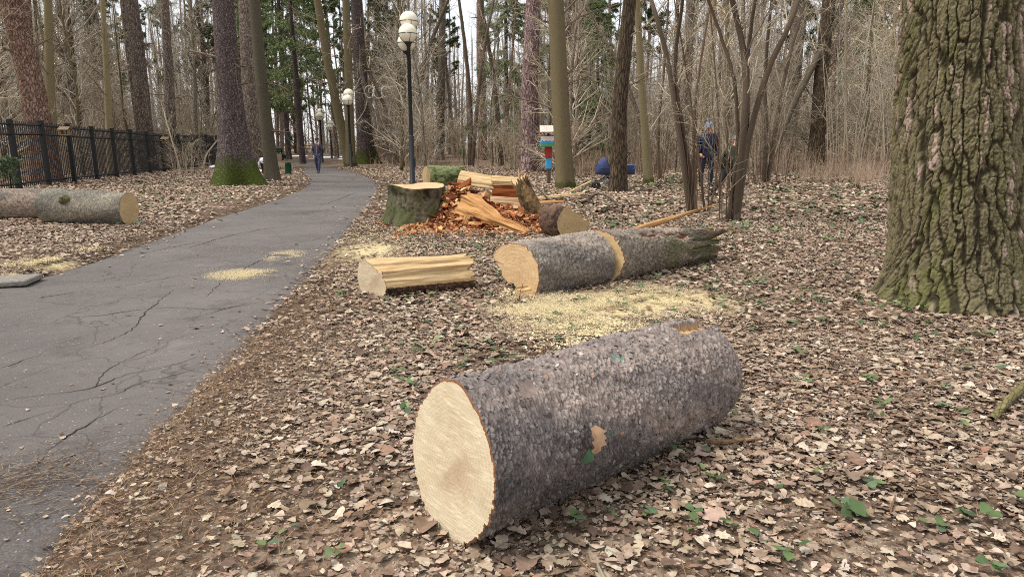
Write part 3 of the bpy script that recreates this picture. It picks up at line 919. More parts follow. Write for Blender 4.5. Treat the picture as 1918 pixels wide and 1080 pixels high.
def add_flakes(mb, V, C, sel, n, seed):
    """loose scales of bark standing a little off the surface"""
    rng = np.random.default_rng(seed)
    N, M, _ = V.shape
    js = np.nonzero(sel)[0]
    j = js[rng.integers(0, len(js), n)]; i = rng.integers(1, N - 2, n)
    ok = C[i, j].mean(1) < .33; i, j = i[ok], j[ok]; n = len(i); tn = C[i, j] / C[i, j].mean(0)
    p = V[i, j]; dj = unit(V[i, (j + 1) % M] - V[i, j - 1]); di = unit(V[i + 1, j] - V[i - 1, j])
    nn = unit(np.cross(di, dj)); ctr = V.mean(1)[i]; nn = nn * np.sign(((p - ctr) * nn).sum(1, keepdims=True))
    sz = rng.uniform(.005, .014, n)
    K = 7; a = np.linspace(0, 2 * math.pi, K, endpoint=False)[None] + rng.uniform(0, 1, (n, 1))
    rr = rng.uniform(.45, 1.2, (n, K))
    u = np.cos(a) * rr; v = np.sin(a) * rr * rng.uniform(.6, 1.0, (n, 1))
    lift = rng.uniform(.0002, .002, (n, 1)); tl = rng.normal(.25, .25, (n, 1)); t2 = rng.normal(.1, .3, (n, 1))
    W = p[:, None] + sz[:, None, None] * (u[..., None] * dj[:, None] + v[..., None] * di[:, None]) + nn[:, None] * (lift + sz[:, None] * (u * tl + v * t2) * .5 + .001)[..., None]
    cc = p[:, None] + nn[:, None] * (lift + .003)[..., None]
    Q = np.concatenate([W, cc], 1)
    f = np.array([[k, (k + 1) % K, K] for k in range(K)])
    F = (f[None] + (np.arange(n) * (K + 1))[:, None, None]).reshape(-1, 3)
    pal = np.array([lin(130, 122, 118)[:3], lin(116, 107, 103)[:3], lin(102, 92, 89)[:3], lin(148, 140, 135)[:3], lin(86, 76, 72)[:3], lin(136, 106, 86)[:3]])
    col = pal[rng.choice(6, n, p=[.25, .27, .22, .10, .14, .02])] * rng.uniform(.8, 1.15, (n, 1)) * (.35 + .65 * np.clip(tn, .4, 1.8))
    mb.add(Q.reshape(-1, 3), F, np.repeat(col, K + 1, 0))

def circle(n=48, a0=0.0, a1=360.0, r=1.0):
    a = np.radians(np.linspace(a0, a1, n, endpoint=abs(a1 - a0) < 359.9))
    return [(r * math.cos(q), r * math.sin(q)) for q in a]

FULL = circle(64); FULLK = ['b'] * 64

# --- the big log in front
def front_log():
    c0 = at(870, 1013); r = .283
    A = Vector((c0.x - .045, c0.y + .06, c0.z + r - .01))
    c1 = at(1372, 800); B = Vector((c1.x - .18, c1.y + .12, c1.z + .262))
    def bm(px, y, z, C, T, J, P, RR):
        ang = np.arctan2(z, y)
        # chopped notch near the far end, upper side
        L = (B - A).length
        wv = .03 * fbm(px * 9, ang * 6, 5, 3); n = smooth(L - .27, L - .262, px + wv) * smooth(math.radians(90), math.radians(91), ang + wv * 2) * smooth(math.radians(110), math.radians(109), ang + wv * 3)
        z = z - n * .045
        C = C * (1 - n[..., None]) + n[..., None] * np.array(lin(190, 154, 108)[:3]) * (1 + .5 * fbm(ang * 60, px * 5, 3, 2))[..., None]
        # blue-green paint blot on top, green blot at the side
        for (px0, a0, sx, sa, cc) in ((.80, 112, .05, 6, lin(70, 130, 116)), (.92, 110, .04, 5, lin(70, 110, 96)), (.60, 170, .03, 5, lin(66, 104, 84))):
            g = np.exp(-((px - px0) / sx) ** 2 - ((np.degrees(ang) - a0) / sa) ** 2) * (.5 + fbm(px * 40, ang * 12, 8, 3))
            g = smooth(.3, .5, g)[..., None] * .75
            C = C * (1 - g) + g * np.array(cc[:3])
        return y, z, px, C
    cols = (lin(96, 87, 83), lin(140, 130, 124), lin(42, 36, 33), lin(128, 98, 80))
    rt = piece('felled_log', 'large grey scaly spruce log lying nearest, pale oval sawn end towards the path', 'log', A, B, (0, 0, 1), FULL, FULLK, r, .268,
               N=520, M=560, bark_amp=.012, cell=.016, scaly=True, seed=21, bark_cols=cols, barkmod=bm, flakes=2600, capcut=(.12, .10, 0, 0))
    # bark rim seen round the sawn end
    return A, B
LOG_A, LOG_B = front_log()

# --- split half log, left of centre
def half_round(a0, a1, nb=40, nw=8, chord=None, bow=0.0, jit=0.0, seed=1):
    """bark arc from a0 to a1 degrees, closed by a split face"""
    arc = circle(nb, a0, a1); p0 = np.array(arc[-1]); p1 = np.array(arc[0])
    rng = np.random.default_rng(seed); mid = []
    nrm = np.array([-(p1 - p0)[1], (p1 - p0)[0]]); nrm = nrm / np.linalg.norm(nrm)
    for k in range(1, nw):
        q = k / nw; mid.append(tuple(p0 + (p1 - p0) * q + nrm * (bow * math.sin(q * math.pi) + rng.normal() * jit)))
    return arc + mid, ['b'] * (nb - 1) + ['w'] * nw

c0 = at(698, 560); c1 = at(876, 542)
sec, kd = half_round(200, 420, bow=-.36, jit=.07, seed=4)
DARKB = (lin(74, 56, 46), lin(112, 90, 74), lin(40, 30, 26), lin(120, 72, 44))
GREYB = (lin(108, 99, 90), lin(162, 152, 141), lin(60, 52, 48), lin(128, 96, 72))
MOSSB = (lin(92, 90, 66), lin(124, 122, 92), lin(54, 50, 38), lin(88, 98, 46))
# local y points away from the camera for a left-to-right axis
piece('split_log', 'short pale half log split lengthwise, standing alone beside the path', 'log', (c0.x - .02, c0.y + .13, c0.z + .165), (c1.x, c1.y + .13, c1.z + .165), (0, 0, 1),
      sec, kd, .19, .19, N=90, M=150, bark_amp=.012, wood_amp=.024, cell=.02, seed=31, bark_cols=DARKB, cap=M_CUT, capcut=(-.5, 0, 0, 0), jag=.09)

# --- barked log in two lengths, middle right
c0 = at(985, 556); c1 = at(1112, 533)
sec, kd = half_round(-60, 152, bow=-.05, jit=.03, seed=6)
sec = [(-a, b) for a, b in sec]      # bark towards the camera (y away)
r = .235
piece('barked_log', 'grey-brown log length with pale D-shaped sawn end, in the middle of the sawdust', 'log', (c0.x - .10, c0.y + .20, c0.z + r - .06), (c1.x + .05, c1.y + .245, c1.z + r - .02), (0, 0, 1),
      sec, kd, .30, .285, N=150, M=190, bark_amp=.02, wood_amp=.012, cell=.03, scaly=True, seed=41, bark_cols=GREYB, cap=M_CUTO, capcut=(-.25, .10, 0, 0))
c2 = at(1122, 534); c3 = at(1322, 497)
def rot(px, y, z, C, T, J, P, RR):
    ang = np.degrees(np.arctan2(z, -y))       # 0 = towards the camera, 90 = top
    g = np.exp(-((px - .75) / .35) ** 2 - ((ang - 60) / 18) ** 2) + np.exp(-((px - 1.35) / .3) ** 2 - ((ang - 48) / 16) ** 2)
    g = smooth(.35, .6, g * (.7 + .9 * fbm(px * 8, ang * .1, 4, 3)))[..., None]
    C = C * (1 - g) + g * np.array(lin(108, 70, 52)[:3]) * (.7 + .6 * fbm(px * 40, ang * .5, 5, 3)[..., None] + .2)
    d = g[..., 0] * .02
    y = y * (1 - d / RR); z = z * (1 - d / RR)
    m = smooth(.2, .7, px / 2) * smooth(60, 20, ang) * smooth(-.3, .3, fbm(px * 3, ang * .05, 6, 3))
    C = C * (1 - m[..., None] * .8) + m[..., None] * .8 * np.array(lin(92, 96, 56)[:3])
    return y, z, px, C
piece('rotting_log', 'mossy log length with reddish rot on top, butted to the right of the D-ended log', 'log', (c2.x - .01, c2.y + .21, c2.z + .235), (c3.x, c3.y + .32, c3.z + .20), (0, 0, 1),
      FULL, FULLK, .285, .19, N=150, M=190, bark_amp=.026, cell=.028, scaly=True, seed=43, bark_cols=(lin(108, 97, 86), lin(160, 148, 135), lin(56, 48, 42), lin(120, 84, 60)), cap=M_CUT2, barkmod=rot, jag=.6, capB=M_SPLITO, capcut=(-.25, .05, 0, 0))
# long splinter behind it
a = at(1262, 446); b = at(1352, 424)
piece('wood_splinter', 'long thin orange splinter with a pointed tip behind the mossy log', 'splinter', (a.x - .6, a.y + .1, .16), (b.x + .02, b.y + .35, .40), (0, 0, 1),
      circle(8), ['w'] * 8, .055, .010, N=40, M=24, wood_amp=.02, seed=47, wood=M_SPLITO, cap=M_SPLITO)
a = at(1146, 446)
piece('wood_splinter', 'short flat orange splinter behind the joint of the two logs', 'splinter', (a.x, a.y + .1, .08), (a.x + .36, a.y + .2, .12), (0, 0, 1),
      [(-1, -.4), (1, -.4), (1, .4), (-1, .4)], ['w'] * 4, .06, .03, N=20, M=24, wood_amp=.015, seed=48, wood=M_SPLITO, cap=M_SPLITO)

# --- two logs left of the path
cA = at(243, 424); cB = at(52, 432)
LB = (lin(98, 92, 80), lin(152, 145, 131), lin(56, 52, 42), lin(120, 104, 74))
piece('felled_log', 'greenish-grey log with round pale end, left of the path by the fence', 'log', (cA.x - .13, cA.y + .28, cA.z + .27), (cA.x - 1.66, cA.y + .42, cB.z + .27), (0, 0, 1),
      FULL, FULLK, .275, .30, N=140, M=160, bark_amp=.012, cell=.03, scaly=True, seed=51, bark_cols=LB, cap=M_CUT2)
cB2 = at(88, 420); cC = at(-150, 424)
LB2 = (lin(90, 80, 71), lin(146, 134, 122), lin(50, 42, 40), lin(120, 90, 74))
piece('felled_log', 'brown-grey log cut off by the left picture edge behind the greenish log', 'log', (cA.x - 1.35, cA.y + .98, cB2.z + .27), (cA.x - 3.2, cA.y + .92, cC.z + .27), (0, 0, 1),
      FULL, FULLK, .28, .30, N=100, M=140, bark_amp=.012, cell=.03, scaly=True, seed=53, bark_cols=LB2, cap=M_CUT2)

# --- stump
def stump():
    c = at(772, 424); h = .66
    A = Vector((c.x + .02, c.y + .55, c.z - .06)); B = Vector((A.x - .02, A.y + .03, c.z + h))
    def rf(T, ang):
        fl = 1 + .10 * smooth(.75, 1, T) * np.cos(ang - 1.4) + .34 * np.exp(-T * 4.2) * (1 + .5 * np.cos(ang * 5 + .6)) + .05 * np.cos(ang * 3 + 1)
        return fl
    def bm(px, y, z, C, T, J, P, RR):
        a = np.arctan2(z, y)
        m = smooth(-.15, .35, fbm(a * 2.2, px * 4, 12, 4) + .25 * (1 - T))[..., None] * .75
        C = C * (1 - m) + m * np.array(lin(74, 78, 44)[:3]) * (.7 + .6 * (fbm(a * 30, px * 40, 14, 2)[..., None] + .5))
        px = px + T * (.03 * np.sin(a * 2) + .05 * fbm(y * 2, z * 2, 3, 3))
        return y, z, px, C
    piece('tree_stump', 'wide mossy tree stump with fresh orange top beside the path', 'stump', A, B, (0, -1, 0), FULL, FULLK, .5, .5, N=110, M=220,
          bark_amp=.022, cell=.035, seed=61, bark_cols=(lin(70, 64, 50), lin(106, 100, 80), lin(38, 33, 27), lin(84, 78, 50)), cap=M_CUTO, rfn=rf, barkmod=bm, capA=False, rough=True, capcut=(0, 0, .02, -.05))
    return A, B
ST_A, ST_B = stump()

# --- rotten wood heap right of the stump
def chips(mb, rng, P, size, pal, flatk=(.35, .2)):
    n = len(P)
    base = np.array([[sx, sy, sz] for sx in (-1, 1) for sy in (-1, 1) for sz in (-1, 1)], float) * .5
    V = base[None] * (1 + rng.normal(0, .28, (n, 8, 3)))
    dims = np.stack([size, size * rng.uniform(.15, .5, n), size * rng.uniform(.06, .24, n)], 1)
    V = V * dims[:, None]
    yaw = rng.uniform(0, 2 * math.pi, n); p = rng.normal(0, .4, n); r = rng.normal(0, .5, n)
    cy, sy, cp, sp, cr, sr = np.cos(yaw), np.sin(yaw), np.cos(p), np.sin(p), np.cos(r), np.sin(r)
    R = np.stack([np.stack([cy * cp, cy * sp * sr - sy * cr, cy * sp * cr + sy * sr], 1), np.stack([sy * cp, sy * sp * sr + cy * cr, sy * sp * cr - cy * sr], 1), np.stack([-sp, cp * sr, cp * cr], 1)], 1)
    V = np.einsum('nij,nkj->nki', R, V) + P[:, None]
    f = np.array([[0, 1, 3, 2], [4, 6, 7, 5], [0, 4, 5, 1], [2, 3, 7, 6], [0, 2, 6, 4], [1, 5, 7, 3]])
    F = (f[None] + (np.arange(n) * 8)[:, None, None]).reshape(-1, 4)
    mb.add(V.reshape(-1, 3), F, np.clip(np.repeat(pal[rng.integers(0, len(pal), n)] * rng.uniform(.7, 1.2, (n, 1)), 8, 0), 0, 1))

RPAL = .80 * np.array([lin(186, 118, 66)[:3], lin(160, 92, 48)[:3], lin(206, 148, 92)[:3], lin(128, 66, 36)[:3], lin(96, 48, 28)[:3], lin(222, 178, 120)[:3], lin(172, 104, 56)[:3], lin(214, 160, 100)[:3]])
RPAL = 1.15 * (RPAL * .9 + RPAL.mean(1, keepdims=True) * .1)
def heap_z(x, y):
    c = Vector((ST_A.x + .85, ST_A.y + .05, 0))
    return .5 * np.exp(-(((x - c.x + .15) / .42) ** 2 + ((y - c.y) / .42) ** 2)) + .20 * np.exp(-(((x - c.x - .5) / .75) ** 2 + ((y - c.y + .15) / .7) ** 2))

def rotten_heap():
    rng = np.random.default_rng(71); mb = MB()
    c = Vector((ST_A.x + .85, ST_A.y + .05, 0))
    # body of the heap
    n = 60; g = np.linspace(-1, 1, n); X, Y = np.meshgrid(g, g)
    X = c.x + .35 + X * 1.5; Y = c.y - .2 + Y * 1.3
    Z = heap_z(X, Y) + ground(X, Y) - .05 + .05 * fbm(X * 7, Y * 7, 3, 4)
    i = np.arange(n - 1)[:, None] * n + np.arange(n - 1)[None]
    mb.add(np.stack([X, Y, Z], -1).reshape(-1, 3), np.stack([i, i + 1, i + n + 1, i + n], -1).reshape(-1, 4), np.array(lin(124, 74, 44)))
    for k, s0, s1, spread in ((2600, .02, .07, 1.0), (900, .06, .15, .9), (150, .14, .34, .75)):
        x = c.x + .3 + rng.normal(0, .62 * spread, k); y = c.y - .25 + rng.normal(0, .48 * spread, k)
        z = heap_z(x, y) + ground(x, y) + rng.uniform(0, .05, k)
        chips(mb, rng, np.stack([x, y, z], 1), rng.uniform(s0, s1, k), RPAL)
    # a scatter out to the front
    k = 1300; x = rng.uniform(c.x - 1.0, c.x + 2.0, k); y = c.y - .6 - np.abs(rng.normal(0, .65, k))
    chips(mb, rng, np.stack([x, y, ground(x, y) + .03], 1), rng.uniform(.02, .11, k), RPAL)
    o = mb.build('rotten_wood_debris', mat_col('rotten_wood', .9, .1, 30, .4, .5), smooth_shade=False, uv=False); o['kind'] = 'stuff'
rotten_heap()

def plank(label, p0, p1, w, th, seed, wood=None, up=(0, 0, 1), name='broken_slab', cat='wood slab', taper=.8, bark=None, N=40, group=None, jag=.1):
    sec = [(-1, -th), (1, -th * .8), (1.05, th * .7), (.3, th), (-.6, th * .9)]
    kd = ['w'] * 5
    if bark: kd[0] = 'b'
    return piece(name, label, cat, p0, p1, up, sec, kd, w, w * taper, N=N, M=60, wood_amp=.022, bark_amp=.02, seed=seed, wood=wood or M_SPLIT, cap=wood or M_SPLIT, bark_cols=DARKB, jag=jag, group=group)

# big splintered slab sliding off the heap
a = on(862, 384, ST_A.y - .30); b = at(986, 440)
piece('broken_slab', 'thick torn yellow slab sliding off the rotten heap to the right', 'wood slab', a, (b.x, b.y + .1, b.z + .03), (-.3, -.75, .65), [(-1, -.3), (-.2, -.45), (1, -.35), (1.05, .1), (.55, .42), (.1, .25), (-.35, .5), (-.8, .2)], ['w'] * 8, .25, .07, N=90, M=110, wood_amp=.05, seed=81, wood=M_SPLITO, cap=M_SPLITO, jag=.3,
      rfn=lambda T, ang: 1 + .28 * np.exp(-((T - .22) / .16) ** 2) - .30 * np.exp(-((T - .62) / .2) ** 2) + .12 * np.sin(T * 17 + ang * 2))
a = on(856, 398, ST_A.y - .5); b = on(878, 425, ST_A.y - .7)
plank('small upright yellow offcut leaning on the front of the heap', on(876, 405, ST_A.y - .75), on(868, 428, ST_A.y - .8), .055, .35, 82, M_SPLITO, (0, -1, .2))
# upright slab with mossy bark and a thin spike
b0 = at(1000, 412); Yu = ST_A.y + .45
piece('upright_slab', 'tall leaning slab with mossy reddish bark standing behind the heap', 'wood slab', on(1008, 414, Yu), on(976, 338, Yu + .1), (-.2, -1, .1), *half_round(20, 160, bow=.05, jit=.05, seed=5),
      .19, .14, N=80, M=90, bark_amp=.03, cell=.04, rough=True, seed=83, bark_cols=(lin(84, 76, 52), lin(122, 96, 66), lin(64, 34, 24), lin(128, 64, 42)), wood=M_SPLIT, cap=M_SPLIT, jag=.15)
piece('wood_splinter', 'thin pale spike rising from the top of the upright slab', 'splinter', on(974, 345, Yu + .1), on(971, 313, Yu + .1), (0, -1, 0), circle(6), ['w'] * 6, .03, .004, N=16, M=12, seed=84, cap=M_SPLIT)
# hollow log in two lengths behind the stump
Yh = ST_A.y + 1.5
sec, kd = half_round(150, 395, bow=.45, jit=.06, seed=7)
sec = [(-a, b) for a, b in sec]
g = gz(on(890, 365, Yh).x, Yh)
pA = on(855, 355, Yh); pB = on(920, 372, Yh - .15)
piece('hollow_log', 'grey hollow log length with pale broken rim, behind the stump', 'log', (pA.x, Yh + .1, g + .30), (pB.x, Yh - .1, g + .27), (0, 0, 1), sec, kd, .33, .30, N=70, M=120, bark_amp=.025, cell=.04, rough=True, seed=85,
      bark_cols=GREYB, wood=M_SPLIT, cap=M_CUT2, wood_amp=.03, jag=.05)
pA = on(920, 372, Yh - .15); pB = on(978, 372, Yh - .15)
piece('hollow_log', 'second hollow log length showing its brown rotten inside, beside the upright slab', 'log', (pA.x + .02, Yh - .1, g + .28), (pB.x + .05, Yh - .1, g + .27), (0, 0, 1), *half_round(190, 430, bow=.72, jit=.04, seed=8),
      .32, .32, N=60, M=120, bark_amp=.025, cell=.04, seed=86, bark_cols=DARKB, wood=M_SPLITR, cap=M_CUTO, wood_amp=.03, jag=.06)
pA = on(858, 343, Yh + .3); pB = on(925, 347, Yh + .2)
plank('long pale split slab lying on the hollow log behind the stump', on(860, 331, Yh + .2), on(924, 341, Yh + .05), .16, .3, 87, M_SPLIT, (0, -.6, .8), taper=.9)
plank('straight pale split slab above the brown hollow log', on(921, 338, Yh + .05), on(974, 339, Yh + .05), .11, .4, 88, M_SPLIT, (0, -.5, .85), taper=1.0)
plank('flat pale board lying in front of the brown hollow log', on(918, 386, Yh - .9), on(984, 388, Yh - .9), .17, .34, 89, mat_split('split_wood_greyed', lin(216, 184, 146), lin(176, 136, 98), lin(140, 96, 60)), (0, -.95, .3), taper=.95)
# mossy length behind the stump
p = at(828, 350); q = at(812, 352)
piece('mossy_log', 'short log thick with green moss, behind the stump next to the lamp post', 'log', (p.x - .55, p.y + .45, p.z + .30), (p.x + .55, p.y + 1.1, p.z + .28), (0, 0, 1), FULL, FULLK, .33, .32, N=80, M=120, bark_amp=.02, cell=.04, rough=True, seed=90,
      bark_cols=(lin(96, 108, 56), lin(142, 146, 104), lin(58, 62, 34), lin(160, 158, 150)), cap=M_CUT2)
# quarter log with pale face to the right
f = at(1060, 449)
sec = circle(30, 125, 352); sec += [(.84, .12), (.62, .08), (.48, .32), (.15, .56), (-.2, .74), (-.45, .82)]
sec = [(-a, b) for a, b in sec]
kd = ['b'] * 29 + ['w'] * (len(sec) - 29)
piece('quarter_log', 'short dark log with broad pale face turned right, ending the rotten heap', 'log', (f.x + .12, f.y + .10, f.z + .25), (f.x - .12, f.y + .52, f.z + .27), (0, 0, 1), sec, kd, .30, .30, N=60, M=130, bark_amp=.02,
      cell=.035, rough=True, seed=91, bark_cols=DARKB, cap=M_CUT2, wood=M_SPLITO, wood_amp=.02)
# boards and splinters behind the quarter log
rng = np.random.default_rng(92)
for (x0, y0, x1, y1, w, th, lab, wd) in (
        (1003, 378, 1046, 372, .10, .25, 'wide pale board behind the upright slab', M_SPLIT),
        (1010, 388, 1052, 383, .05, .4, 'narrow yellow batten lying over the quarter log', M_SPLITO),
        (1034, 376, 1062, 372, .12, .2, 'pale flat offcut right of the wide board', M_SPLIT),
        (1056, 368, 1082, 352, .03, .6, 'thin pale lath propped up towards the leaning tree', M_SPLIT),
        (1066, 372, 1098, 377, .07, .3, 'whitish flat splinter on the leaves below the stroller', M_SPLIT)):
    a = at(x0, y0); b = at(x1, y1)
    hh = .10 if th < .5 else .05
    plank(lab, (a.x, a.y, a.z + hh), (b.x, a.y + .15, a.z + hh + (.32 if th > .5 else .03)), w, th, int(x0), wd, taper=.8, name='broken_board', cat='board', N=24, jag=.08)

def stick(name, label, cat, pts, r0, r1, col, side=(), group=None, mat=None):
    P = chaikin(np.array(pts), 2); K = len(P)
    mb = MB(); tubes(mb, P, np.linspace(r0, r1, K)[None][0], 8, None)
    for (i, d, L, rr) in side:
        b = P[int(i * (K - 1))]; q = np.array([b, b + np.array(d) * L * .5 + np.array([0, 0, .02]), b + np.array(d) * L])
        tubes(mb, q, np.array([rr, rr * .8, rr * .4]), 6)
    o = mb.build(name, mat or col); return tag(o, label, cat, group)
M_STICK = mat_bark('stick_bark', lin(122, 96, 70), lin(158, 130, 98), lin(60, 46, 36), 60, 20, .5, .003)
M_STICKD = mat_bark('dark_stick_bark', lin(70, 60, 50), lin(100, 88, 72), lin(36, 30, 26), 40, 14, .5, .004)
g3 = lambda px, py, h=.02: tuple(np.array(at(px, py)) + np.array([0, 0, h]))
stick('fallen_stick', 'reddish curved stick lying at the far foot of the front log', 'stick', [g3(1322, 832), g3(1345, 842, .035), g3(1385, 838, .04), g3(1428, 828)], .012, .008, M_STICK, [(.55, (.5, .6, .1), .06, .004)])
stick('fallen_stick', 'long thin straw-coloured stalk lying along the front log', 'stick', [g3(990, 965, .03), g3(1060, 940, .05), g3(1120, 915, .04), g3(1190, 880, .03)], .006, .004, M_STICK)
stick('fallen_stick', 'thin grey twig bending out from under the front log', 'stick', [g3(1040, 930, .03), g3(1052, 965, .02), g3(1042, 1000, .02), g3(985, 1038, .01)], .005, .003, M_STICKD)
stick('fallen_branch', 'mossy thick branch end reaching in from the right picture edge', 'branch', [g3(1950, 728, .10), g3(1905, 748, .06), g3(1872, 776, .03), g3(1856, 792, .02)], .028, .018, mat_bark('mossy_branch', lin(104, 96, 62), lin(132, 124, 84), lin(60, 52, 38), 40, 14, .5, .004))
stick('fallen_branch', 'dark arched branch on the ground between the boards and the stroller', 'branch', [g3(1098, 380, .03), g3(1106, 374, .06), g3(1120, 372, .14), g3(1142, 380, .14), g3(1166, 394, .02)], .035, .018, M_STICKD)
stick('fallen_branch', 'long thin branch lying flat on the leaves right of the arched branch', 'branch', [g3(1120, 394, .03), g3(1165, 391, .05), g3(1210, 386, .04), g3(1262, 381, .03)], .022, .008, M_STICKD)
stick('fallen_branch', 'short black branch piece on the leaves in front of the stroller', 'branch', [g3(1086, 384, .05), g3(1100, 382, .08), g3(1112, 386, .04)], .04, .03, M_STICKD)
stick('fallen_branch', 'dark rotten branch lying left of the hazel clump', 'branch', [g3(1118, 401, .03), g3(1140, 397, .06), g3(1166, 400, .03)], .05, .03, M_STICKD)
stick('bare_branch', 'black thin branch propped on the boards behind the quarter log', 'branch', [g3(1004, 366, .25), g3(1018, 376, .16), g3(1030, 384, .10)], .022, .018, M_STICKD)

# dead leaf caught on the front log
def log_leaf(px, py, s, col, label, kind, name='fallen_leaf', cat='leaf', yaw=0.6):
    A, B = LOG_A, LOG_B; d = (B - A).normalized(); D = Vector(ray(px, py)); O = Vector((0, 0, CAM_H))
    # first hit of the ray with the cylinder
    best = None
    for k in range(3000):
        p = O + D * (1.5 + k * .001); t = (p - A).dot(d); q = p - A - d * t
        if q.length < .31 - .03 * t / (B - A).length + .006: best = (p, q.normalized()); break
    if best is None: return
    p, n = best
    mb = MB(); rng = np.random.default_rng(int(px))
    leaf_mesh(mb, rng, np.zeros(1), np.zeros(1), np.zeros(1), np.array([s]), .05, kind, np.array([col[:3]]), np.array([yaw]))
    o = mb.build(name, bpy.data.materials['dead_leaves' if name == 'fallen_leaf' else 'green_leaves'], uv=False, loc=p + n * .016)
    o.rotation_euler = n.to_track_quat('Z', 'Y').to_euler(); tag(o, label, cat)
log_leaf(1108, 822, .105, lin(172, 138, 108), 'tan lobed oak leaf stuck to the side of the front log', 'oak', yaw=1.2)
log_leaf(985, 735, .10, lin(128, 112, 104), 'dull grey-brown lobed leaf lying on top of the front log', 'maple')
log_leaf(1092, 852, .07, lin(66, 100, 74), 'small green leaf under the tan oak leaf on the front log', 'ovate', 'green_leaf')

a = at(985, 557); b_ = at(1060, 541)
plank('pale torn strip of wood on the ground under the D-ended log', (a.x - .05, a.y - .02, a.z + .02), (b_.x, b_.y + .02, b_.z + .05), .10, .35, 95, mat_split('fresh_strip', lin(206, 178, 132), lin(176, 140, 92), lin(140, 100, 60)), (0, -.8, .6), taper=.35, name='wood_strip', cat='wood strip', N=30, jag=.1)
def burl():
    root = [o for o in bpy.data.objects if str(o.get('label', '')).startswith('greenish-grey log')][0]
    mb = MB(); n = 26; a = np.linspace(0, 2 * math.pi, n, endpoint=False); K = 14
    rr = np.linspace(0, 1, K)[:, None]; H = .10 * np.sqrt(np.clip(1 - rr ** 2, 0, 1)) - .04
    X = .12 * rr * np.cos(a); Y = .11 * rr * np.sin(a); N_ = fbm(X * 30, Y * 30, 7, 4)
    p = np.stack([1.02 + X, -.22 * 1.0 + Y * .75 + 0 * X, .165 + Y * .65 + 0 * X], -1)
    nn = np.array([0, -.80, .60])
    # the side of the log facing the camera: y sign follows the log's own axes
    sg = 1.0 if (root.matrix_world.to_3x3() @ Vector((0, 1, 0))).y > 0 else -1.0
    p[..., 1] = sg * (-.22 + Y * .75); nn[1] = sg * -.8
    V = p + nn * (H + N_ * .06 * (1 - rr ** 4))[..., None]
    i = np.arange(K - 1)[:, None] * n; j = np.arange(n)[None]; j2 = (j + 1) % n
    c = np.array(lin(78, 76, 48)[:3]) * (1 + N_.reshape(-1, 1))
    mb.add(V.reshape(-1, 3), np.stack([i + j, i + j2, i + n + j2, i + n + j], -1).reshape(-1, 4), np.clip(c, .01, 1)); mb.build('burl', M_LOGB, root)
burl()
# ---------------------------------------------------------------- trees
B_PINE = mat_bark('pine_bark', lin(126, 99, 84), lin(168, 139, 120), lin(66, 46, 40), 13, 6, .9, .03)
B_PINEDK = mat_bark('dark_pine_bark', lin(118, 104, 93), lin(156, 140, 126), lin(58, 50, 45), 13, 5.5, .9, .03)
B_LARCH = mat_bark('larch_bark', lin(150, 122, 120), lin(192, 168, 164), lin(78, 58, 58), 10, 3.6, 1.0, .04, width=.18)
B_SPRUCE = mat_bark('spruce_bark', lin(86, 75, 74), lin(122, 108, 106), lin(44, 37, 37), 26, 16, .9, .02)
B_SPRUCEM = mat_bark('mossy_spruce_bark', lin(84, 72, 70), lin(124, 110, 106), lin(42, 35, 35), 22, 13, .9, .025, moss=lin(66, 76, 24), moss_h=1.25)
B_GREEN = mat_bark('smooth_green_bark', lin(112, 102, 76), lin(140, 128, 96), lin(70, 60, 44), 5, 9, .35, .008, moss=lin(66, 72, 30), moss_h=.3, even=True)
B_GREEND = mat_bark('smooth_olive_bark', lin(92, 82, 62), lin(120, 108, 80), lin(54, 46, 34), 6, 9, .4, .01, moss=lin(62, 66, 30), moss_h=.3, even=True)
B_OAK = mat_bark('furrowed_bark', lin(96, 82, 66), lin(126, 108, 86), lin(42, 35, 29), 20, 3.4, .9, .03, width=.18)
B_LICHEN = mat_bark('lichen_bark', lin(66, 58, 48), lin(112, 106, 88), lin(44, 38, 32), 10, 10, .6, .02, even=True)
B_BIRCH = mat_bark('birch_bark', lin(196, 190, 182), lin(218, 214, 206), lin(70, 62, 58), 1.5, 12, .3, .008, even=True)
B_GREY = mat_bark('grey_brown_bark', lin(118, 107, 93), lin(148, 136, 119), lin(66, 58, 50), 12, 5, .7, .02)
B_HAZEL = mat_bark('hazel_bark', lin(84, 68, 55), lin(112, 94, 77), lin(50, 40, 33), 10, 22, .3, .006, even=True)
B_STEM = mat_bark('lichen_stem_bark', lin(70, 58, 48), lin(108, 95, 80), lin(42, 35, 30), 12, 12, .5, .01, even=True)
T_GREY = mat_twig('grey_brown_twigs', lin(174, 163, 144))
T_BROWN = mat_twig('brown_twigs', lin(170, 157, 137))
T_PALE = mat_twig('pale_twigs', lin(194, 178, 152))
T_LIMB = mat_twig('limb_bark', lin(118, 102, 84))
T_DARK = mat_twig('dark_twigs', lin(122, 108, 92))
N_SPRUCE = mat_col('spruce_needles', .75, .2, 8, .35)
N_PINE = mat_col('pine_needles', .75, .2, 8, .35)

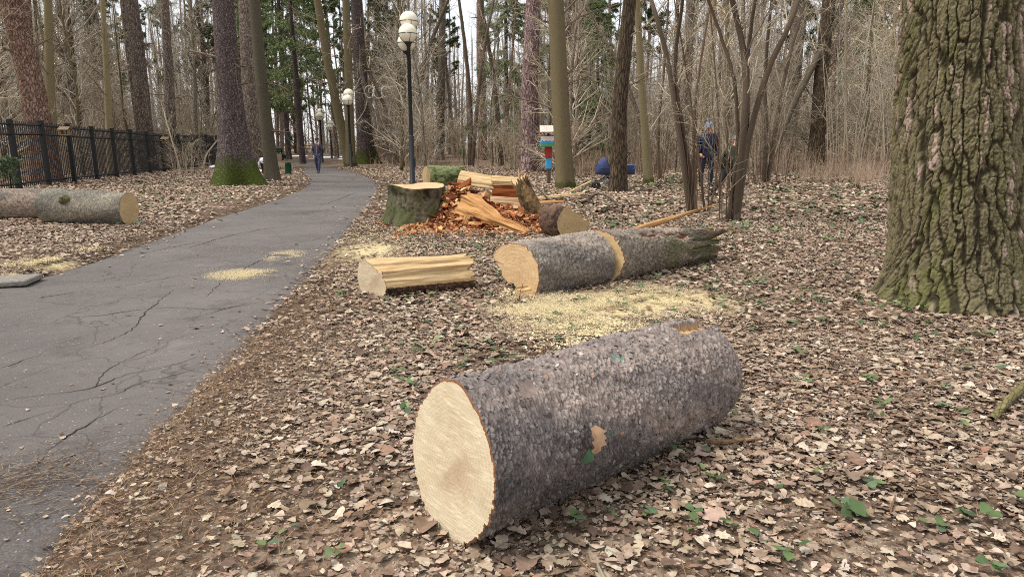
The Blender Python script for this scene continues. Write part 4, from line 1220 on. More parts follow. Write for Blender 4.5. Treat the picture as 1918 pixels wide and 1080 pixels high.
def trunk(name, P, R, S, bark, root, flare=0.0, rs=1, rings=None):
    """tapered trunk along P (K,3) with radii R; buttress flare at the foot"""
    P = np.array(P, float); R = np.array(R, float)
    n = rings or max(14, int(np.linalg.norm(P[-1] - P[0]) * 3))
    s = np.concatenate([[0], np.cumsum(np.linalg.norm(np.diff(P, axis=0), axis=1))])
    q = np.concatenate([np.linspace(0, min(1.2, s[-1] * .2), 10)[:-1], np.linspace(min(1.2, s[-1] * .2), s[-1], n)])
    C = np.stack([np.interp(q, s, P[:, k]) for k in range(3)], 1)
    for k in range(2):      # soften kinks
        C[1:-1, :2] = .5 * C[1:-1, :2] + .25 * (C[:-2, :2] + C[2:, :2])
    r = np.interp(q, s, R)
    a = np.arange(S) * 2 * math.pi / S
    fl = flare * np.exp(-q / (R[0] * 1.6))[:, None] * (1 + .55 * np.sin(a * 3 + rs) * 1 + .35 * np.sin(a * 5 + 2 * rs))[None]
    rad = r[:, None] * (1 + fl + .05 * fbm(np.cos(a)[None] * 1.5 + rs + 0 * q[:, None], np.sin(a)[None] + q[:, None] * .9, rs, 3))
    V = C[:, None, :] + np.stack([rad * np.cos(a), rad * np.sin(a), 0 * rad], -1)
    K = len(q)
    k = np.arange(K - 1)[:, None] * S; j = np.arange(S)[None]; j2 = (j + 1) % S
    F = np.stack([k + j, k + j2, k + S + j2, k + S + j], -1).reshape(-1, 4)
    cu = 2 * math.pi * R[0] * .85 / S
    u0 = cu * j + 0 * k; u1 = cu * (j + 1) + 0 * k; v0 = q[:-1, None] + 0 * u0; v1 = q[1:, None] + 0 * u0
    UV = np.stack([np.stack([u0, v0], -1), np.stack([u1, v0], -1), np.stack([u1, v1], -1), np.stack([u0, v1], -1)], 2).reshape(-1, 4, 2)
    mb = MB(); mb.add(V.reshape(-1, 3), F, None, UV)
    return mb.build(name, bark, root), C, r

def twigset(mb, rng, P, R, spec, rmin):
    """spec: list of grow() settings, each level sprouting from the last; everything goes into mb"""
    for sp in spec:
        n, tr, ln, ang, up, K, wig, rr, S = sp
        P, R = grow(rng, P, R, n, tr, ln, ang, up, K, wig, rr, 9, rmin, .35, .45)
        k = rng.uniform(.5, 1.45, len(P)); tubes(mb, P, R, S, np.stack([k, k, k], 1))

NAMED = [(1321, 21.4, 26), (1148, 23, 45), (1025, 24, 16), (861, 58, 14), (767, 24, 10), (655, 40, 9), (597, 40, 20)]
def named_tree(name, label, base, top, w, bark, H=17, crown=None, flare=.35, S=28, seed=1, twigs=None, tm=None, mid=None, cat='tree', rs=None, group=None):
    """base/top/mid pixels of the photograph and pixel widths; the trunk goes on above the frame to height H"""
    b = at(*base); Y = b.y + .0; NAMED.append((base[0] * .6 + top[0] * .4, Y, w[0] * .6)); dp = depth(Y, 1.0)
    pts = [(b.x, b.y, b.z - .12)]; rad = [w[0] / FPX * dp / 2]
    for q, ww in zip((mid or []) + [top], list(w[1:])):
        p = on(q[0], q[1], Y); pts.append((p.x, p.y, p.z)); rad.append(ww / FPX * dp / 2)
    d = Vector(pts[-1]) - Vector(pts[-2] if len(pts) > 2 else pts[0]); d.normalize()
    d = (d + Vector((0, 0, .6))).normalized(); t = Vector(pts[-1])
    up = max(2.0, H - t.z)
    pts.append(tuple(t + d * up * .5)); rad.append(rad[-1] * .75)
    pts.append(tuple(t + d * up * .5 + Vector((0, 0, up * .5)))); rad.append(rad[-1] * .25)
    P = np.array(pts) - np.array([b.x, b.y, b.z])
    root = thing(name, label, cat, (b.x, b.y, b.z), group)
    o, C, r = trunk('trunk', P, rad, S, bark, root, flare, seed)
    rng = np.random.default_rng(seed)
    mb = MB()
    sp = twigs or [(26, (.2, .98), (1.2, 3.2), (45, 85), .10, 7, .14, .13, 5), (150, (.2, 1), (.5, 1.4), (30, 60), .05, 5, .15, .6, 3), (420, (.2, 1), (.25, .7), (30, 60), 0.0, 4, .15, .6, 3)]
    twigset(mb, rng, C[None], r[None], sp, .004)
    mb.build('crown', tm or T_LIMB, root, uv=False)
    return root

FEW = [(10, (.12, .6), (.5, 1.6), (70, 100), -.05, 6, .12, .16, 4), (50, (.2, 1), (.2, .7), (30, 70), 0, 4, .15, .6, 3),
       (16, (.6, .99), (1.2, 3), (60, 90), 0, 6, .12, .3, 4), (120, (.2, 1), (.3, .9), (30, 70), 0, 4, .15, .6, 3)]

# the big one on the right: furrowed bark modelled
def big_tree():
    c = at(1800, 594); r0 = .56
    C = Vector((on(1800, 560, c.y + .62).x, c.y + .62, c.z))
    root = thing('big_tree', 'very thick tree with deeply furrowed mossy bark at the right edge', 'tree', C)
    S, K, H = 560, 760, 5.2
    a = np.arange(S) * 2 * math.pi / S; z = np.concatenate([np.linspace(-.15, 3.6, K - 40), np.linspace(3.6, H, 41)[1:]]); K = len(z)
    Z, A = np.meshgrid(z, a, indexing='ij')
    base = np.interp(Z, [-.2, .0, .12, .3, .55, .85, 1.6, 2.8, 5.2], [.69, .655, .625, .60, .585, .575, .525, .465, .42]) * (1 + .16 * np.exp(-np.clip(Z, 0, 9) / .30) * (1 + .35 * np.sin(A * 5 + .5) + .2 * np.sin(A * 3 + 2)))
    circ = 2 * math.pi * r0; n = 37
    u = A / (2 * math.pi) * n
    ca, sa = np.cos(A), np.sin(A)
    u = u + .75 * fbm(ca * 2.1 + 3, sa * 2.1 + Z * 2.0, 5, 3) + .42 * fbm(ca * 11, sa * 11 + Z * 9, 6, 4)
    v = Z * 1.35 + .5 * fbm(ca * 5, sa * 5 + Z * 3, 7, 3)
    f1, f2, idr, du, dv = worley(u, v, 31, n)
    ed = smooth(.03, .20, f2 - f1)
    crk = smooth(.0, .06, np.abs(fbm(ca * 4, sa * 4 + Z * 5.5, 22, 4)))
    ed = ed * (.45 + .55 * crk)
    u2 = A / (2 * math.pi) * 90 + .5 * fbm(ca * 14, sa * 14 + Z * 14, 8, 2)
    g1, g2, idr2, _, _ = worley(u2, Z * 8 + .4 * fbm(ca * 20, sa * 20 + Z * 18, 3, 2), 35, 90)
    ed2 = smooth(.0, .25, g2 - g1)
    fine = fbm(ca * 45, sa * 45 + Z * 45, 9, 4)
    h = ed * (.018 + .010 * idr) + ed * ed2 * (.004 + .009 * idr2) + .012 * fine + .03 * fbm(ca * 1.5, sa * 1.5 + Z * .8, 4, 3)
    rad = base + h - .04
    cx = -.134 * Z
    V = np.stack([rad * ca + cx, rad * sa, Z], -1).reshape(-1, 3)
    olive, olive2, grey, pink, dark, moss = [np.array(lin(*q)[:3]) for q in ((90, 84, 62), (126, 117, 90), (138, 124, 111), (164, 142, 130), (46, 40, 31), (82, 88, 38))]
    k = np.clip(.5 + .5 * fine + .3 * (idr2 - .5), 0, 1)[..., None]
    col = olive * (1 - k) + olive2 * k
    pk = smooth(.76, .80, .55 * idr2 + .45 * idr + .22 * fbm(ca * 2, sa * 2 + Z * 1.3, 12, 3) + .07 * smooth(.3, 2.2, Z))[..., None] * ed2[..., None] * ed[..., None]
    col = col * (1 - pk) + pk * (grey * (1 - idr[..., None]) + pink * idr[..., None])
    left = smooth(-.2, -.9, ca)[..., None]
    mo = smooth(.0, .45, fbm(ca * 3, sa * 3 + Z * 2, 14, 5) + .5 * np.exp(-Z / .5) - .08)[..., None] * .5 * (.35 + .65 * left)
    col = col * (1 - mo) + mo * moss * (.7 + .8 * (fine[..., None] + .5))
    col = col * (.15 + .85 * ed[..., None]) + dark * .85 * (1 - ed[..., None])
    i = np.arange(K - 1)[:, None] * S; j = np.arange(S)[None]; j2 = (j + 1) % S
    F = np.stack([i + j, i + j2, i + S + j2, i + S + j], -1).reshape(-1, 4)
    mb = MB(); mb.add(V, F, col.reshape(-1, 3))
    # upper trunk above the frame
    tubes(mb, np.array([[-.69, 0, 5.1], [-1.1, 0, 10], [-1.2, .1, 16], [-1.1, .1, 22]]), np.array([.42, .36, .25, .05]), 24, np.array([list(olive)]))
    mb.build('trunk', mat_col('big_tree_bark', .95, .12, 70, .35, .5), root, uv=False)
    rng = np.random.default_rng(101); mb = MB()
    # thin low sprays hanging across the front, then the crown
    P0 = []; 
    for (x, z0, ln, dy) in ((1.0, 3.05, 1.7, -1.0), (1.25, 2.75, 1.9, -1.5), (.9, 2.55, 1.2, -1.2), (1.1, 3.4, 2.1, -.9)):
        t = np.linspace(0, 1, 8)[:, None]
        P0.append(np.array([[x, dy, z0]]) * 1.0 + t * np.array([[-ln, -.25, -.22]]) + np.array([[0, 0, .10]]) * np.sin(t * 3))
        P0[-1] = P0[-1] + np.cumsum(rng.normal(0, .012, (8, 3)), 0)
    P0 = np.array(P0); R0 = np.linspace(.006, .0025, 8)[None].repeat(len(P0), 0)
    tubes(mb, P0, R0, 4)
    P1, R1 = grow(rng, P0, R0, 60, (.1, 1), (.15, .5), (25, 55), .0, 5, .12, .7, 9, .0018)
    tubes(mb, P1, R1, 3)
    P2, R2 = grow(rng, P1, R1, 140, (.2, 1), (.05, .18), (30, 60), .0, 4, .12, .8, 9, .0014)
    tubes(mb, P2, R2, 3)
    # limb that carries them, from the trunk round the right side
    tubes(mb, np.array([[-.2, 0, 3.6], [.6, -.4, 3.4], [1.15, -1.0, 3.1]]), np.array([.03, .018, .008]), 6)
    PT = np.array([[[-.9, 0, 7.], [-1.2, 0, 14], [-1.1, .1, 21]]]); RT = np.array([[.4, .3, .1]])
    twigset(mb, rng, PT, RT, [(30, (0, 1), (2, 5), (60, 90), 0, 7, .12, .25, 5), (150, (.2, 1), (.6, 1.6), (30, 60), 0, 5, .15, .6, 3)], .006)
    mb.build('crown', T_PALE, root, uv=False)
big_tree()

# trees one can tell apart, left to right (base pixel, top pixel, pixel widths)
named_tree('pine_tree', 'thick leaning pine with reddish plated bark behind the first fence bays', (92, 344), (20, 0), (48, 41, 35), B_PINE, 22, seed=3, twigs=FEW, mid=[(62, 170)], flare=.2)
named_tree('pine_tree', 'pale orange-pink pine trunk just right of the thick leaning pine', (66, 318), (47, 0), (22, 17), B_PINE, 22, seed=33, twigs=FEW, flare=.15)
named_tree('slim_tree', 'straight smooth olive tree with long bare limbs reaching right over the fence', (104, 336), (90, 0), (17, 15, 13), B_GREEN, 15, seed=4, mid=[(93, 150)], flare=.12)
named_tree('slim_tree', 'smooth pale olive tree in the middle behind the fence', (208, 330), (192, 0), (14, 11, 8), B_GREEN, 14, seed=5, mid=[(201, 160)], flare=.12)
named_tree('pine_tree', 'brownish-pink pine behind the fence, right of the middle olive tree', (278, 318), (246, 0), (30, 26, 22), B_PINEDK, 22, seed=6, twigs=FEW, mid=[(262, 140)], flare=.15)
named_tree('pine_tree', 'slender dull pink pine behind the far fence bays', (326, 312), (308, 0), (18, 14), B_PINEDK, 20, seed=7, twigs=FEW, flare=.15)
named_tree('spruce_trunk_tree', 'purple-grey spruce with bright green mossy foot left of the path', (446, 346), (417, 0), (60, 44, 36), B_SPRUCEM, 22, seed=8, twigs=FEW, mid=[(432, 200)], flare=.75, S=48)
named_tree('pine_tree', 'grey-pink pine rising between the mossy-footed spruce and the path', (478, 312), (462, 0), (38, 33, 30), B_PINEDK, 22, seed=9, twigs=FEW, mid=[(470, 150)], flare=.15)
named_tree('birch_tree', 'dark lichen-spotted trunk leaning over the black bin with white bag', (512, 338), (476, 0), (26, 21, 20), B_LICHEN, 17, seed=10, twigs=FEW, mid=[(490, 160)], flare=.35)
named_tree('leaning_tree', 'bare olive tree curving up to the left beside the second lamp', (657, 309), (594, 0), (20, 17, 14, 13), B_GREEND, 16, seed=11, mid=[(634, 215), (612, 110)], flare=.2, tm=T_BROWN)
named_tree('slim_tree', 'straight olive tree standing right behind the second lamp', (657, 311), (648, 0), (18, 15, 13), B_GREEND, 16, seed=12, mid=[(653, 150)], flare=.4, tm=T_BROWN)
named_tree('spruce_trunk_tree', 'grey spruce with spreading mossy roots right of the second lamp', (686, 307), (667, 0), (30, 24, 20), B_SPRUCEM, 22, seed=13, twigs=FEW, mid=[(676, 150)], flare=.7)
named_tree('larch_tree', 'pinkish-purple larch with plated bark behind the bird house', (993, 322), (999, 0), (36, 31, 26), B_LARCH, 22, seed=14, twigs=FEW, mid=[(992, 160)], flare=.2, S=40)
named_tree('smooth_tree', 'stout olive-brown tree half hiding the painted bird house', (1060, 353), (1041, 0), (34, 31, 29), B_GREEND, 17, seed=15, mid=[(1049, 180)], flare=.25, S=40)
named_tree('oak_tree', 'dark furrowed tree leaning right in front of the blue stroller', (1158, 361), (1180, 0), (32, 27, 23), B_OAK, 17, seed=16, mid=[(1161, 180)], flare=.3, S=40)
named_tree('slim_tree', 'slim yellowish-olive tree with mossy foot right of the stroller', (1216, 344), (1193, 0), (18, 13, 11), B_GREEN, 14, seed=17, mid=[(1202, 160)], flare=.4, tm=T_PALE)
named_tree('brown_tree', 'brown tree forking low in the thicket between stroller and hazels', (1103, 300), (1106, 40), (15, 11), B_GREY, 12, seed=18, flare=.15)
named_tree('brown_tree', 'thick brown tree with flared roots in the beige thicket, mid right', (1528, 322), (1552, 0), (29, 24, 21), B_OAK, 18, seed=19, mid=[(1537, 150)], flare=.45, S=32)
named_tree('birch_tree', 'white birch trunk close behind the flared brown tree', (1556, 300), (1566, 0), (9, 8), B_BIRCH, 15, seed=20, flare=.1)
named_tree('pine_tree', 'thin reddish trunk slanting across the white birch', (1544, 304), (1573, 20), (11, 9), B_PINE, 15, seed=21, twigs=FEW, flare=.1)
named_tree('brown_tree', 'grey-brown tree standing left of the flared brown tree in the thicket', (1479, 302), (1492, 0), (22, 17), B_GREY, 17, seed=22, flare=.2)
named_tree('brown_tree', 'dark brown tree behind the hazel clump with the two people', (1278, 322), (1294, 0), (20, 16), B_GREY, 17, seed=23, flare=.2)
named_tree('slim_tree', 'thin dark trunk in the wood behind the near lamp post', (824, 300), (829, 0), (16, 12), B_GREY, 17, seed=24, flare=.3)
named_tree('pine_tree', 'tall orange-tinted pine rising in the wood behind the hollow logs', (905, 300), (900, 0), (16, 13), B_PINE, 22, seed=25, twigs=FEW, flare=.15)
named_tree('leaning_tree', 'lichen-covered leaning trunk right of the bending person', (1432, 322), (1566, 40), (13, 12, 10), B_LICHEN, 9, seed=26, mid=[(1484, 200)], flare=.1)
named_tree('leaning_tree', 'thin bare trunk slanting up left behind the furrowed tree', (1234, 318), (1090, 0), (9, 8, 7), B_GREY, 9, seed=27, mid=[(1165, 130)], flare=.1)
named_tree('leaning_tree', 'dark crooked tree slanting up left beside the spruce with mossy roots', (742, 310), (690, 190), (12, 9), B_GREY, 7, seed=28, flare=.1, mid=None)
named_tree('pale_tree', 'pale barkless trunk at the right picture edge behind the thick tree', (1930, 480), (1912, 0), (26, 22), mat_bark('pale_dead_bark', lin(176, 160, 138), lin(198, 184, 162), lin(120, 98, 76), 6, 3, .4, .01), 12, seed=29, twigs=FEW, flare=.1)

# ---------------------------------------------------------------- hazel clumps near at hand
def hazel(base, stems, label, seed, nthin=16, spread=.25, hz=4.5, bark=B_HAZEL, twm=T_BROWN, group=None, dens=1.0):
    """stems: list of (pixel polyline, pixel width) drawn at the clump's distance"""
    b = at(*base); rng = np.random.default_rng(seed); dp = depth(b.y, 1)
    root = thing('hazel_bush', label, 'bush', b, group)
    PL, RL = [], []
    mb = MB()
    for pl, w in stems:
        pts = [on(px, py, b.y + rng.normal(0, .12)) - b for px, py in pl]
        pts = [np.array(p) for p in pts]; pts[0] = np.array([pts[0][0], pts[0][1] * .3, -.1])
        d = pts[-1] - pts[-2]; pts.append(pts[-1] + unit(d) * 1.8)
        P = resample(chaikin(np.array(pts), 2), 24); P = P + np.cumsum(rng.normal(0, .006, P.shape), 0)
        R = np.linspace(w, w * .42, 24) / FPX * dp / 2
        mb2 = MB(); tubes(mb2, P, R, 10); mb2.build('stem', B_STEM if w > 7 else bark, root)
        PL.append(P); RL.append(R)
    for k in range(nthin):
        a = rng.uniform(0, 2 * math.pi); r = abs(rng.normal(0, spread)) ; h = rng.uniform(min(1.6, hz * .4), hz)
        lean = rng.uniform(.02, .26) * h; a2 = a + rng.normal(0, .5)
        t = np.linspace(0, 1, 24)[:, None]
        P = np.array([[r * math.cos(a), r * math.sin(a), -.05]]) + t * np.array([[0, 0, h]]) + (t ** 1.5) * lean * np.array([[math.cos(a2), math.sin(a2), 0]])
        P = P + np.cumsum(rng.normal(0, .008, P.shape), 0)
        R = np.linspace(1, .3, 24) * rng.uniform(.006, .017)
        mb2 = MB(); tubes(mb2, P, R, 6); mb2.build('stem', bark, root)
        PL.append(P); RL.append(R)
    P = np.array(PL); R = np.array(RL)
    twigset(mb, rng, P, R, [(int(70 * dens), (.2, 1), (.4, 1.6), (20, 60), .12, 6, .14, .5, 4), (int(320 * dens), (.15, 1), (.25, .8), (20, 60), .05, 5, .16, .6, 3), (int(600 * dens), (.2, 1), (.1, .35), (25, 60), .03, 4, .16, .7, 3)], .0032)
    mb.build('crown', twm, root, uv=False)
    return root
hazel((1368, 414), [([(1372, 412), (1384, 330), (1397, 220), (1400, 150), (1388, 60), (1366, -40)], 14), ([(1380, 412), (1393, 300), (1412, 200), (1440, 120), (1480, 40), (1500, -30)], 12),
                    ([(1360, 410), (1378, 330), (1384, 250), (1378, 150), (1352, 70), (1318, -20)], 8), ([(1378, 410), (1392, 330), (1402, 240), (1398, 120), (1410, 20)], 9)],
      'big hazel with forked thick stems, hiding the bending person', 201, 10, .13, 4.2, dens=.7)
hazel((1292, 400), [([(1290, 398), (1278, 300), (1262, 200), (1250, 110), (1228, 30), (1212, -20)], 11), ([(1294, 398), (1288, 290), (1268, 190), (1262, 100), (1276, 0)], 9), ([(1300, 398), (1302, 320), (1296, 230), (1310, 140)], 6)],
      'hazel clump with dark crooked stems left of the standing woman', 202, 8, .14, 4.0, dens=.4)
hazel((1326, 396), [([(1324, 394), (1312, 320), (1304, 250), (1290, 160)], 5), ([(1332, 394), (1343, 330), (1347, 240), (1340, 150)], 5)],
      'thin many-stemmed hazel growing in front of the standing woman', 203, 3, .2, 2.6, dens=.06)
hazel((1432, 344), [([(1428, 344), (1436, 260), (1430, 160), (1440, 40)], 9), ([(1434, 344), (1450, 260), (1462, 160), (1500, 20)], 8)],
      'grey hazel clump with a ring of dark leaf litter, right of the bending person', 204, 18, .35, 4.5)
hazel((880, 311), [([(880, 310), (882, 220), (876, 120), (860, 0)], 9), ([(884, 316), (893, 200), (905, 90), (925, 0)], 8)], 'upright hazel behind the hollow logs, left of the pink larch', 205, 26, .3, 5.0)
hazel((940, 310), [([(938, 309), (934, 220), (922, 120), (905, 20)], 9), ([(942, 316), (950, 200), (958, 110), (968, 0)], 7)], 'bushy hazel left behind the pink larch foot', 206, 18, .3, 5.0)
hazel((782, 304), [([(782, 303), (778, 250), (790, 120), (830, 20)], 10), ([(780, 303), (764, 240), (752, 130), (715, 40)], 10), ([(784, 303), (800, 200), (805, 80)], 7)],
      'wide hazel with forked stems directly behind the near lamp', 207, 26, .4, 5.5)
hazel((745, 306), [([(745, 304), (735, 240), (700, 150), (672, 100)], 7), ([(748, 304), (752, 200), (738, 100)], 6)], 'arching hazel between the second lamp and the near lamp', 208, 22, .4, 5.0)
hazel((1236, 336), [([(1236, 335), (1232, 250), (1244, 150), (1250, 60)], 6)], 'slender hazel right of the yellowish-olive tree', 209, 14, .3, 4.2)
hazel((340, 326), [([(338, 325), (330, 290), (322, 262)], 3)], 'pale straggly bush in front of the far fence bays', 210, 22, .4, 1.4, bark=T_PALE, twm=T_PALE, dens=.7)
hazel((377, 318), [([(376, 317), (384, 290), (400, 270)], 3)], 'small arching bush close by the mossy-footed spruce', 211, 12, .4, 1.2, bark=T_PALE, twm=T_PALE, dens=.5)

# ---------------------------------------------------------------- tree prototypes for the wood
def proto(name, trunkspec, bark, tw, spec, seed, rmin=.006, S=10, flare=.15):
    rng = np.random.default_rng(seed)
    H, r0, r1, wav, bend = trunkspec
    t = np.linspace(0, 1, 16)[:, None]
    P = np.array([[0, 0, -.15]]) + t * np.array([[0, 0, H]]) + np.cumsum(rng.normal(0, wav, (16, 3)) * [1, 1, 0], 0) + bend * t ** 2 * np.array([[1, 0, 0]])
    R = r0 + (r1 - r0) * np.linspace(0, 1, 16)
    root = thing(name, 'x', 'tree')
    o, C, r = trunk('trunk', P, R, S, bark, root, flare, seed, 24)
    mb = MB(); twigset(mb, rng, C[None], r[None], spec, rmin)
    c = mb.build('crown', tw, root, uv=False)
    return root

def needles(mb, rng, P, n, ln, w, hang, cols, lo=.25):
    """sprays of needles along the branches P (N,K,3)"""
    N, K, _ = P.shape
    i = rng.integers(0, N, n); t = rng.uniform(lo, 1, n) * (K - 1); k = np.minimum(t.astype(int), K - 2); q = (t - k)[:, None]
    b = P[i, k] * (1 - q) + P[i, k + 1] * q; T = unit(P[i, k + 1] - P[i, k])
    d = unit(T * rng.uniform(0, .8, (n, 1)) + rng.normal(0, .55, (n, 3)) + np.array([0, 0, -hang]))
    s = unit(np.cross(d, rng.normal(size=(n, 3))))
    L = rng.uniform(ln * .5, ln * 1.3, n)[:, None]; W = rng.uniform(w * .6, w * 1.3, n)[:, None]
    V = np.stack([b - s * W * .4, b + s * W * .4, b + d * L * .6 + s * W, b + d * L, b + d * L * .6 - s * W], 1)
    F = (np.array([[0, 1, 2, 3, 4]]) + (np.arange(n) * 5)[:, None])
    c = cols[rng.integers(0, len(cols), n)] * rng.uniform(.6, 1.3, (n, 1))
    mb.add(V.reshape(-1, 3), F, np.repeat(c, 5, 0))

SPC = np.array([lin(120, 136, 92)[:3], lin(136, 150, 100)[:3], lin(100, 122, 84)[:3], lin(156, 162, 110)[:3]])
PNC = np.array([lin(92, 108, 70)[:3], lin(78, 94, 62)[:3], lin(108, 120, 80)[:3]])
def spruce(name, H, r0, z0, seed, nb=110, nn=70000, Lmax=2.8, bark=None):
    rng = np.random.default_rng(seed)
    root = thing(name, 'x', 'tree')
    P = np.array([[0, 0, -.15], [.03, .02, H * .5], [0, 0, H]])
    o, C, r = trunk('trunk', P, [r0, r0 * .65, .03], 12, bark or B_SPRUCE, root, .3, seed, 20)
    t = rng.uniform(0, 1, nb) ** .9; z = z0 + (H - z0) * t
    a = rng.uniform(0, 2 * math.pi, nb); L = Lmax * (1 - t) ** .75 * rng.uniform(.7, 1.15, nb) + .25
    s = np.linspace(0, 1, 7)[None]
    rad = L[:, None] * s; zz = z[:, None] + L[:, None] * (-.55 * s + .28 * s ** 2.5)
    B = np.stack([rad * np.cos(a)[:, None], rad * np.sin(a)[:, None], zz], -1) + np.cumsum(rng.normal(0, .025, (nb, 7, 3)), 1)
    mb = MB(); tubes(mb, B, np.linspace(.022, .006, 7)[None].repeat(nb, 0), 4, mi=1)
    B2, R2 = grow(rng, B, np.full((nb, 7), .01), nb * 9, (.2, 1), (.35, .9), (35, 60), -.35, 4, .1, .8)
    tubes(mb, B2, R2 * .5, 3, mi=1); needles(mb, rng, B2, nn, .17, .013, .55, SPC, .05); needles(mb, rng, B, nn // 4, .17, .013, .5, SPC)
    mb.build('crown', [N_SPRUCE, T_DARK], root, uv=False)
    return root

def pine(name, H, r0, seed, zc=.55, nn=22000, bark=None):
    rng = np.random.default_rng(seed)
    root = thing(name, 'x', 'tree')
    t = np.linspace(0, 1, 12)[:, None]
    P = np.array([[0, 0, -.15]]) + t * np.array([[0, 0, H]]) + np.cumsum(rng.normal(0, .05, (12, 3)) * [1, 1, 0], 0)
    o, C, r = trunk('trunk', P, r0 * (1 - .75 * t[:, 0]), 12, bark or B_PINEDK, root, .15, seed, 24)
    mb = MB()
    dead, dr = grow(rng, C[None], r[None], 22, (.15, zc), (.5, 1.8), (70, 105), -.02, 6, .14, .2)
    tubes(mb, dead, dr, 4); d2, r2 = grow(rng, dead, dr, 90, (.2, 1), (.2, .7), (30, 70), 0, 4, .16, .6); tubes(mb, d2, r2, 3)
    B, R = grow(rng, C[None], r[None], 34, (zc, .99), (1.4, 3.0), (55, 85), .12, 6, .12, .35); tubes(mb, B, R, 4)
    B2, R2 = grow(rng, B, R, 190, (.3, 1), (.4, 1.0), (30, 60), .1, 4, .15, .6); tubes(mb, B2, R2, 3)
    for f in mb.mi: f[:] = 1
    needles(mb, rng, B2, nn, .22, .02, -.1, PNC, .4); mb.build('crown', [N_PINE, T_BROWN], root, uv=False)
    return root

DEC = [(34, (.10, 1), (1.0, 3.2), (30, 70), .16, 6, .12, .45, 4), (230, (.1, 1), (.5, 1.6), (25, 60), .05, 5, .15, .6, 3), (900, (.15, 1), (.25, .8), (25, 60), .02, 4, .15, .65, 3)]
PROT = {
    'slim': [proto('bare_tree', (13, .085, .015, .05, .6), B_GREEND, T_GREY, DEC, 301), proto('bare_tree', (15, .10, .02, .05, -.8), B_GREY, T_BROWN, DEC, 302),
             proto('bare_tree', (11, .06, .012, .07, .9), B_GREY, T_GREY, DEC, 303), proto('bare_tree', (14, .12, .02, .04, .3), B_GREEN, T_PALE, DEC, 304)],
    'thick': [proto('stout_tree', (18, .20, .04, .05, .5), B_OAK, T_DARK, DEC, 305, S=14), proto('stout_tree', (18, .17, .03, .06, -.6), B_GREY, T_GREY, DEC, 306, S=14)],
    'pine': [pine('tall_pine', 20, .19, 307), pine('tall_pine', 22, .22, 308, .5), pine('tall_pine', 18, .15, 309, .45)],
    'spruce': [spruce('spruce_tree', 17, .18, 2.8, 310), spruce('spruce_tree', 14, .15, 1.2, 311, 100, 60000, 2.4), spruce('spruce_tree', 19, .2, 4.6, 313)],
    'birch': [proto('young_birch', (14, .085, .015, .04, .4), B_BIRCH, T_DARK, DEC, 312)],
}
def shrub_proto(seed, n, h, spread, bark, tw):
    rng = np.random.default_rng(seed); root = thing('thicket_bush', 'x', 'bush')
    a = rng.uniform(0, 2 * math.pi, n); r = np.abs(rng.normal(0, spread, n)); hh = rng.uniform(.45, 1, n) * h; lean = rng.uniform(.02, .30, n) * hh
    t = np.linspace(0, 1, 9)[None, :, None]; dr = np.stack([np.cos(a), np.sin(a), 0 * a], 1)[:, None]
    P = dr * r[:, None, None] + t * hh[:, None, None] * np.array([0, 0, 1.]) + t ** 1.6 * lean[:, None, None] * dr + np.cumsum(rng.normal(0, .02, (n, 9, 3)), 1)
    P[:, 0, 2] = -.08
    R = np.linspace(1, .3, 9)[None] * rng.uniform(.008, .022, n)[:, None]
    mb = MB(); tubes(mb, P, R, 5); twigset(mb, rng, P, R, [(n * 5, (.2, 1), (.4, 1.5), (20, 55), .12, 5, .15, .55, 3), (n * 22, (.15, 1), (.2, .8), (25, 60), .04, 4, .16, .65, 3)], .005)
    mb.build('branches', tw, root, uv=False)
    return root
PROT['shrub'] = [shrub_proto(320, 26, 5.0, .3, B_HAZEL, T_BROWN), shrub_proto(321, 20, 4.2, .35, B_HAZEL, T_GREY), shrub_proto(322, 34, 3.0, .45, B_HAZEL, T_PALE), shrub_proto(323, 16, 6.0, .3, B_GREEND, T_GREY)]

GRP = {
    ('slim', 'L'): ('bare slim deciduous tree in the wood behind the metal fence', 'bare slim trees behind the fence'),
    ('slim', 'R'): ('bare slim deciduous tree in the wood right of the lamps', 'bare slim trees right of the lamps'),
    ('slim', 'C'): ('bare slim tree at the far end of the path', 'bare slim trees at the end of the path'),
    ('thick', 'L'): ('stouter bare grey-brown tree in the wood behind the metal fence', 'stouter bare trees behind the fence'),
    ('thick', 'R'): ('stouter bare grey-brown tree in the wood right of the lamps', 'stouter bare trees right of the lamps'),
    ('thick', 'C'): ('stouter bare tree at the far end of the path', 'stouter bare trees at the end of the path'),
    ('pine', 'L'): ('tall pine with a high green crown in the wood behind the fence', 'tall pines behind the fence'),
    ('pine', 'R'): ('tall pine with a high green crown in the wood right of the lamps', 'tall pines right of the lamps'),
    ('pine', 'C'): ('tall pine with a high green crown at the far end of the path', 'tall pines at the end of the path'),
    ('spruce', 'L'): ('dark green spruce with drooping boughs in the wood behind the fence', 'dark spruces behind the fence'),
    ('spruce', 'R'): ('dark green spruce with drooping boughs in the wood right of the lamps', 'dark spruces right of the lamps'),
    ('spruce', 'C'): ('dark green spruce overhanging the far stretch of the path', 'dark spruces over the far path'),
    ('birch', 'L'): ('young white-barked birch in the wood behind the fence', 'young birches behind the fence'),
    ('birch', 'R'): ('young white-barked birch in the wood right of the lamps', 'young birches right of the lamps'),
    ('birch', 'C'): ('young white-barked birch at the far end of the path', 'young birches at the end of the path'),
    ('shrub', 'L'): ('many-stemmed leafless bush in the wood behind the fence', 'leafless bushes behind the fence'),
    ('shrub', 'R'): ('many-stemmed leafless bush in the wood right of the lamps', 'leafless bushes right of the lamps'),
    ('shrub', 'C'): ('many-stemmed leafless bush near the far end of the path', 'leafless bushes at the end of the path'),
}
USED = set()
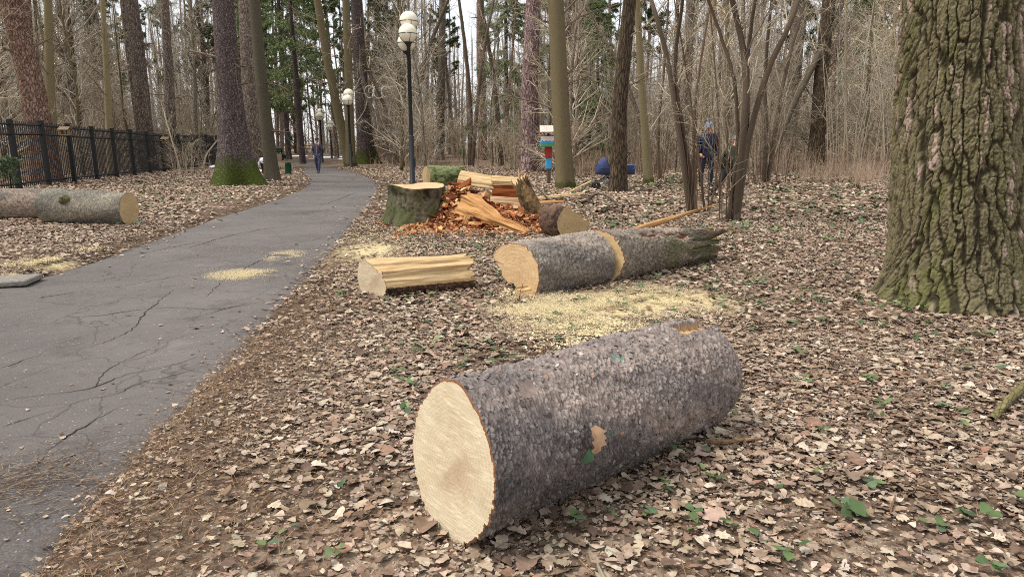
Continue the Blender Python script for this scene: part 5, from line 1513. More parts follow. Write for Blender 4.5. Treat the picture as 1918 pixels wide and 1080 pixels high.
def plant(kind, x, y, s, rz, side, v):
    p = PROT[kind][v % len(PROT[kind])]
    if p.name in USED: o = copy_tree(p)
    else: o = p; USED.add(p.name)
    o.location = (x, y, gz(x, y)); o.rotation_euler = (rng_w.normal(0, .025), rng_w.normal(0, .025), rz); o.scale = (s, s, s)
    o['label'], o['group'] = GRP[(kind, side)]
    return o

rng_w = np.random.default_rng(404)
PLANTED = []
def wood(kind, side, n, pxr, yr, mind, srange=(.8, 1.2), gap=1.6, test=None, ypow=1.0):
    k = 0; tries = 0
    while k < n and tries < n * 60:
        tries += 1
        y = yr[0] + (yr[1] - yr[0]) * rng_w.uniform() ** ypow
        px = rng_w.uniform(*pxr); x = (px - 959) / FPX * depth(y)
        if side == 'L' and x > -17.2 - max(0, (y - 21) * .10): continue
        if float(path_dist([x], [y])[0]) < gap: continue
        if any((x - a) ** 2 + (y - b) ** 2 < mind ** 2 for a, b in PLANTED): continue
        if any(y < Yn and abs(px - pn) < wn + (26 if kind == 'shrub' else 8) for pn, Yn, wn in NAMED): continue
        if test is not None and not test(x, y, px): continue
        PLANTED.append((x, y)); k += 1
        plant(kind, x, y, rng_w.uniform(*srange), rng_w.uniform(0, 6.28), side, int(rng_w.integers(0, 9)))

# spruces where the photograph shows dark green
for (px, y, s, side, v) in ((566, 47, 1.0, 'C', 2), (540, 56, 1.1, 'C', 2), (498, 52, .9, 'C', 2), (1118, 34, .62, 'R', 1), (1102, 46, .85, 'R', 1), (950, 50, 1.0, 'R', 0), (1610, 44, 1.0, 'R', 0), (1660, 40, 1.05, 'R', 0),
                           (1020, 62, 1.2, 'R', 2)):
    x = (px - 959) / FPX * depth(y); PLANTED.append((x, y)); plant('spruce', x, y, s, rng_w.uniform(0, 6.28), side, v)
right_ok = lambda x, y, px: True
wood('pine', 'R', 15, (690, 1900), (38, 78), 2.2)
wood('thick', 'R', 18, (700, 1900), (32, 75), 2.0)
wood('slim', 'R', 84, (690, 1900), (28, 74), 1.2, ypow=1.3)
wood('birch', 'R', 3, (1250, 1900), (30, 66), 1.5)
wood('shrub', 'R', 120, (690, 1760), (24, 66), 1.0, (.9, 1.6), ypow=1.2, test=lambda x, y, px: not (px < 1270 and y < 31))
wood('thick', 'R', 4, (1930, 2300), (24, 60), 2.0)
wood('slim', 'R', 10, (1930, 2300), (20, 60), 1.4)
wood('shrub', 'R', 9, (1930, 2300), (22, 55), 1.4, (.9, 1.5))
wood('pine', 'L', 11, (-20, 420), (30, 78), 2.2)
wood('thick', 'L', 14, (-40, 420), (24, 75), 2.0)
wood('slim', 'L', 54, (-60, 430), (23, 72), 1.2, ypow=1.2)
wood('birch', 'L', 2, (-20, 420), (28, 66), 1.5)
wood('shrub', 'L', 52, (-60, 430), (25, 64), 1.0, (.9, 1.5), ypow=1.1)
wood('pine', 'C', 26, (420, 760), (56, 92), 1.6, gap=1.2)
wood('slim', 'C', 12, (420, 760), (56, 92), 1.4, gap=1.2)
wood('thick', 'C', 8, (420, 760), (56, 92), 1.6, gap=1.2)
wood('shrub', 'C', 8, (610, 760), (50, 75), 1.2, (.7, 1.0), gap=1.5)

# the wood farther off reads as one mass
def far_wood():
    rng = np.random.default_rng(505)
    mb = MB(); n = 700
    y = rng.uniform(74, 125, n); px = rng.uniform(-500, 2400, n)
    gap = (px > 470) & (px < 760) & (rng.uniform(0, 1, n) < .62); gap |= (px < 440) & (rng.uniform(0, 1, n) < .35); y, px = y[~gap], px[~gap]; n = len(y)
    x = (px - 959) / FPX * depth(y); H = rng.uniform(13, 22, n); r = rng.uniform(.07, .24, n)
    t = np.linspace(0, 1, 6)[None, :, None]
    P = np.stack([x, y, 0 * x - .2], 1)[:, None] + t * H[:, None, None] * np.array([0, 0, 1.]) + np.cumsum(rng.normal(0, .12, (n, 6, 3)) * [1, 1, 0], 1)
    R = np.linspace(1, .25, 6)[None] * r[:, None]
    tubes(mb, P, R, 6)
    C1, R1 = grow(rng, P, R, 12000, (.05, 1), (1.0, 3.4), (35, 80), .1, 4, .14, .4, 9, .012); kc = rng.uniform(.45, 1.4, len(C1)); tubes(mb, C1, R1, 3, np.stack([kc] * 3, 1))
    C2, R2 = grow(rng, C1, R1, 42000, (.1, 1), (.5, 1.6), (25, 60), .03, 3, .15, .7, 9, .010); kc = rng.uniform(.45, 1.4, len(C2)); tubes(mb, C2, R2, 3, np.stack([kc] * 3, 1))
    o = mb.build('far_wood', mat_twig('far_wood_bark', lin(150, 134, 120)), uv=False); o['kind'] = 'stuff'
far_wood()

# dry stalks and brush filling the floor of the wood
def undergrowth():
    rng = np.random.default_rng(606); mb = MB()
    pal = np.array([lin(190, 168, 142)[:3], lin(170, 146, 122)[:3], lin(206, 186, 160)[:3], lin(152, 126, 106)[:3], lin(184, 156, 136)[:3]])
    def band(n, px0, px1, y0, y1, h0, h1, w):
        y = y0 + (y1 - y0) * rng.uniform(0, 1, n) ** 1.2; px = rng.uniform(px0, px1, n); x = (px - 959) / FPX * depth(y)
        pd = path_dist(x, y); cl = smooth(-.25, .25, fbm(x * .5, y * .35, 15, 3))
        k = (pd > 1.5) & (rng.uniform(0, 1, n) < .25 + cl)
        if px1 < 450: k &= x < -17.0 - np.maximum(0, (y - 21) * .1)
        x, y, cl = x[k], y[k], cl[k]; n = len(x); z = ground(x, y) - .03
        h = rng.uniform(h0, h1, n) * (.5 + .6 * cl); a = rng.uniform(0, 6.28, n); ln = rng.normal(0, .22, n) * h
        t = np.linspace(0, 1, 4)[None, :, None]; d = np.stack([np.cos(a), np.sin(a), 0 * a], 1)[:, None]
        P = np.stack([x, y, z], 1)[:, None] + t * h[:, None, None] * np.array([0, 0, 1.]) + t ** 2 * ln[:, None, None] * d + np.cumsum(rng.normal(0, .015, (n, 4, 3)), 1)
        R = np.linspace(1, .4, 4)[None] * (w * rng.uniform(.6, 1.4, n) * (.5 + y / 40))[:, None]
        c = pal[rng.integers(0, 5, n)] * rng.uniform(.7, 1.15, (n, 1))
        tubes(mb, P, R, 3, c)
        B, RB = grow(rng, P, R, n * 2, (.25, 1), (.12, .5), (25, 65), .06, 3, .14, .7, 9, w * .4)
        tubes(mb, B, RB, 3, pal[rng.integers(0, 5, n * 2)] * rng.uniform(.7, 1.15, (n * 2, 1)))
    band(4200, 1390, 1980, 25, 46, .5, 1.4, .006)
    band(2600, 1040, 1300, 29, 50, .5, 1.4, .006)
    band(1300, 690, 1060, 36, 60, .3, .9, .005)
    band(500, 1500, 1640, 20, 26, .2, .6, .004); band(500, 1600, 1760, 18, 26, .2, .7, .004)
    band(2200, -40, 430, 24, 52, .3, 1.2, .005)
    o = mb.build('undergrowth', mat_col('dry_stalks', .85, .2, 3, .2), uv=False); o['kind'] = 'stuff'
undergrowth()
for lst in PROT.values():
    for p in lst:
        if p.name not in USED:
            for ch in list(p.children): bpy.data.objects.remove(ch)
            bpy.data.objects.remove(p)
# ---------------------------------------------------------------- fence, lamps, bins, bird house
M_IRON = mat_plain('black_iron', lin(34, 34, 35), .6, .2, .4, 20)
M_IRON2 = mat_plain('black_paint', lin(27, 29, 33), .5, .2, .45, 20)

def fence():
    p0 = np.array([-15.0, 21.3]); step = np.array([-.115, 1.0]); step = step / np.linalg.norm(step)
    root = thing('metal_fence', 'long black picket fence with square posts left of the path', 'fence', (p0[0], p0[1], 0))
    t = [-6.8, -5.1, -3.4, -1.7, 0] + [1.7 * k for k in range(1, 8)] + [11.9 + 2.2 * k for k in range(1, 11)]
    q = [(p0 + step * k) for k in t]
    hs = [float(np.interp(k, [0, 11.9, 35], [2.08, 1.78, 1.66])) for k in t]
    rng = np.random.default_rng(31)
    for i, (a, h) in enumerate(zip(q, hs)):
        z = gz(*a); mb = MB()
        M = Matrix.Translation((a[0] - p0[0], a[1] - p0[1], 0)) @ Matrix.Rotation(math.atan2(step[0], step[1]) * -1, 4, 'Z')
        box(mb, (0, 0, z + h / 2 - .15), (.13, .13, h + .30), M, None, .01)
        box(mb, (0, 0, z + h + .02), (.17, .17, .03), M, None, .008)
        mb.build('post', M_IRON, root, False, uv=False, col=False)
        if i == len(q) - 1: break
        b = q[i + 1]; zb = gz(*b); h2_ = hs[i + 1]
        d = (b - a); L = np.linalg.norm(d); n = int(L / .11)
        for (f, w) in ((.94, .055), (.80, .05), (.09, .05)):
            mb = MB()
            A = np.array([a[0] - p0[0], a[1] - p0[1], z + h * f]); B = np.array([b[0] - p0[0], b[1] - p0[1], zb + h2_ * f])
            tubes(mb, np.array([A, (A + B) / 2, B]), np.array([w / 2] * 3) * 1.3, 4); mb.build('rail', M_IRON, root, False, uv=False, col=False)
        mb = MB(); s = (np.arange(n) + .5) / n
        X = a[0] - p0[0] + d[0] * s; Y = a[1] - p0[1] + d[1] * s; Z0 = z + (zb - z) * s + .07; Z1 = z + h * .985 + (zb + h2_ * .985 - z - h * .985) * s
        P = np.stack([np.stack([X, Y, Z0], 1), np.stack([X, Y, (Z0 + Z1) / 2], 1), np.stack([X, Y, Z1], 1)], 1)
        tubes(mb, P, np.full((n, 3), .016), 4); mb.build('picket_panel', M_IRON, root, False, uv=False, col=False)
fence()

M_GLOBE = NT('cream_globe', .25, .5)
M_GLOBE.b.inputs['Transmission Weight'].default_value = 0.0
M_GLOBE.b.inputs['Subsurface Weight'].default_value = 0.0
M_GLOBE = M_GLOBE.color(lin(238, 230, 206))
def sphere(mb, c, r, S=28, K=16, sq=1.0, z0=-1.0, z1=1.0, col=None):
    a = np.linspace(math.asin(z0), math.asin(z1), K)
    prof = [(max(1e-4, r * math.cos(q)), r * sq * math.sin(q)) for q in a]
    lathe(mb, prof, S, col, Matrix.Translation(c))

def lamp(label, x, y, H, arms, R, rot, gl=None, group='globe lamps along the path'):
    """arms: (angle, reach, height) of each globe centre"""
    z = gz(x, y); root = thing('street_lamp', label, 'lamp post', (x, y, z), group, rot)
    mb = MB(); lathe(mb, [(.11, -.2), (.11, .02), (.085, .04), (.085, H * .36), (.075, H * .365), (.055, H * .375)], 16); mb.build('lower_post', M_IRON2, root, uv=False, col=False)
    mb = MB(); box(mb, (.085, 0, .75), (.05, .10, .3), None, None, .01); mb.build('access_box', M_IRON2, root, False, uv=False, col=False)
    mb = MB(); lathe(mb, [(.066, H * .375), (.058, H - .05), (.075, H - .04), (.075, H + .02), (.02, H + .04)], 14); mb.build('upper_post', M_IRON2, root, uv=False, col=False)
    for (a, rc, gh) in arms:
        dx, dy = math.cos(a) * rc, math.sin(a) * rc
        mb = MB(); tubes(mb, np.array([[dx * .1, dy * .1, H - .35], [dx * .6, dy * .6, H - .34 + (gh - H) * .2], [dx, dy, min(gh - R - .12, gh)], [dx, dy, gh - R * .9]]), np.array([.022] * 4), 8)
        lathe(mb, [(.02, gh - R * 1.35), (R * .42, gh - R * 1.02), (R * .46, gh - R * .86), (R * .30, gh - R * .80)], 16, None, Matrix.Translation((dx, dy, 0)))
        mb.build('arm', M_IRON2, root, uv=False, col=False)
        mb = MB(); sphere(mb, (dx, dy, gh), R); g = mb.build('globe', M_GLOBE, root, uv=False, col=False)
        mb = MB(); t = np.linspace(0, 2 * math.pi, 33)
        tubes(mb, np.stack([dx + R * 1.012 * np.cos(t), dy + R * 1.012 * np.sin(t), gh - .02 + 0 * t], 1), np.full(33, .010), 6)
        for k in range(4):
            q = np.linspace(-1.25, -.05, 9); b = k * math.pi / 2 + .4
            tubes(mb, np.stack([dx + R * 1.012 * np.cos(q) * math.cos(b), dy + R * 1.012 * np.cos(q) * math.sin(b), gh + R * 1.012 * np.sin(q)], 1), np.full(9, .008), 6)
        mb.build('cage_band', M_IRON2, g, uv=False, col=False)
    return root

b = at(773, 349)
lamp('tall black lamp with cream globes standing nearest, behind the stump', b.x, b.y, on(767, 84, b.y).z - b.z, [(-1.5, .16, on(766, 64, b.y).z - b.z), (1.9, .34, on(752, 76, b.y).z - b.z - .02), (1.45, .12, on(763, 38, b.y).z - b.z)], .285, 0)
b = at(658, 314)
lamp('black lamp with two cream globes beside the two olive trunks, second along the path', b.x, b.y, on(655, 198, b.y).z - b.z, [(-1.5, .18, on(655, 188, b.y).z - b.z), (1.5, .15, on(653, 176, b.y).z - b.z)], .28, 0)
b = at(604, 304)
lamp('third lamp along the path, right behind the walking man', b.x, b.y, on(600, 226, b.y).z - b.z, [(-1.5, .18, on(600, 218.5, b.y).z - b.z), (1.5, .15, on(599, 211, b.y).z - b.z)], .28, 0)
b = at(597, 299)
lamp('fourth lamp along the path, its globes just left of the third', b.x, b.y + 4, on(594, 245, b.y + 4).z - b.z, [(-1.5, .18, on(593.5, 240, b.y + 4).z - b.z), (1.5, .15, on(593, 233, b.y + 4).z - b.z)], .28, 0)
b = at(574, 298)
lamp('farthest lamp at the end of the path, among the pine trunks', b.x, b.y + 9, on(571, 250, b.y + 9).z - b.z, [(-1.5, .18, on(571, 247, b.y + 9).z - b.z), (1.5, .15, on(571, 241, b.y + 9).z - b.z)], .26, 0)
for (px, py, Y, lab) in ((42, 221, 60, 'lamp with two white globes side by side beyond the nearest fence bays'), (393, 238, 62, 'lamp with two white globes beyond the far end of the fence')):
    c = on(px, py, Y); lamp(lab, c.x, c.y, c.z - .35 - gz(c.x, c.y), [(0, .36, c.z - gz(c.x, c.y)), (math.pi, .36, c.z - gz(c.x, c.y))], .24, 0, group='globe lamps beyond the fence')

# green and black bins, bench
M_GRN = mat_plain('green_enamel', lin(22, 84, 62), .45, .15, .4, 12)
M_BLK = mat_plain('black_plastic', lin(34, 35, 40), .5, .2, .4, 12)
M_WHT = mat_plain('white_plastic_film', lin(214, 216, 224), .4, .08, .4, 9)
def bin_(label, px, py, hpx, wpx, tilt=0.05):
    b = at(px, py); d = depth(b.y); h = hpx / FPX * d; r = wpx / FPX * d / 2
    root = thing('litter_bin', label, 'bin', b, 'green litter bins by the path'); root.rotation_euler = (0, tilt, 0)
    mb = MB(); lathe(mb, [(.01, .05), (r * .92, .05), (r, .07), (r, h), (r * 1.05, h), (r * 1.05, h - .03), (r * .93, h - .03), (r * .9, .1), (.01, .1)], 24); mb.build('bucket', M_GRN, root, uv=False, col=False)
    mb = MB()
    for s in (-1, 1): tubes(mb, np.array([[s * r * 1.08, 0, -.05], [s * r * 1.08, 0, h * .5], [s * r * 1.08, 0, h * .85]]), np.array([.015] * 3), 6)
    tubes(mb, np.array([[-r * 1.08, 0, h * .85], [0, 0, h * .86], [r * 1.08, 0, h * .85]]), np.array([.012] * 3), 6)
    mb.build('stand', M_IRON2, root, uv=False, col=False)
bin_('green cylindrical litter bin standing nearest on the left verge', 540, 327, 23, 10)
bin_('small green litter bin farther along the left verge', 533, 298, 9, 4.2, .0)

def black_bin():
    b = at(498, 326); root = thing('litter_bin', 'black open litter bin stuffed with a white bag, beside the lichen trunk', 'bin', b); root.rotation_euler = (0, -.08, 0)
    d = depth(b.y); h = 24 / FPX * d; r = 7.5 / FPX * d
    mb = MB(); lathe(mb, [(.01, 0), (r * .75, 0), (r, h * .95), (r * 1.08, h * .96), (r * 1.08, h), (r * .95, h), (r * .72, .05), (.01, .04)], 24); mb.build('bucket', M_BLK, root, uv=False, col=False)
    mb = MB(); n = 20; a = np.linspace(-1.1, 1.5, n); S = 24
    rng = np.random.default_rng(4)
    prof = [(r * 1.0 * math.cos(q) ** .6 + .01, h + r * .9 * math.sin(q)) for q in np.linspace(-.7, 1.55, 12)]
    lathe(mb, prof, S); V = mb.v[0]; an = np.arctan2(V[:, 1], V[:, 0])
    V[:, :2] *= (1 + .14 * np.sin(an * 5 + V[:, 2] * 20) + .1 * fbm(an * 3, V[:, 2] * 12, 3, 3))[:, None]
    mb.build('bag', M_WHT, root, uv=False, col=False)
    # rim bag ends hanging over
    mb = MB(); tubes(mb, np.array([[[-r * .9, -.05, h], [-r * 1.2, -.06, h - .08], [-r * 1.25, -.06, h - .2]], [[.1, -r, h], [.12, -r * 1.15, h - .1], [.13, -r * 1.1, h - .25]]]), np.array([[.05, .06, .02]] * 2), 8); mb.build('bag_flap', M_WHT, root, uv=False, col=False)
black_bin()

def bench():
    b = at(521, 300); root = thing('park_bench', 'low green park bench at the far left verge', 'bench', b, None, .5)
    d = depth(b.y); w = 18 / FPX * d * 1.2
    mb = MB()
    for k in range(3): box(mb, (0, -.18 + k * .16, .46), (w, .13, .035), None, None, .006)
    mb.build('seat', M_GRN, root, False, uv=False, col=False)
    mb = MB()
    for k in range(2): box(mb, (0, .27, .64 + k * .17), (w, .03, .13), None, None, .006)
    mb.build('backrest', M_GRN, root, False, uv=False, col=False)
    for s in (-1, 1):
        mb = MB(); box(mb, (s * w * .4, .0, .2), (.06, .4, .5), None, None, .01); box(mb, (s * w * .4, .25, .45), (.06, .05, .8), None, None, .01); mb.build('leg', M_IRON2, root, False, uv=False, col=False)
bench()

def notice_post():
    b = at(545, 298); root = thing('sign_post', 'thin green post with a small board at the far left verge', 'sign', b)
    mb = MB(); tubes(mb, np.array([[0, 0, -.1], [0, 0, 1], [0, 0, 2.0]]), np.array([.04] * 3), 8); mb.build('post', M_GRN, root, uv=False, col=False)
    mb = MB(); box(mb, (0, -.05, 1.75), (.55, .03, .4), None, None, .01); mb.build('board', M_GRN, root, False, uv=False, col=False)
notice_post()

def railing():
    a = np.array([-30.5, 84.0]); b = np.array([-10.0, 88.0]); root = thing('railing', 'low dark railing across the far end of the path', 'railing', (a[0], a[1], 0))
    L = np.linalg.norm(b - a); n = 14; d = (b - a) / L
    for k in range(n + 1):
        p = d * L * k / n; mb = MB(); box(mb, (p[0], p[1], .45), (.08, .08, 1.0), None, None, .01); mb.build('post', M_IRON, root, False, uv=False, col=False)
    for h in (.25, .55, .92):
        mb = MB(); tubes(mb, np.array([[0, 0, h], [d[0] * L / 2, d[1] * L / 2, h], [d[0] * L, d[1] * L, h]]), np.array([.035] * 3), 6); mb.build('rail', M_IRON, root, uv=False, col=False)
railing()

def plank_fence():
    a = on(683, 285, 66); b = on(728, 287, 64); root = thing('board_fence', 'rusty orange board fence far behind the spruce with mossy roots', 'fence', (a.x, a.y, gz(a.x, a.y)))
    m = mat_plain('rusty_boards', lin(150, 92, 58), .85, .35, .2, 6); d = Vector((b.x - a.x, b.y - a.y, 0)); L = d.length; d.normalize()
    for k in range(5):
        mb = MB(); p = d * (L * k / 4); box(mb, (p.x, p.y, .8), (.12, .12, 1.7), None, None, .01); mb.build('post', m, root, False, uv=False, col=False)
    for k in range(4):
        mb = MB(); M = Matrix.Rotation(math.atan2(d.y, d.x), 4, 'Z'); box(mb, (L / 2, -.08, .4 + k * .32), (L, .03, .26), M, None, .005); mb.build('board', m, root, False, uv=False, col=False)
plank_fence()

def green_tent():
    c = at(861, 289); root = thing('tent', 'small bright green tent far back in the wood left of the hollow logs', 'tent', c)
    g = mat_plain('green_nylon', lin(98, 196, 98), .6, .12, .3, 5)
    mb = MB(); n = 16; a = np.linspace(0, math.pi, n); X = np.linspace(-.7, .7, 8)
    V = np.array([[x * (1.0), .75 * math.cos(q) * (1 - .25 * (x / .7) ** 2), 1.0 * math.sin(q) ** .8 * (1 - .25 * (x / .7) ** 2) - .03] for x in X for q in a])
    i = np.arange(7)[:, None] * n + np.arange(n - 1)[None]
    mb.add(V, np.stack([i, i + 1, i + n + 1, i + n], -1).reshape(-1, 4)); o = mb.build('canopy', g, root, uv=False, col=False)
    mb = MB()
    for x in (-.7, .7): mb.add(np.array([[x, .75 * math.cos(q) * .75, math.sin(q) ** .8 * .75 - .03] for q in a] + [[x, 0, 0]]), np.array([[k, k + 1, n] for k in range(n - 1)]))
    mb.build('end_panel', mat_plain('pale_nylon', lin(190, 214, 190), .6, .1), root, uv=False, col=False)
green_tent()

def banner(px0, py0, px1, py1, Y, label):
    a = on(px0, py0, Y); b = on(px1, py1, Y); w = b.x - a.x; h = a.z - b.z; g = gz(a.x, Y)
    root = thing('notice_board', label, 'notice board', ((a.x + b.x) / 2, Y, g))
    mb = MB(); box(mb, (0, 0, (a.z + b.z) / 2 - g), (w, .04, h), None, None, .006); mb.build('panel', mat_plain('white_board', lin(206, 208, 210), .6, .05), root, False, uv=False, col=False)
    for s in (-1, 1):
        mb = MB(); box(mb, (s * w * .42, .05, (a.z - g) / 2), (.08, .06, a.z - g + .1), None, None, .01); mb.build('post', M_IRON, root, False, uv=False, col=False)
banner(1019, 196, 1032, 232, 44, 'white notice board seen between the pink larch and the stout olive tree')
banner(1064, 200, 1086, 228, 44, 'white notice board seen right of the stout olive tree')

def bird_house():
    b = at(1028, 345); Y = b.y; d = depth(Y, 1.5); u = d / FPX          # metres per pixel
    root = thing('bird_house', 'colourful wooden bird house with pale shingle roof on a red and blue post', 'bird house', b)
    R_, B_, W_, G_ = mat_plain('red_paint', lin(168, 52, 42), .6, .12), mat_plain('blue_paint', lin(70, 160, 206), .6, .1), mat_plain('white_paint', lin(214, 208, 198), .7, .12), mat_plain('green_paint', lin(84, 150, 96), .6, .12)
    BR = mat_plain('brown_post', lin(94, 76, 66), .9, .2)
    H = lambda py: (345 - py) * u
    x0 = -1 * u
    mb = MB(); box(mb, (0, 0, H(331)), (6.5 * u, 6.5 * u, H(315) + .1), None, None, .008); mb.build('post', BR, root, False, uv=False, col=False)
    mb = MB(); box(mb, (-.5 * u, 0, (H(296) + H(317)) / 2), (11.5 * u, 9 * u, 20 * u), None, None, .02); mb.build('blue_box', B_, root, False, uv=False, col=False)
    mb = MB(); box(mb, (-1.5 * u, 0, (H(275) + H(296.5)) / 2), (13 * u, 10 * u, 22 * u), None, None, .01); mb.build('red_neck', R_, root, False, uv=False, col=False)
    w = 34 * u; cx = 0.5 * u
    mb = MB(); box(mb, (cx, 0, H(273)), (w, 26 * u, 5 * u), None, None, .01); mb.build('green_base', G_, root, False, uv=False, col=False)
    mb = MB(); box(mb, (cx, 0, (H(262) + H(270.5)) / 2), (w * .98, 24 * u, 8.5 * u), None, None, .01); mb.build('blue_wall', B_, root, False, uv=False, col=False)
    # scalloped white strip
    mb = MB(); n = 49; X = np.linspace(-w / 2, w / 2, n); lo = H(262) - .03 - .035 * np.abs(np.sin(X / w * math.pi * 5))
    V = np.concatenate([np.stack([cx + X, 0 * X - 12.6 * u, np.full(n, H(256))], 1), np.stack([cx + X, 0 * X - 12.6 * u, lo], 1), np.stack([cx + X, 0 * X - 12.0 * u, np.full(n, H(256))], 1), np.stack([cx + X, 0 * X - 12.0 * u, lo], 1)])
    k = np.arange(n - 1)
    mb.add(V, np.concatenate([np.stack([k, k + n, k + n + 1, k + 1], 1), np.stack([k + n, k + 3 * n, k + 3 * n + 1, k + n + 1], 1), np.stack([k + 2 * n, k, k + 1, k + 2 * n + 1], 1)])); mb.build('white_trim', W_, root, False, uv=False, col=False)
    # red gable body
    mb = MB(); g = 11 * u; zl, zh = H(262), H(240)
    V = np.array([[sx * w * .46 + cx, sy * g, zl] for sx in (-1, 1) for sy in (-1, 1)] + [[sx * w * .46 + cx, sy * g, zl + 8 * u] for sx in (-1, 1) for sy in (-1, 1)] + [[sx * w * .46 + cx, 0, zh] for sx in (-1, 1)])
    mb.add(V, np.array([[0, 1, 3, 2], [0, 2, 6, 4], [1, 5, 7, 3]])); mb.add(V, np.array([[0, 4, 8, 5, 1], [2, 3, 7, 9, 6]])); mb.build('gable_wall', R_, root, False, uv=False, col=False)
    # shingle roof: three lapped courses a side
    mb = MB(); rng = np.random.default_rng(2)
    for sy in (-1, 1):
        A = np.array([0, sy * 0.0, zh + 3 * u]); E = np.array([0, sy * (g + 4 * u), zl + 13 * u]); n_ = np.array([0, sy * .8, .6])
        for c in range(3):
            p = A + (E - A) * (c / 3); q = A + (E - A) * ((c + 1.25) / 3)
            m = 9
            for k in range(m):
                xa = cx - w * .55 + w * 1.1 * k / m; xb = xa + w * 1.1 / m * .96; j = rng.normal(0, .012)
                th = n_ * (.02 + .010 * c); q2 = q + (E - A) / 3 * rng.uniform(-.06, .1)
                V = np.array([[xa, p[1], p[2]], [xb, p[1], p[2]], [xb, q2[1], q2[2]], [xa, q2[1], q2[2]]]) + th * .3 + n_ * .012 * c
                V2 = V + n_ * .014
                mb.add(np.vstack([V, V2]), np.array([[0, 1, 2, 3], [4, 7, 6, 5], [3, 2, 6, 7], [0, 3, 7, 4], [1, 5, 6, 2], [0, 4, 5, 1]]))
    mb.build('shingle_roof', mat_plain('pale_shingles', lin(206, 196, 184), .85, .2, .2, 15), root, False, uv=False, col=False)
    mb = MB(); lathe(mb, [(.001, 0), (.05, 0), (.05, .012), (.001, .012)], 16, None, Matrix.Translation((cx - w * .1, -g - .01, H(254))) @ Matrix.Rotation(math.radians(90), 4, 'X')); mb.build('entrance_hole', M_BLK, root, uv=False, col=False)
bird_house()

def feeder(px, py, Y, label, s=1.0):
    c = on(px, py, Y); root = thing('bird_feeder', label, 'bird feeder', c)
    m = mat_plain('weathered_wood', lin(128, 108, 86), .9, .25, .2, 18)
    mb = MB(); box(mb, (0, 0, 0), (.34 * s, .26 * s, .03), None, None, .005); mb.build('tray', m, root, False, uv=False, col=False)
    for sx in (-1, 1):
        mb = MB(); box(mb, (sx * .14 * s, 0, .11 * s), (.02, .2 * s, .2 * s), None, None, .004); mb.build('side_board', m, root, False, uv=False, col=False)
    for sy in (-1, 1):
        mb = MB(); M = Matrix.Translation((0, sy * .08 * s, .26 * s)) @ Matrix.Rotation(-sy * .6, 4, 'X'); box(mb, (0, 0, 0), (.42 * s, .22 * s, .018), M, None, .003); mb.build('roof_board', m, root, False, uv=False, col=False)
    mb = MB(); tubes(mb, np.array([[0, 0, .2 * s], [0, .02, .6], [.02, .05, 1.1]]), np.array([.006] * 3), 5); mb.build('cord', M_IRON2, root, uv=False, col=False)
feeder(123, 253, 22.5, 'wooden bird feeder hanging in front of the second fence bay', .8)
feeder(311, 268, 32.0, 'wooden bird feeder hanging by the farther fence posts', .85)

def sapling():
    b = at(22, 362); root = thing('pine_sapling', 'small grey-green pine sapling at the left picture edge before the fence', 'sapling', b)
    rng = np.random.default_rng(12); mb = MB(); P = np.array([[[0, 0, -.05], [.02, 0, .4], [.05, 0, .85]]]); R = np.array([[.02, .014, .006]]); tubes(mb, P, R, 6)
    B, RB = grow(rng, P, R, 16, (.3, 1), (.3, .6), (50, 80), .15, 5, .1, .5); tubes(mb, B, RB, 4); mb.build('stem', T_BROWN, root, uv=False, col=False)
    mb = MB(); needles(mb, rng, B, 2600, .11, .008, -.2, np.array([lin(98, 116, 84)[:3], lin(120, 132, 100)[:3], lin(84, 102, 72)[:3]]), .2); mb.build('crown', N_PINE, root, uv=False)
sapling()

# hoops of split cane hung in the twigs between the lamps
def hoops():
    Y = 27; m = mat_plain('pale_cane', lin(206, 200, 190), .6, .1)
    c = on(703, 172, Y); root = thing('cane_garland', 'pale curled garland hanging in the twigs right of the second lamp', 'garland', c)
    mb = MB()
    for (dx, r, a0, a1) in ((-.22, .22, .6, 5.0), (.12, .24, 2.2, 5.6), (.40, .20, .5, 4.6)):
        t = np.linspace(a0, a1, 20); tubes(mb, np.stack([dx + r * np.cos(t) * .8, .04 * np.sin(t * 2), r * np.sin(t)], 1), np.full(20, .010), 5)
    mb.build('loop', m, root, uv=False, col=False)
hoops()

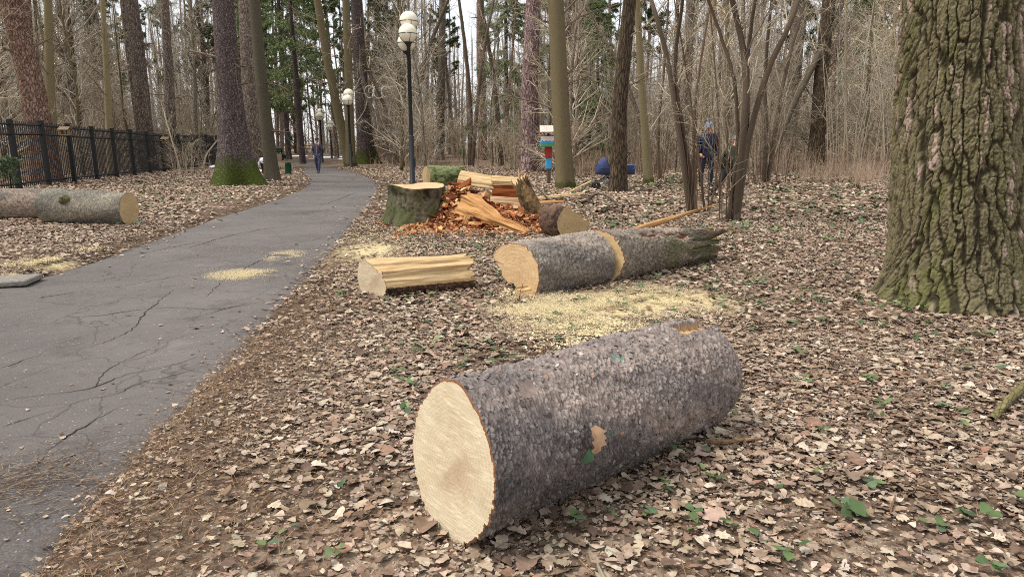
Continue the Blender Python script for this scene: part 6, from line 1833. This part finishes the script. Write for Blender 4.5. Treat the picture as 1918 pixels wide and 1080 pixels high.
# ---------------------------------------------------------------- stroller
def stroller():
    Y = at(1148, 357).y + .35; u = depth(Y, .8) / FPX
    b = on(1148, 357, Y); g = gz(b.x, Y); root = thing('baby_stroller', 'navy blue baby pram with pleated hood parked behind the furrowed tree', 'stroller', (b.x, Y, g))
    N_ = mat_plain('navy_fabric', lin(66, 76, 112), .85, .15, .2, 40); N2 = mat_plain('blue_fabric', lin(86, 98, 132), .85, .12, .2, 40)
    X = lambda px: (px - 1148) * u; Z = lambda py: (357 - py) * u
    # bassinet shell: long rounded tub
    mb = MB(); n = 20; S = 20; xs = np.linspace(X(1114), X(1188), n); V = []
    for i, x in enumerate(xs):
        q = abs(2 * i / (n - 1) - 1); w = .21 * (1 - q ** 4) ** .5 + .02; zb = Z(330) + .05 * q ** 3; zt = Z(312) + .03 * q
        for k in range(S):
            a = math.pi * k / (S - 1); V.append((x, -w * math.cos(a), zt - (zt - zb) * math.sin(a) ** .6))
    i = np.arange(n - 1)[:, None] * S + np.arange(S - 1)[None]
    mb.add(np.array(V), np.stack([i, i + 1, i + S + 1, i + S], -1).reshape(-1, 4)); mb.build('bassinet', N_, root, uv=False, col=False)
    # apron cover
    mb = MB(); xs = np.linspace(X(1144), X(1188), 12); V = []
    for x in xs:
        q = (x - X(1144)) / (X(1188) - X(1144)); w = .225 * (1 - max(0, q - .3) ** 3 * 1.6)
        for k in range(13):
            a = math.pi * k / 12; V.append((x + .02 * q, -w * math.cos(a), Z(312) + .05 * math.sin(a) * (1 - .5 * q) - .10 * (abs(math.cos(a)) ** 4) + .01))
    i = np.arange(11)[:, None] * 13 + np.arange(12)[None]
    mb.add(np.array(V), np.stack([i, i + 1, i + 14, i + 13], -1).reshape(-1, 4)); mb.build('apron', N2, root, uv=False, col=False)
    # hood: ribs fanned about a pivot
    mb = MB(); px_, pz_ = X(1140), Z(316); V = []; n = 13; S = 17
    for k in range(n):
        th = math.radians(180 - 66 * k / (n - 1)); pl = .40 * u / .0176 + (.012 if k % 3 == 1 else 0); 
        for s in range(S):
            a = math.pi * s / (S - 1); y = -.235 * math.cos(a); r = pl * math.sin(a) ** .45 if 0 < s < S - 1 else .02
            V.append((px_ + r * math.cos(th), y, pz_ + r * math.sin(th)))
    i = np.arange(n - 1)[:, None] * S + np.arange(S - 1)[None]
    mb.add(np.array(V), np.stack([i, i + S, i + S + 1, i + 1], -1).reshape(-1, 4)); mb.build('hood', N_, root, uv=False, col=False)
    mb = MB(); th = math.radians(114); hr_ = .405 * u / .0176; a = np.linspace(0, math.pi, 15); tubes(mb, np.stack([px_ + hr_ * np.sin(a) ** .45 * math.cos(th), -.235 * np.cos(a), pz_ + hr_ * np.sin(a) ** .45 * math.sin(th)], 1), np.full(15, .012), 6); mb.build('hood_trim', M_BLK, root, uv=False, col=False)
    mb = MB()
    for sy in (-1, 1):
        tubes(mb, np.array([[X(1116), sy * .18, Z(346)], [X(1136), sy * .2, Z(331)], [X(1160), sy * .22, Z(312)], [X(1172), sy * .24, Z(292)]]), np.array([.016] * 4), 8)
        tubes(mb, np.array([[X(1136), sy * .2, Z(332)], [X(1152), sy * .24, Z(345)], [X(1166), sy * .26, Z(344)]]), np.array([.015] * 3), 8)
    tubes(mb, np.array([[X(1136), -.2, Z(332)], [X(1136), 0, Z(332)], [X(1136), .2, Z(332)]]), np.array([.014] * 3), 6)
    mb.build('frame', M_IRON2, root, uv=False, col=False)
    mb = MB(); tubes(mb, np.array([[X(1172), -.24, Z(292)], [X(1177), -.2, Z(288)], [X(1177), .2, Z(288)], [X(1172), .24, Z(292)]]), np.array([.018] * 4), 8); mb.build('handle', M_BLK, root, uv=False, col=False)
    mb = MB(); box(mb, (X(1142), 0, Z(342)), (.34, .34, .10), None, None, .03); mb.build('basket', mat_plain('grey_basket', lin(120, 130, 142), .7, .15), root, False, uv=False, col=False)
    def wheel(x, y, r, w):
        Mx = Matrix.Translation((x, y, r)) @ Matrix.Rotation(math.radians(90), 4, 'X')
        mb = MB(); lathe(mb, [(r * .72, -w), (r * .94, -w), (r, -w * .5), (r, w * .5), (r * .94, w), (r * .72, w), (r * .72, -w)], 24, None, Mx); t = mb.build('tyre', M_BLK, root, uv=False, col=False)
        mb = MB(); lathe(mb, [(.02, -w * .8), (.03, -w), (.03, w), (.02, w * .8)], 12, None, Mx); lathe(mb, [(r * .64, -w * .6), (r * .73, -w * .6), (r * .73, w * .6), (r * .64, w * .6), (r * .64, -w * .6)], 24, None, Mx)
        for k in range(5):
            a = k * 2 * math.pi / 5; p = Mx @ Vector((.02 * math.cos(a), .02 * math.sin(a), 0)); q = Mx @ Vector((r * .66 * math.cos(a), r * .66 * math.sin(a), 0)); tubes(mb, np.array([p, (p + q) / 2, q]), np.array([.009] * 3), 5)
        mb.build('rim', M_IRON2, t, uv=False, col=False)
    for sy in (-1, 1):
        wheel(X(1116), sy * .18, .12, .03); wheel(X(1152), sy * .27, .17, .03)
    mb = MB(); tubes(mb, np.array([[X(1152), -.27, .17], [X(1152), 0, .17], [X(1152), .27, .17]]), np.array([.012] * 3), 6); mb.build('axle', M_IRON2, root, uv=False, col=False)
stroller()

# ---------------------------------------------------------------- people
def skin(name, joints, edges, mat, parent, sub=2, cut=None):
    """one smooth surface grown round a skeleton: joints name -> (x,y,z,r[,r2])"""
    me = bpy.data.meshes.new(name); keys = list(joints); idx = {k: i for i, k in enumerate(keys)}
    me.from_pydata([joints[k][:3] for k in keys], [(idx[a], idx[b]) for a, b in edges], [])
    o = bpy.data.objects.new(name, me); COL.objects.link(o)
    md = o.modifiers.new('skin', 'SKIN'); md.use_smooth_shade = True
    for i, k in enumerate(keys):
        j = joints[k]; sv = me.skin_vertices[0].data[i]; sv.radius = (j[3], j[4] if len(j) > 4 else j[3]); sv.use_root = (i == 0)
    ss = o.modifiers.new('sub', 'SUBSURF'); ss.levels = sub; ss.render_levels = sub
    dg = bpy.context.evaluated_depsgraph_get(); dg.update()
    nm = bpy.data.meshes.new_from_object(o.evaluated_get(dg))
    bpy.data.objects.remove(o); bpy.data.meshes.remove(me)
    nm.name = name; nm.materials.clear(); nm.materials.append(mat)
    for p in nm.polygons: p.use_smooth = True
    r = bpy.data.objects.new(name, nm); COL.objects.link(r); r.parent = parent
    return r

SKIN = mat_plain('skin', lin(206, 160, 138), .6, .06, .3, 20)
HAIRB = mat_plain('brown_hair', lin(70, 52, 42), .8, .2)
def V3(*a): return np.array(a, float)

def head(c, fwd, root, hat=None, hat_mat=None, hair=None, r=.105, tilt=0.0):
    """face looking along fwd (xy angle)"""
    c = np.array(c, float); f = np.array([math.cos(fwd), math.sin(fwd), -math.sin(tilt)]); f /= np.linalg.norm(f); s = np.array([-f[1], f[0], 0]); s /= np.linalg.norm(s); u = np.cross(f, s) * 1.0
    u = u if u[2] > 0 else -u
    M = np.stack([f, s, u], 1)
    mb = MB(); n, K = 28, 20
    el = np.linspace(-math.pi / 2, math.pi / 2, K); az = np.arange(n) * 2 * math.pi / n
    E, A = np.meshgrid(el, az, indexing='ij')
    x = np.cos(E) * np.cos(A); y = np.cos(E) * np.sin(A); z = np.sin(E)
    X = x * r * .95; Yy = y * r * .74; Zz = z * r * 1.18
    jaw = smooth(.1, -.9, z); Yy = Yy * (1 - .30 * jaw); X = X * (1 - .12 * jaw) + .012 * jaw * (x > 0)
    nose = np.exp(-((y / .16) ** 2 + ((z + .12) / .16) ** 2)) * (x > .3); X = X + nose * .024
    brow = np.exp(-((z - .18) / .10) ** 2) * (x > .4); X = X + brow * .006
    sock = (np.exp(-(((y - .36) / .16) ** 2 + ((z - .04) / .10) ** 2)) + np.exp(-(((y + .36) / .16) ** 2 + ((z - .04) / .10) ** 2))) * (x > .3); X = X - sock * .010
    lip = np.exp(-((y / .25) ** 2 + ((z + .52) / .06) ** 2)) * (x > .2); X = X + lip * .006
    V = np.stack([X, Yy, Zz], -1).reshape(-1, 3) @ M.T + c
    i = np.arange(K - 1)[:, None] * n; j = np.arange(n)[None]; j2 = (j + 1) % n
    return mb, V, np.stack([i + j, i + j2, i + n + j2, i + n + j], -1).reshape(-1, 4), M, c

def face_bits(mbh, M, c, r):
    for sy in (-1, 1):
        p = np.array([r * .80, sy * r * .30, r * .04]) @ M.T + c
        sphere(mbh, tuple(p), r * .085, 10, 8, col=lin(40, 32, 30))
        q = np.array([-.005, sy * r * .76, -.01]) @ M.T + c
        mb_e = np.array(q); sphere(mbh, tuple(mb_e), r * .17, 10, 8, 1.4, col=lin(200, 150, 128))
    p = np.array([[r * .79, -r * .2, -r * .60], [r * .86, 0, -r * .615], [r * .79, r * .2, -r * .60]]) @ M.T + c
    tubes(mbh, p, np.array([.004, .006, .004]), 6, np.array([list(lin(150, 84, 78))]))

def hand(mb, w, d, n, size=.085, curl=.5, col=None):
    """wrist w, direction d, palm normal n: palm and five bent fingers"""
    d = unit(np.array(d, float)); n = np.array(n, float); n = unit(n - d * n.dot(d)); s = np.cross(d, n)
    col = np.array([list(lin(208, 162, 140))])
    tubes(mb, np.array([w, w + d * size * .5, w + d * size]), np.array([.026, .034, .030]), 8, col, True)
    for k, (o, l) in enumerate(((-.026, .068), (-.009, .078), (.009, .074), (.026, .058))):
        b = w + d * size + s * o; a = curl; pts = [b]; dd = d
        for q in range(3):
            dd = unit(dd * math.cos(a) + n * math.sin(a)); pts.append(pts[-1] + dd * l / 3); 
        tubes(mb, np.array(pts), np.array([.0095, .009, .0085, .007]), 6, col, True)
    b = w + d * size * .35 - s * .03; t = unit(d * .6 - s * .7 + n * .3)
    tubes(mb, np.array([b, b + t * .035, b + unit(t + d * .5) * .066]), np.array([.012, .0105, .008]), 6, col, True)

M_SKINC = mat_col('skin_tone', .6, .3, 20, .05)

def person_walking():
    b = at(597, 326); Y = b.y; u = depth(Y, .8) / FPX; k = 64.5 * u / 1.76
    root = thing('person', 'person walking on the path in dark grey jacket, hand raised to face', 'person', (b.x, b.y, .004)); root.scale = (k, k, k)
    # x right in the picture, -y towards the camera
    legs = {'h': (0, 0, .95, .15, .12), 'hl': (-.10, 0, .90, .105, .105), 'kl': (-.12, .10, .50, .075), 'al': (-.10, .24, .12, .055), 'hr': (.10, 0, .90, .105, .105), 'kr': (.10, -.14, .50, .075), 'ar': (.07, -.16, .10, .055)}
    skin('trousers', legs, [('h', 'hl'), ('hl', 'kl'), ('kl', 'al'), ('h', 'hr'), ('hr', 'kr'), ('kr', 'ar')], mat_plain('dark_blue_trousers', lin(66, 70, 92), .85, .15), root)
    M_J = mat_plain('dark_grey_jacket', lin(72, 68, 78), .85, .2, .2, 14)
    jac = {'p': (0, .0, .90, .17, .125), 'w': (0, 0, 1.05, .165, .125), 'c': (0, .01, 1.28, .19, .13), 'n': (0, .01, 1.46, .085, .085), 'sl': (-.19, .01, 1.40, .085), 'el': (-.27, .06, 1.12, .062), 'wl': (-.20, -.06, .92, .055), 'sr': (.19, .01, 1.40, .085), 'er': (.28, -.09, 1.16, .065), 'wr': (.13, -.17, 1.40, .05)}
    skin('jacket', jac, [('p', 'w'), ('w', 'c'), ('c', 'n'), ('c', 'sl'), ('sl', 'el'), ('el', 'wl'), ('c', 'sr'), ('sr', 'er'), ('er', 'wr')], M_J, root)
    mb, V, F, M, c = head((0, -.02, 1.63), math.radians(-95), root)
    mb.add(V, F, np.array(lin(206, 160, 138))); face_bits(mb, M, c, .105)
    tubes(mb, np.array([[0, .01, 1.42], [0, 0, 1.5], [0, -.01, 1.58]]), np.array([.06, .055, .055]), 12, np.array([list(lin(196, 150, 130))]))
    hand(mb, np.array([.125, -.185, 1.42]), (-.5, .25, .9), (-.6, .6, 0), curl=.6); hand(mb, np.array([-.195, -.08, .90]), (.5, -.3, -.8), (.6, 0, 0), curl=.5)
    mb.build('body', M_SKINC, root, uv=False)
    mb = MB(); prof = [(.108 * math.cos(q) * 1.0 + .001, .02 + .115 * math.sin(q)) for q in np.linspace(-.1, 1.55, 9)]; lathe(mb, prof, 20, None, Matrix.Translation((0, -.01, 1.665)))
    box(mb, (0, -.12, 1.67), (.15, .10, .012), None, None, .004); mb.build('cap', mat_plain('dark_cap', lin(58, 46, 56), .85, .2), root, uv=False, col=False)
    mb = MB(); box(mb, (.075, -.112, 1.60), (.02, .012, .14), None, None, .004); mb.build('phone', M_BLK, root, False, uv=False, col=False)
    mb = MB(); tubes(mb, np.array([[.0, -.128, 1.40], [.0, -.142, 1.2], [.0, -.132, .95]]), np.array([.008] * 3), 5); mb.build('zip', mat_plain('pale_zip', lin(170, 168, 172), .5, .1), root, uv=False, col=False)
    for (x, y, n, pit) in ((-.10, .24, 'shoe', .35), (.07, -.18, 'shoe', -.15)):
        s = skin(n, {'a': (x, y + .03, .10, .05), 'm': (x, y - .06, .06, .048, .045), 't': (x, y - .19, .045, .045, .035)}, [('a', 'm'), ('m', 't')], mat_plain('shoe_leather', lin(70, 66, 70), .6, .2), root)
person_walking()

def person_standing():
    b = at(1321, 350); Y = b.y; g = gz(b.x, Y); u = depth(Y, .9) / FPX; k = (on(1321, 229, Y).z - g) / 1.74
    root = thing('person', 'person standing among hazels in navy padded jacket and pale blue bobble hat', 'person', (b.x, Y, g)); root.scale = (k, k, k)
    T = mat_plain('dark_navy_trousers', lin(38, 40, 58), .85, .15); J = mat_plain('navy_padded_jacket', lin(28, 36, 62), .7, .2, .3, 10)
    legs = {'h': (0, 0, .93, .15, .12), 'hl': (-.10, 0, .88, .105), 'kl': (-.13, -.02, .48, .075), 'al': (-.14, .02, .10, .055), 'hr': (.10, 0, .88, .105), 'kr': (.12, -.03, .48, .075), 'ar': (.13, .0, .10, .055)}
    skin('trousers', legs, [('h', 'hl'), ('hl', 'kl'), ('kl', 'al'), ('h', 'hr'), ('hr', 'kr'), ('kr', 'ar')], T, root)
    jac = {'p': (0, 0, .84, .185, .14), 'w': (0, 0, 1.0, .18, .14), 'c': (0, .01, 1.24, .195, .145), 'n': (0, .01, 1.42, .10, .10), 'sl': (-.20, .01, 1.36, .09), 'el': (-.28, .05, 1.10, .075), 'wl': (-.22, -.10, .92, .06), 'sr': (.20, .01, 1.36, .09), 'er': (.28, .0, 1.08, .075), 'wr': (.26, -.08, .86, .06)}
    skin('jacket', jac, [('p', 'w'), ('w', 'c'), ('c', 'n'), ('c', 'sl'), ('sl', 'el'), ('el', 'wl'), ('c', 'sr'), ('sr', 'er'), ('er', 'wr')], J, root)
    # quilting seams raised a little
    mb = MB(); t = np.linspace(0, 2 * math.pi, 25)
    for z, rx, ry in ((.92, .187, .145), (1.02, .184, .144), (1.12, .188, .146), (1.22, .197, .148)): tubes(mb, np.stack([rx * np.cos(t), .008 + ry * np.sin(t), z + 0 * t], 1), np.full(25, .008), 5)
    mb.build('seam', mat_plain('navy_seam', lin(28, 34, 66), .8, .1), root, uv=False, col=False)
    skin('hood', {'a': (-.09, .05, 1.44, .07), 'b': (0, .11, 1.46, .085), 'c': (.09, .05, 1.44, .07)}, [('a', 'b'), ('b', 'c')], J, root)
    mb, V, F, M, c = head((.02, -.02, 1.58), math.radians(-45), root, tilt=.12)
    mb.add(V, F, np.array(lin(214, 160, 140))); face_bits(mb, M, c, .105)
    tubes(mb, np.array([[0, .01, 1.38], [.005, 0, 1.45], [.01, -.01, 1.53]]), np.array([.06, .055, .055]), 12, np.array([list(lin(200, 150, 130))]))
    hand(mb, np.array([-.22, -.12, .90]), (.4, -.5, -.7), (.6, .2, 0), curl=.5); hand(mb, np.array([.26, -.09, .83]), (0, -.3, -.95), (-1, 0, 0), curl=.4)
    mb.build('body', M_SKINC, root, uv=False)
    H_ = mat_plain('pale_blue_knit', lin(122, 142, 168), .95, .2, .1, 60)
    mb = MB(); prof = [(.118, -.02), (.122, .0), (.122, .04), (.112, .045)] + [(.114 * math.cos(q) + .001, .05 + .105 * math.sin(q)) for q in np.linspace(.1, 1.55, 9)]; lathe(mb, prof, 22, None, Matrix.Translation((.005, .0, 1.605)) @ Matrix.Rotation(.15, 4, 'X')); h = mb.build('hat', H_, root, uv=False, col=False)
    mb = MB(); sphere(mb, (-.02, .0, 1.80), .052, 14, 10); V = mb.v[0]; V += fbm(V[:, 0] * 90, V[:, 2] * 90 + V[:, 1] * 60, 3, 2)[:, None] * .012; mb.build('pompom', H_, h, uv=False, col=False)
    mb = MB(); tubes(mb, np.array([[.06, .06, 1.55], [.07, .05, 1.45], [.08, -.02, 1.36]]), np.array([.03, .03, .012]), 8); mb.build('hair', HAIRB, root, uv=False, col=False)
    for x in (-.14, .13):
        skin('boot', {'a': (x, .03, .12, .06), 'm': (x, -.03, .06, .052, .05), 't': (x + .01, -.15, .05, .048, .04)}, [('a', 'm'), ('m', 't')], M_BLK, root)
person_standing()

def person_bending():
    b = at(1345, 367); Y = b.y; g = gz(b.x, Y); k = 1.0
    root = thing('person', 'person in olive jacket and grey cap stooping in a lunge behind the big hazel', 'person', (b.x, Y, g)); root.scale = (1.0, 1.0, 1.0)
    u = depth(Y, .8) / FPX; X = lambda px: (px - 1352) * u; Z = lambda py: (364 - py) * u
    T = mat_plain('black_trousers', lin(34, 32, 34), .85, .15); J = mat_plain('olive_jacket', lin(56, 58, 48), .8, .22, .25, 10)
    hp = (X(1366), 0, Z(312))
    legs = {'h': hp + (.15, .13), 'hl': (X(1361), -.10, Z(316), .11), 'kl': (X(1352), -.14, Z(338), .08), 'al': (X(1336), -.12, Z(357), .055), 'hr': (X(1368), .1, Z(316), .11), 'kr': (X(1384), .08, Z(338), .08), 'ar': (X(1388), .1, Z(361), .055)}
    skin('trousers', legs, [('h', 'hl'), ('hl', 'kl'), ('kl', 'al'), ('h', 'hr'), ('hr', 'kr'), ('kr', 'ar')], T, root)
    jac = {'p': (X(1364), 0, Z(314), .17, .14), 'w': (X(1364), 0, Z(302), .18, .15), 'c': (X(1368), -.02, Z(284), .19, .16), 'n': (X(1376), -.04, Z(272), .10, .10), 'sl': (X(1363), -.2, Z(278), .09), 'el': (X(1369), -.28, Z(298), .07), 'wl': (X(1384), -.24, Z(308), .055), 'sr': (X(1374), .2, Z(279), .09), 'er': (X(1384), .26, Z(298), .07), 'wr': (X(1396), .18, Z(310), .055)}
    skin('jacket', jac, [('p', 'w'), ('w', 'c'), ('c', 'n'), ('c', 'sl'), ('sl', 'el'), ('el', 'wl'), ('c', 'sr'), ('sr', 'er'), ('er', 'wr')], J, root)
    hc = (X(1382), -.05, Z(263))
    mb, V, F, M, c = head(hc, math.radians(-12), root, tilt=.5)
    mb.add(V, F, np.array(lin(206, 156, 136))); face_bits(mb, M, c, .105)
    tubes(mb, np.array([[X(1374), -.03, Z(274)], [X(1378), -.04, Z(270)], [X(1381), -.05, Z(266)]]), np.array([.06, .055, .055]), 12, np.array([list(lin(200, 150, 130))]))
    hand(mb, np.array([X(1385), -.24, Z(309)]), (.7, 0, -.7), (0, .5, .5)); hand(mb, np.array([X(1397), .18, Z(311)]), (.7, 0, -.7), (0, -.5, .5))
    mb.build('body', M_SKINC, root, uv=False)
    mb = MB(); prof = [(.118, -.02), (.118, .02)] + [(.114 * math.cos(q) + .001, .03 + .105 * math.sin(q)) for q in np.linspace(.1, 1.55, 9)]; lathe(mb, prof, 20, None, Matrix.Translation((hc[0] - .01, hc[1], hc[2] + .03)) @ Matrix.Rotation(.35, 4, 'Y')); mb.build('hat', mat_plain('grey_knit', lin(112, 112, 112), .95, .2, .1, 60), root, uv=False, col=False)
    for (ax, ay, az, dx) in ((X(1336), -.12, Z(357), -.0), (X(1388), .1, Z(361), .0)):
        skin('shoe', {'a': (ax - .02, ay, .10, .05), 'm': (ax + .06, ay, .055, .048, .045), 't': (ax + .18, ay, .045, .045, .035)}, [('a', 'm'), ('m', 't')], mat_plain('dark_shoe', lin(44, 44, 54), .6, .2), root)
person_bending()
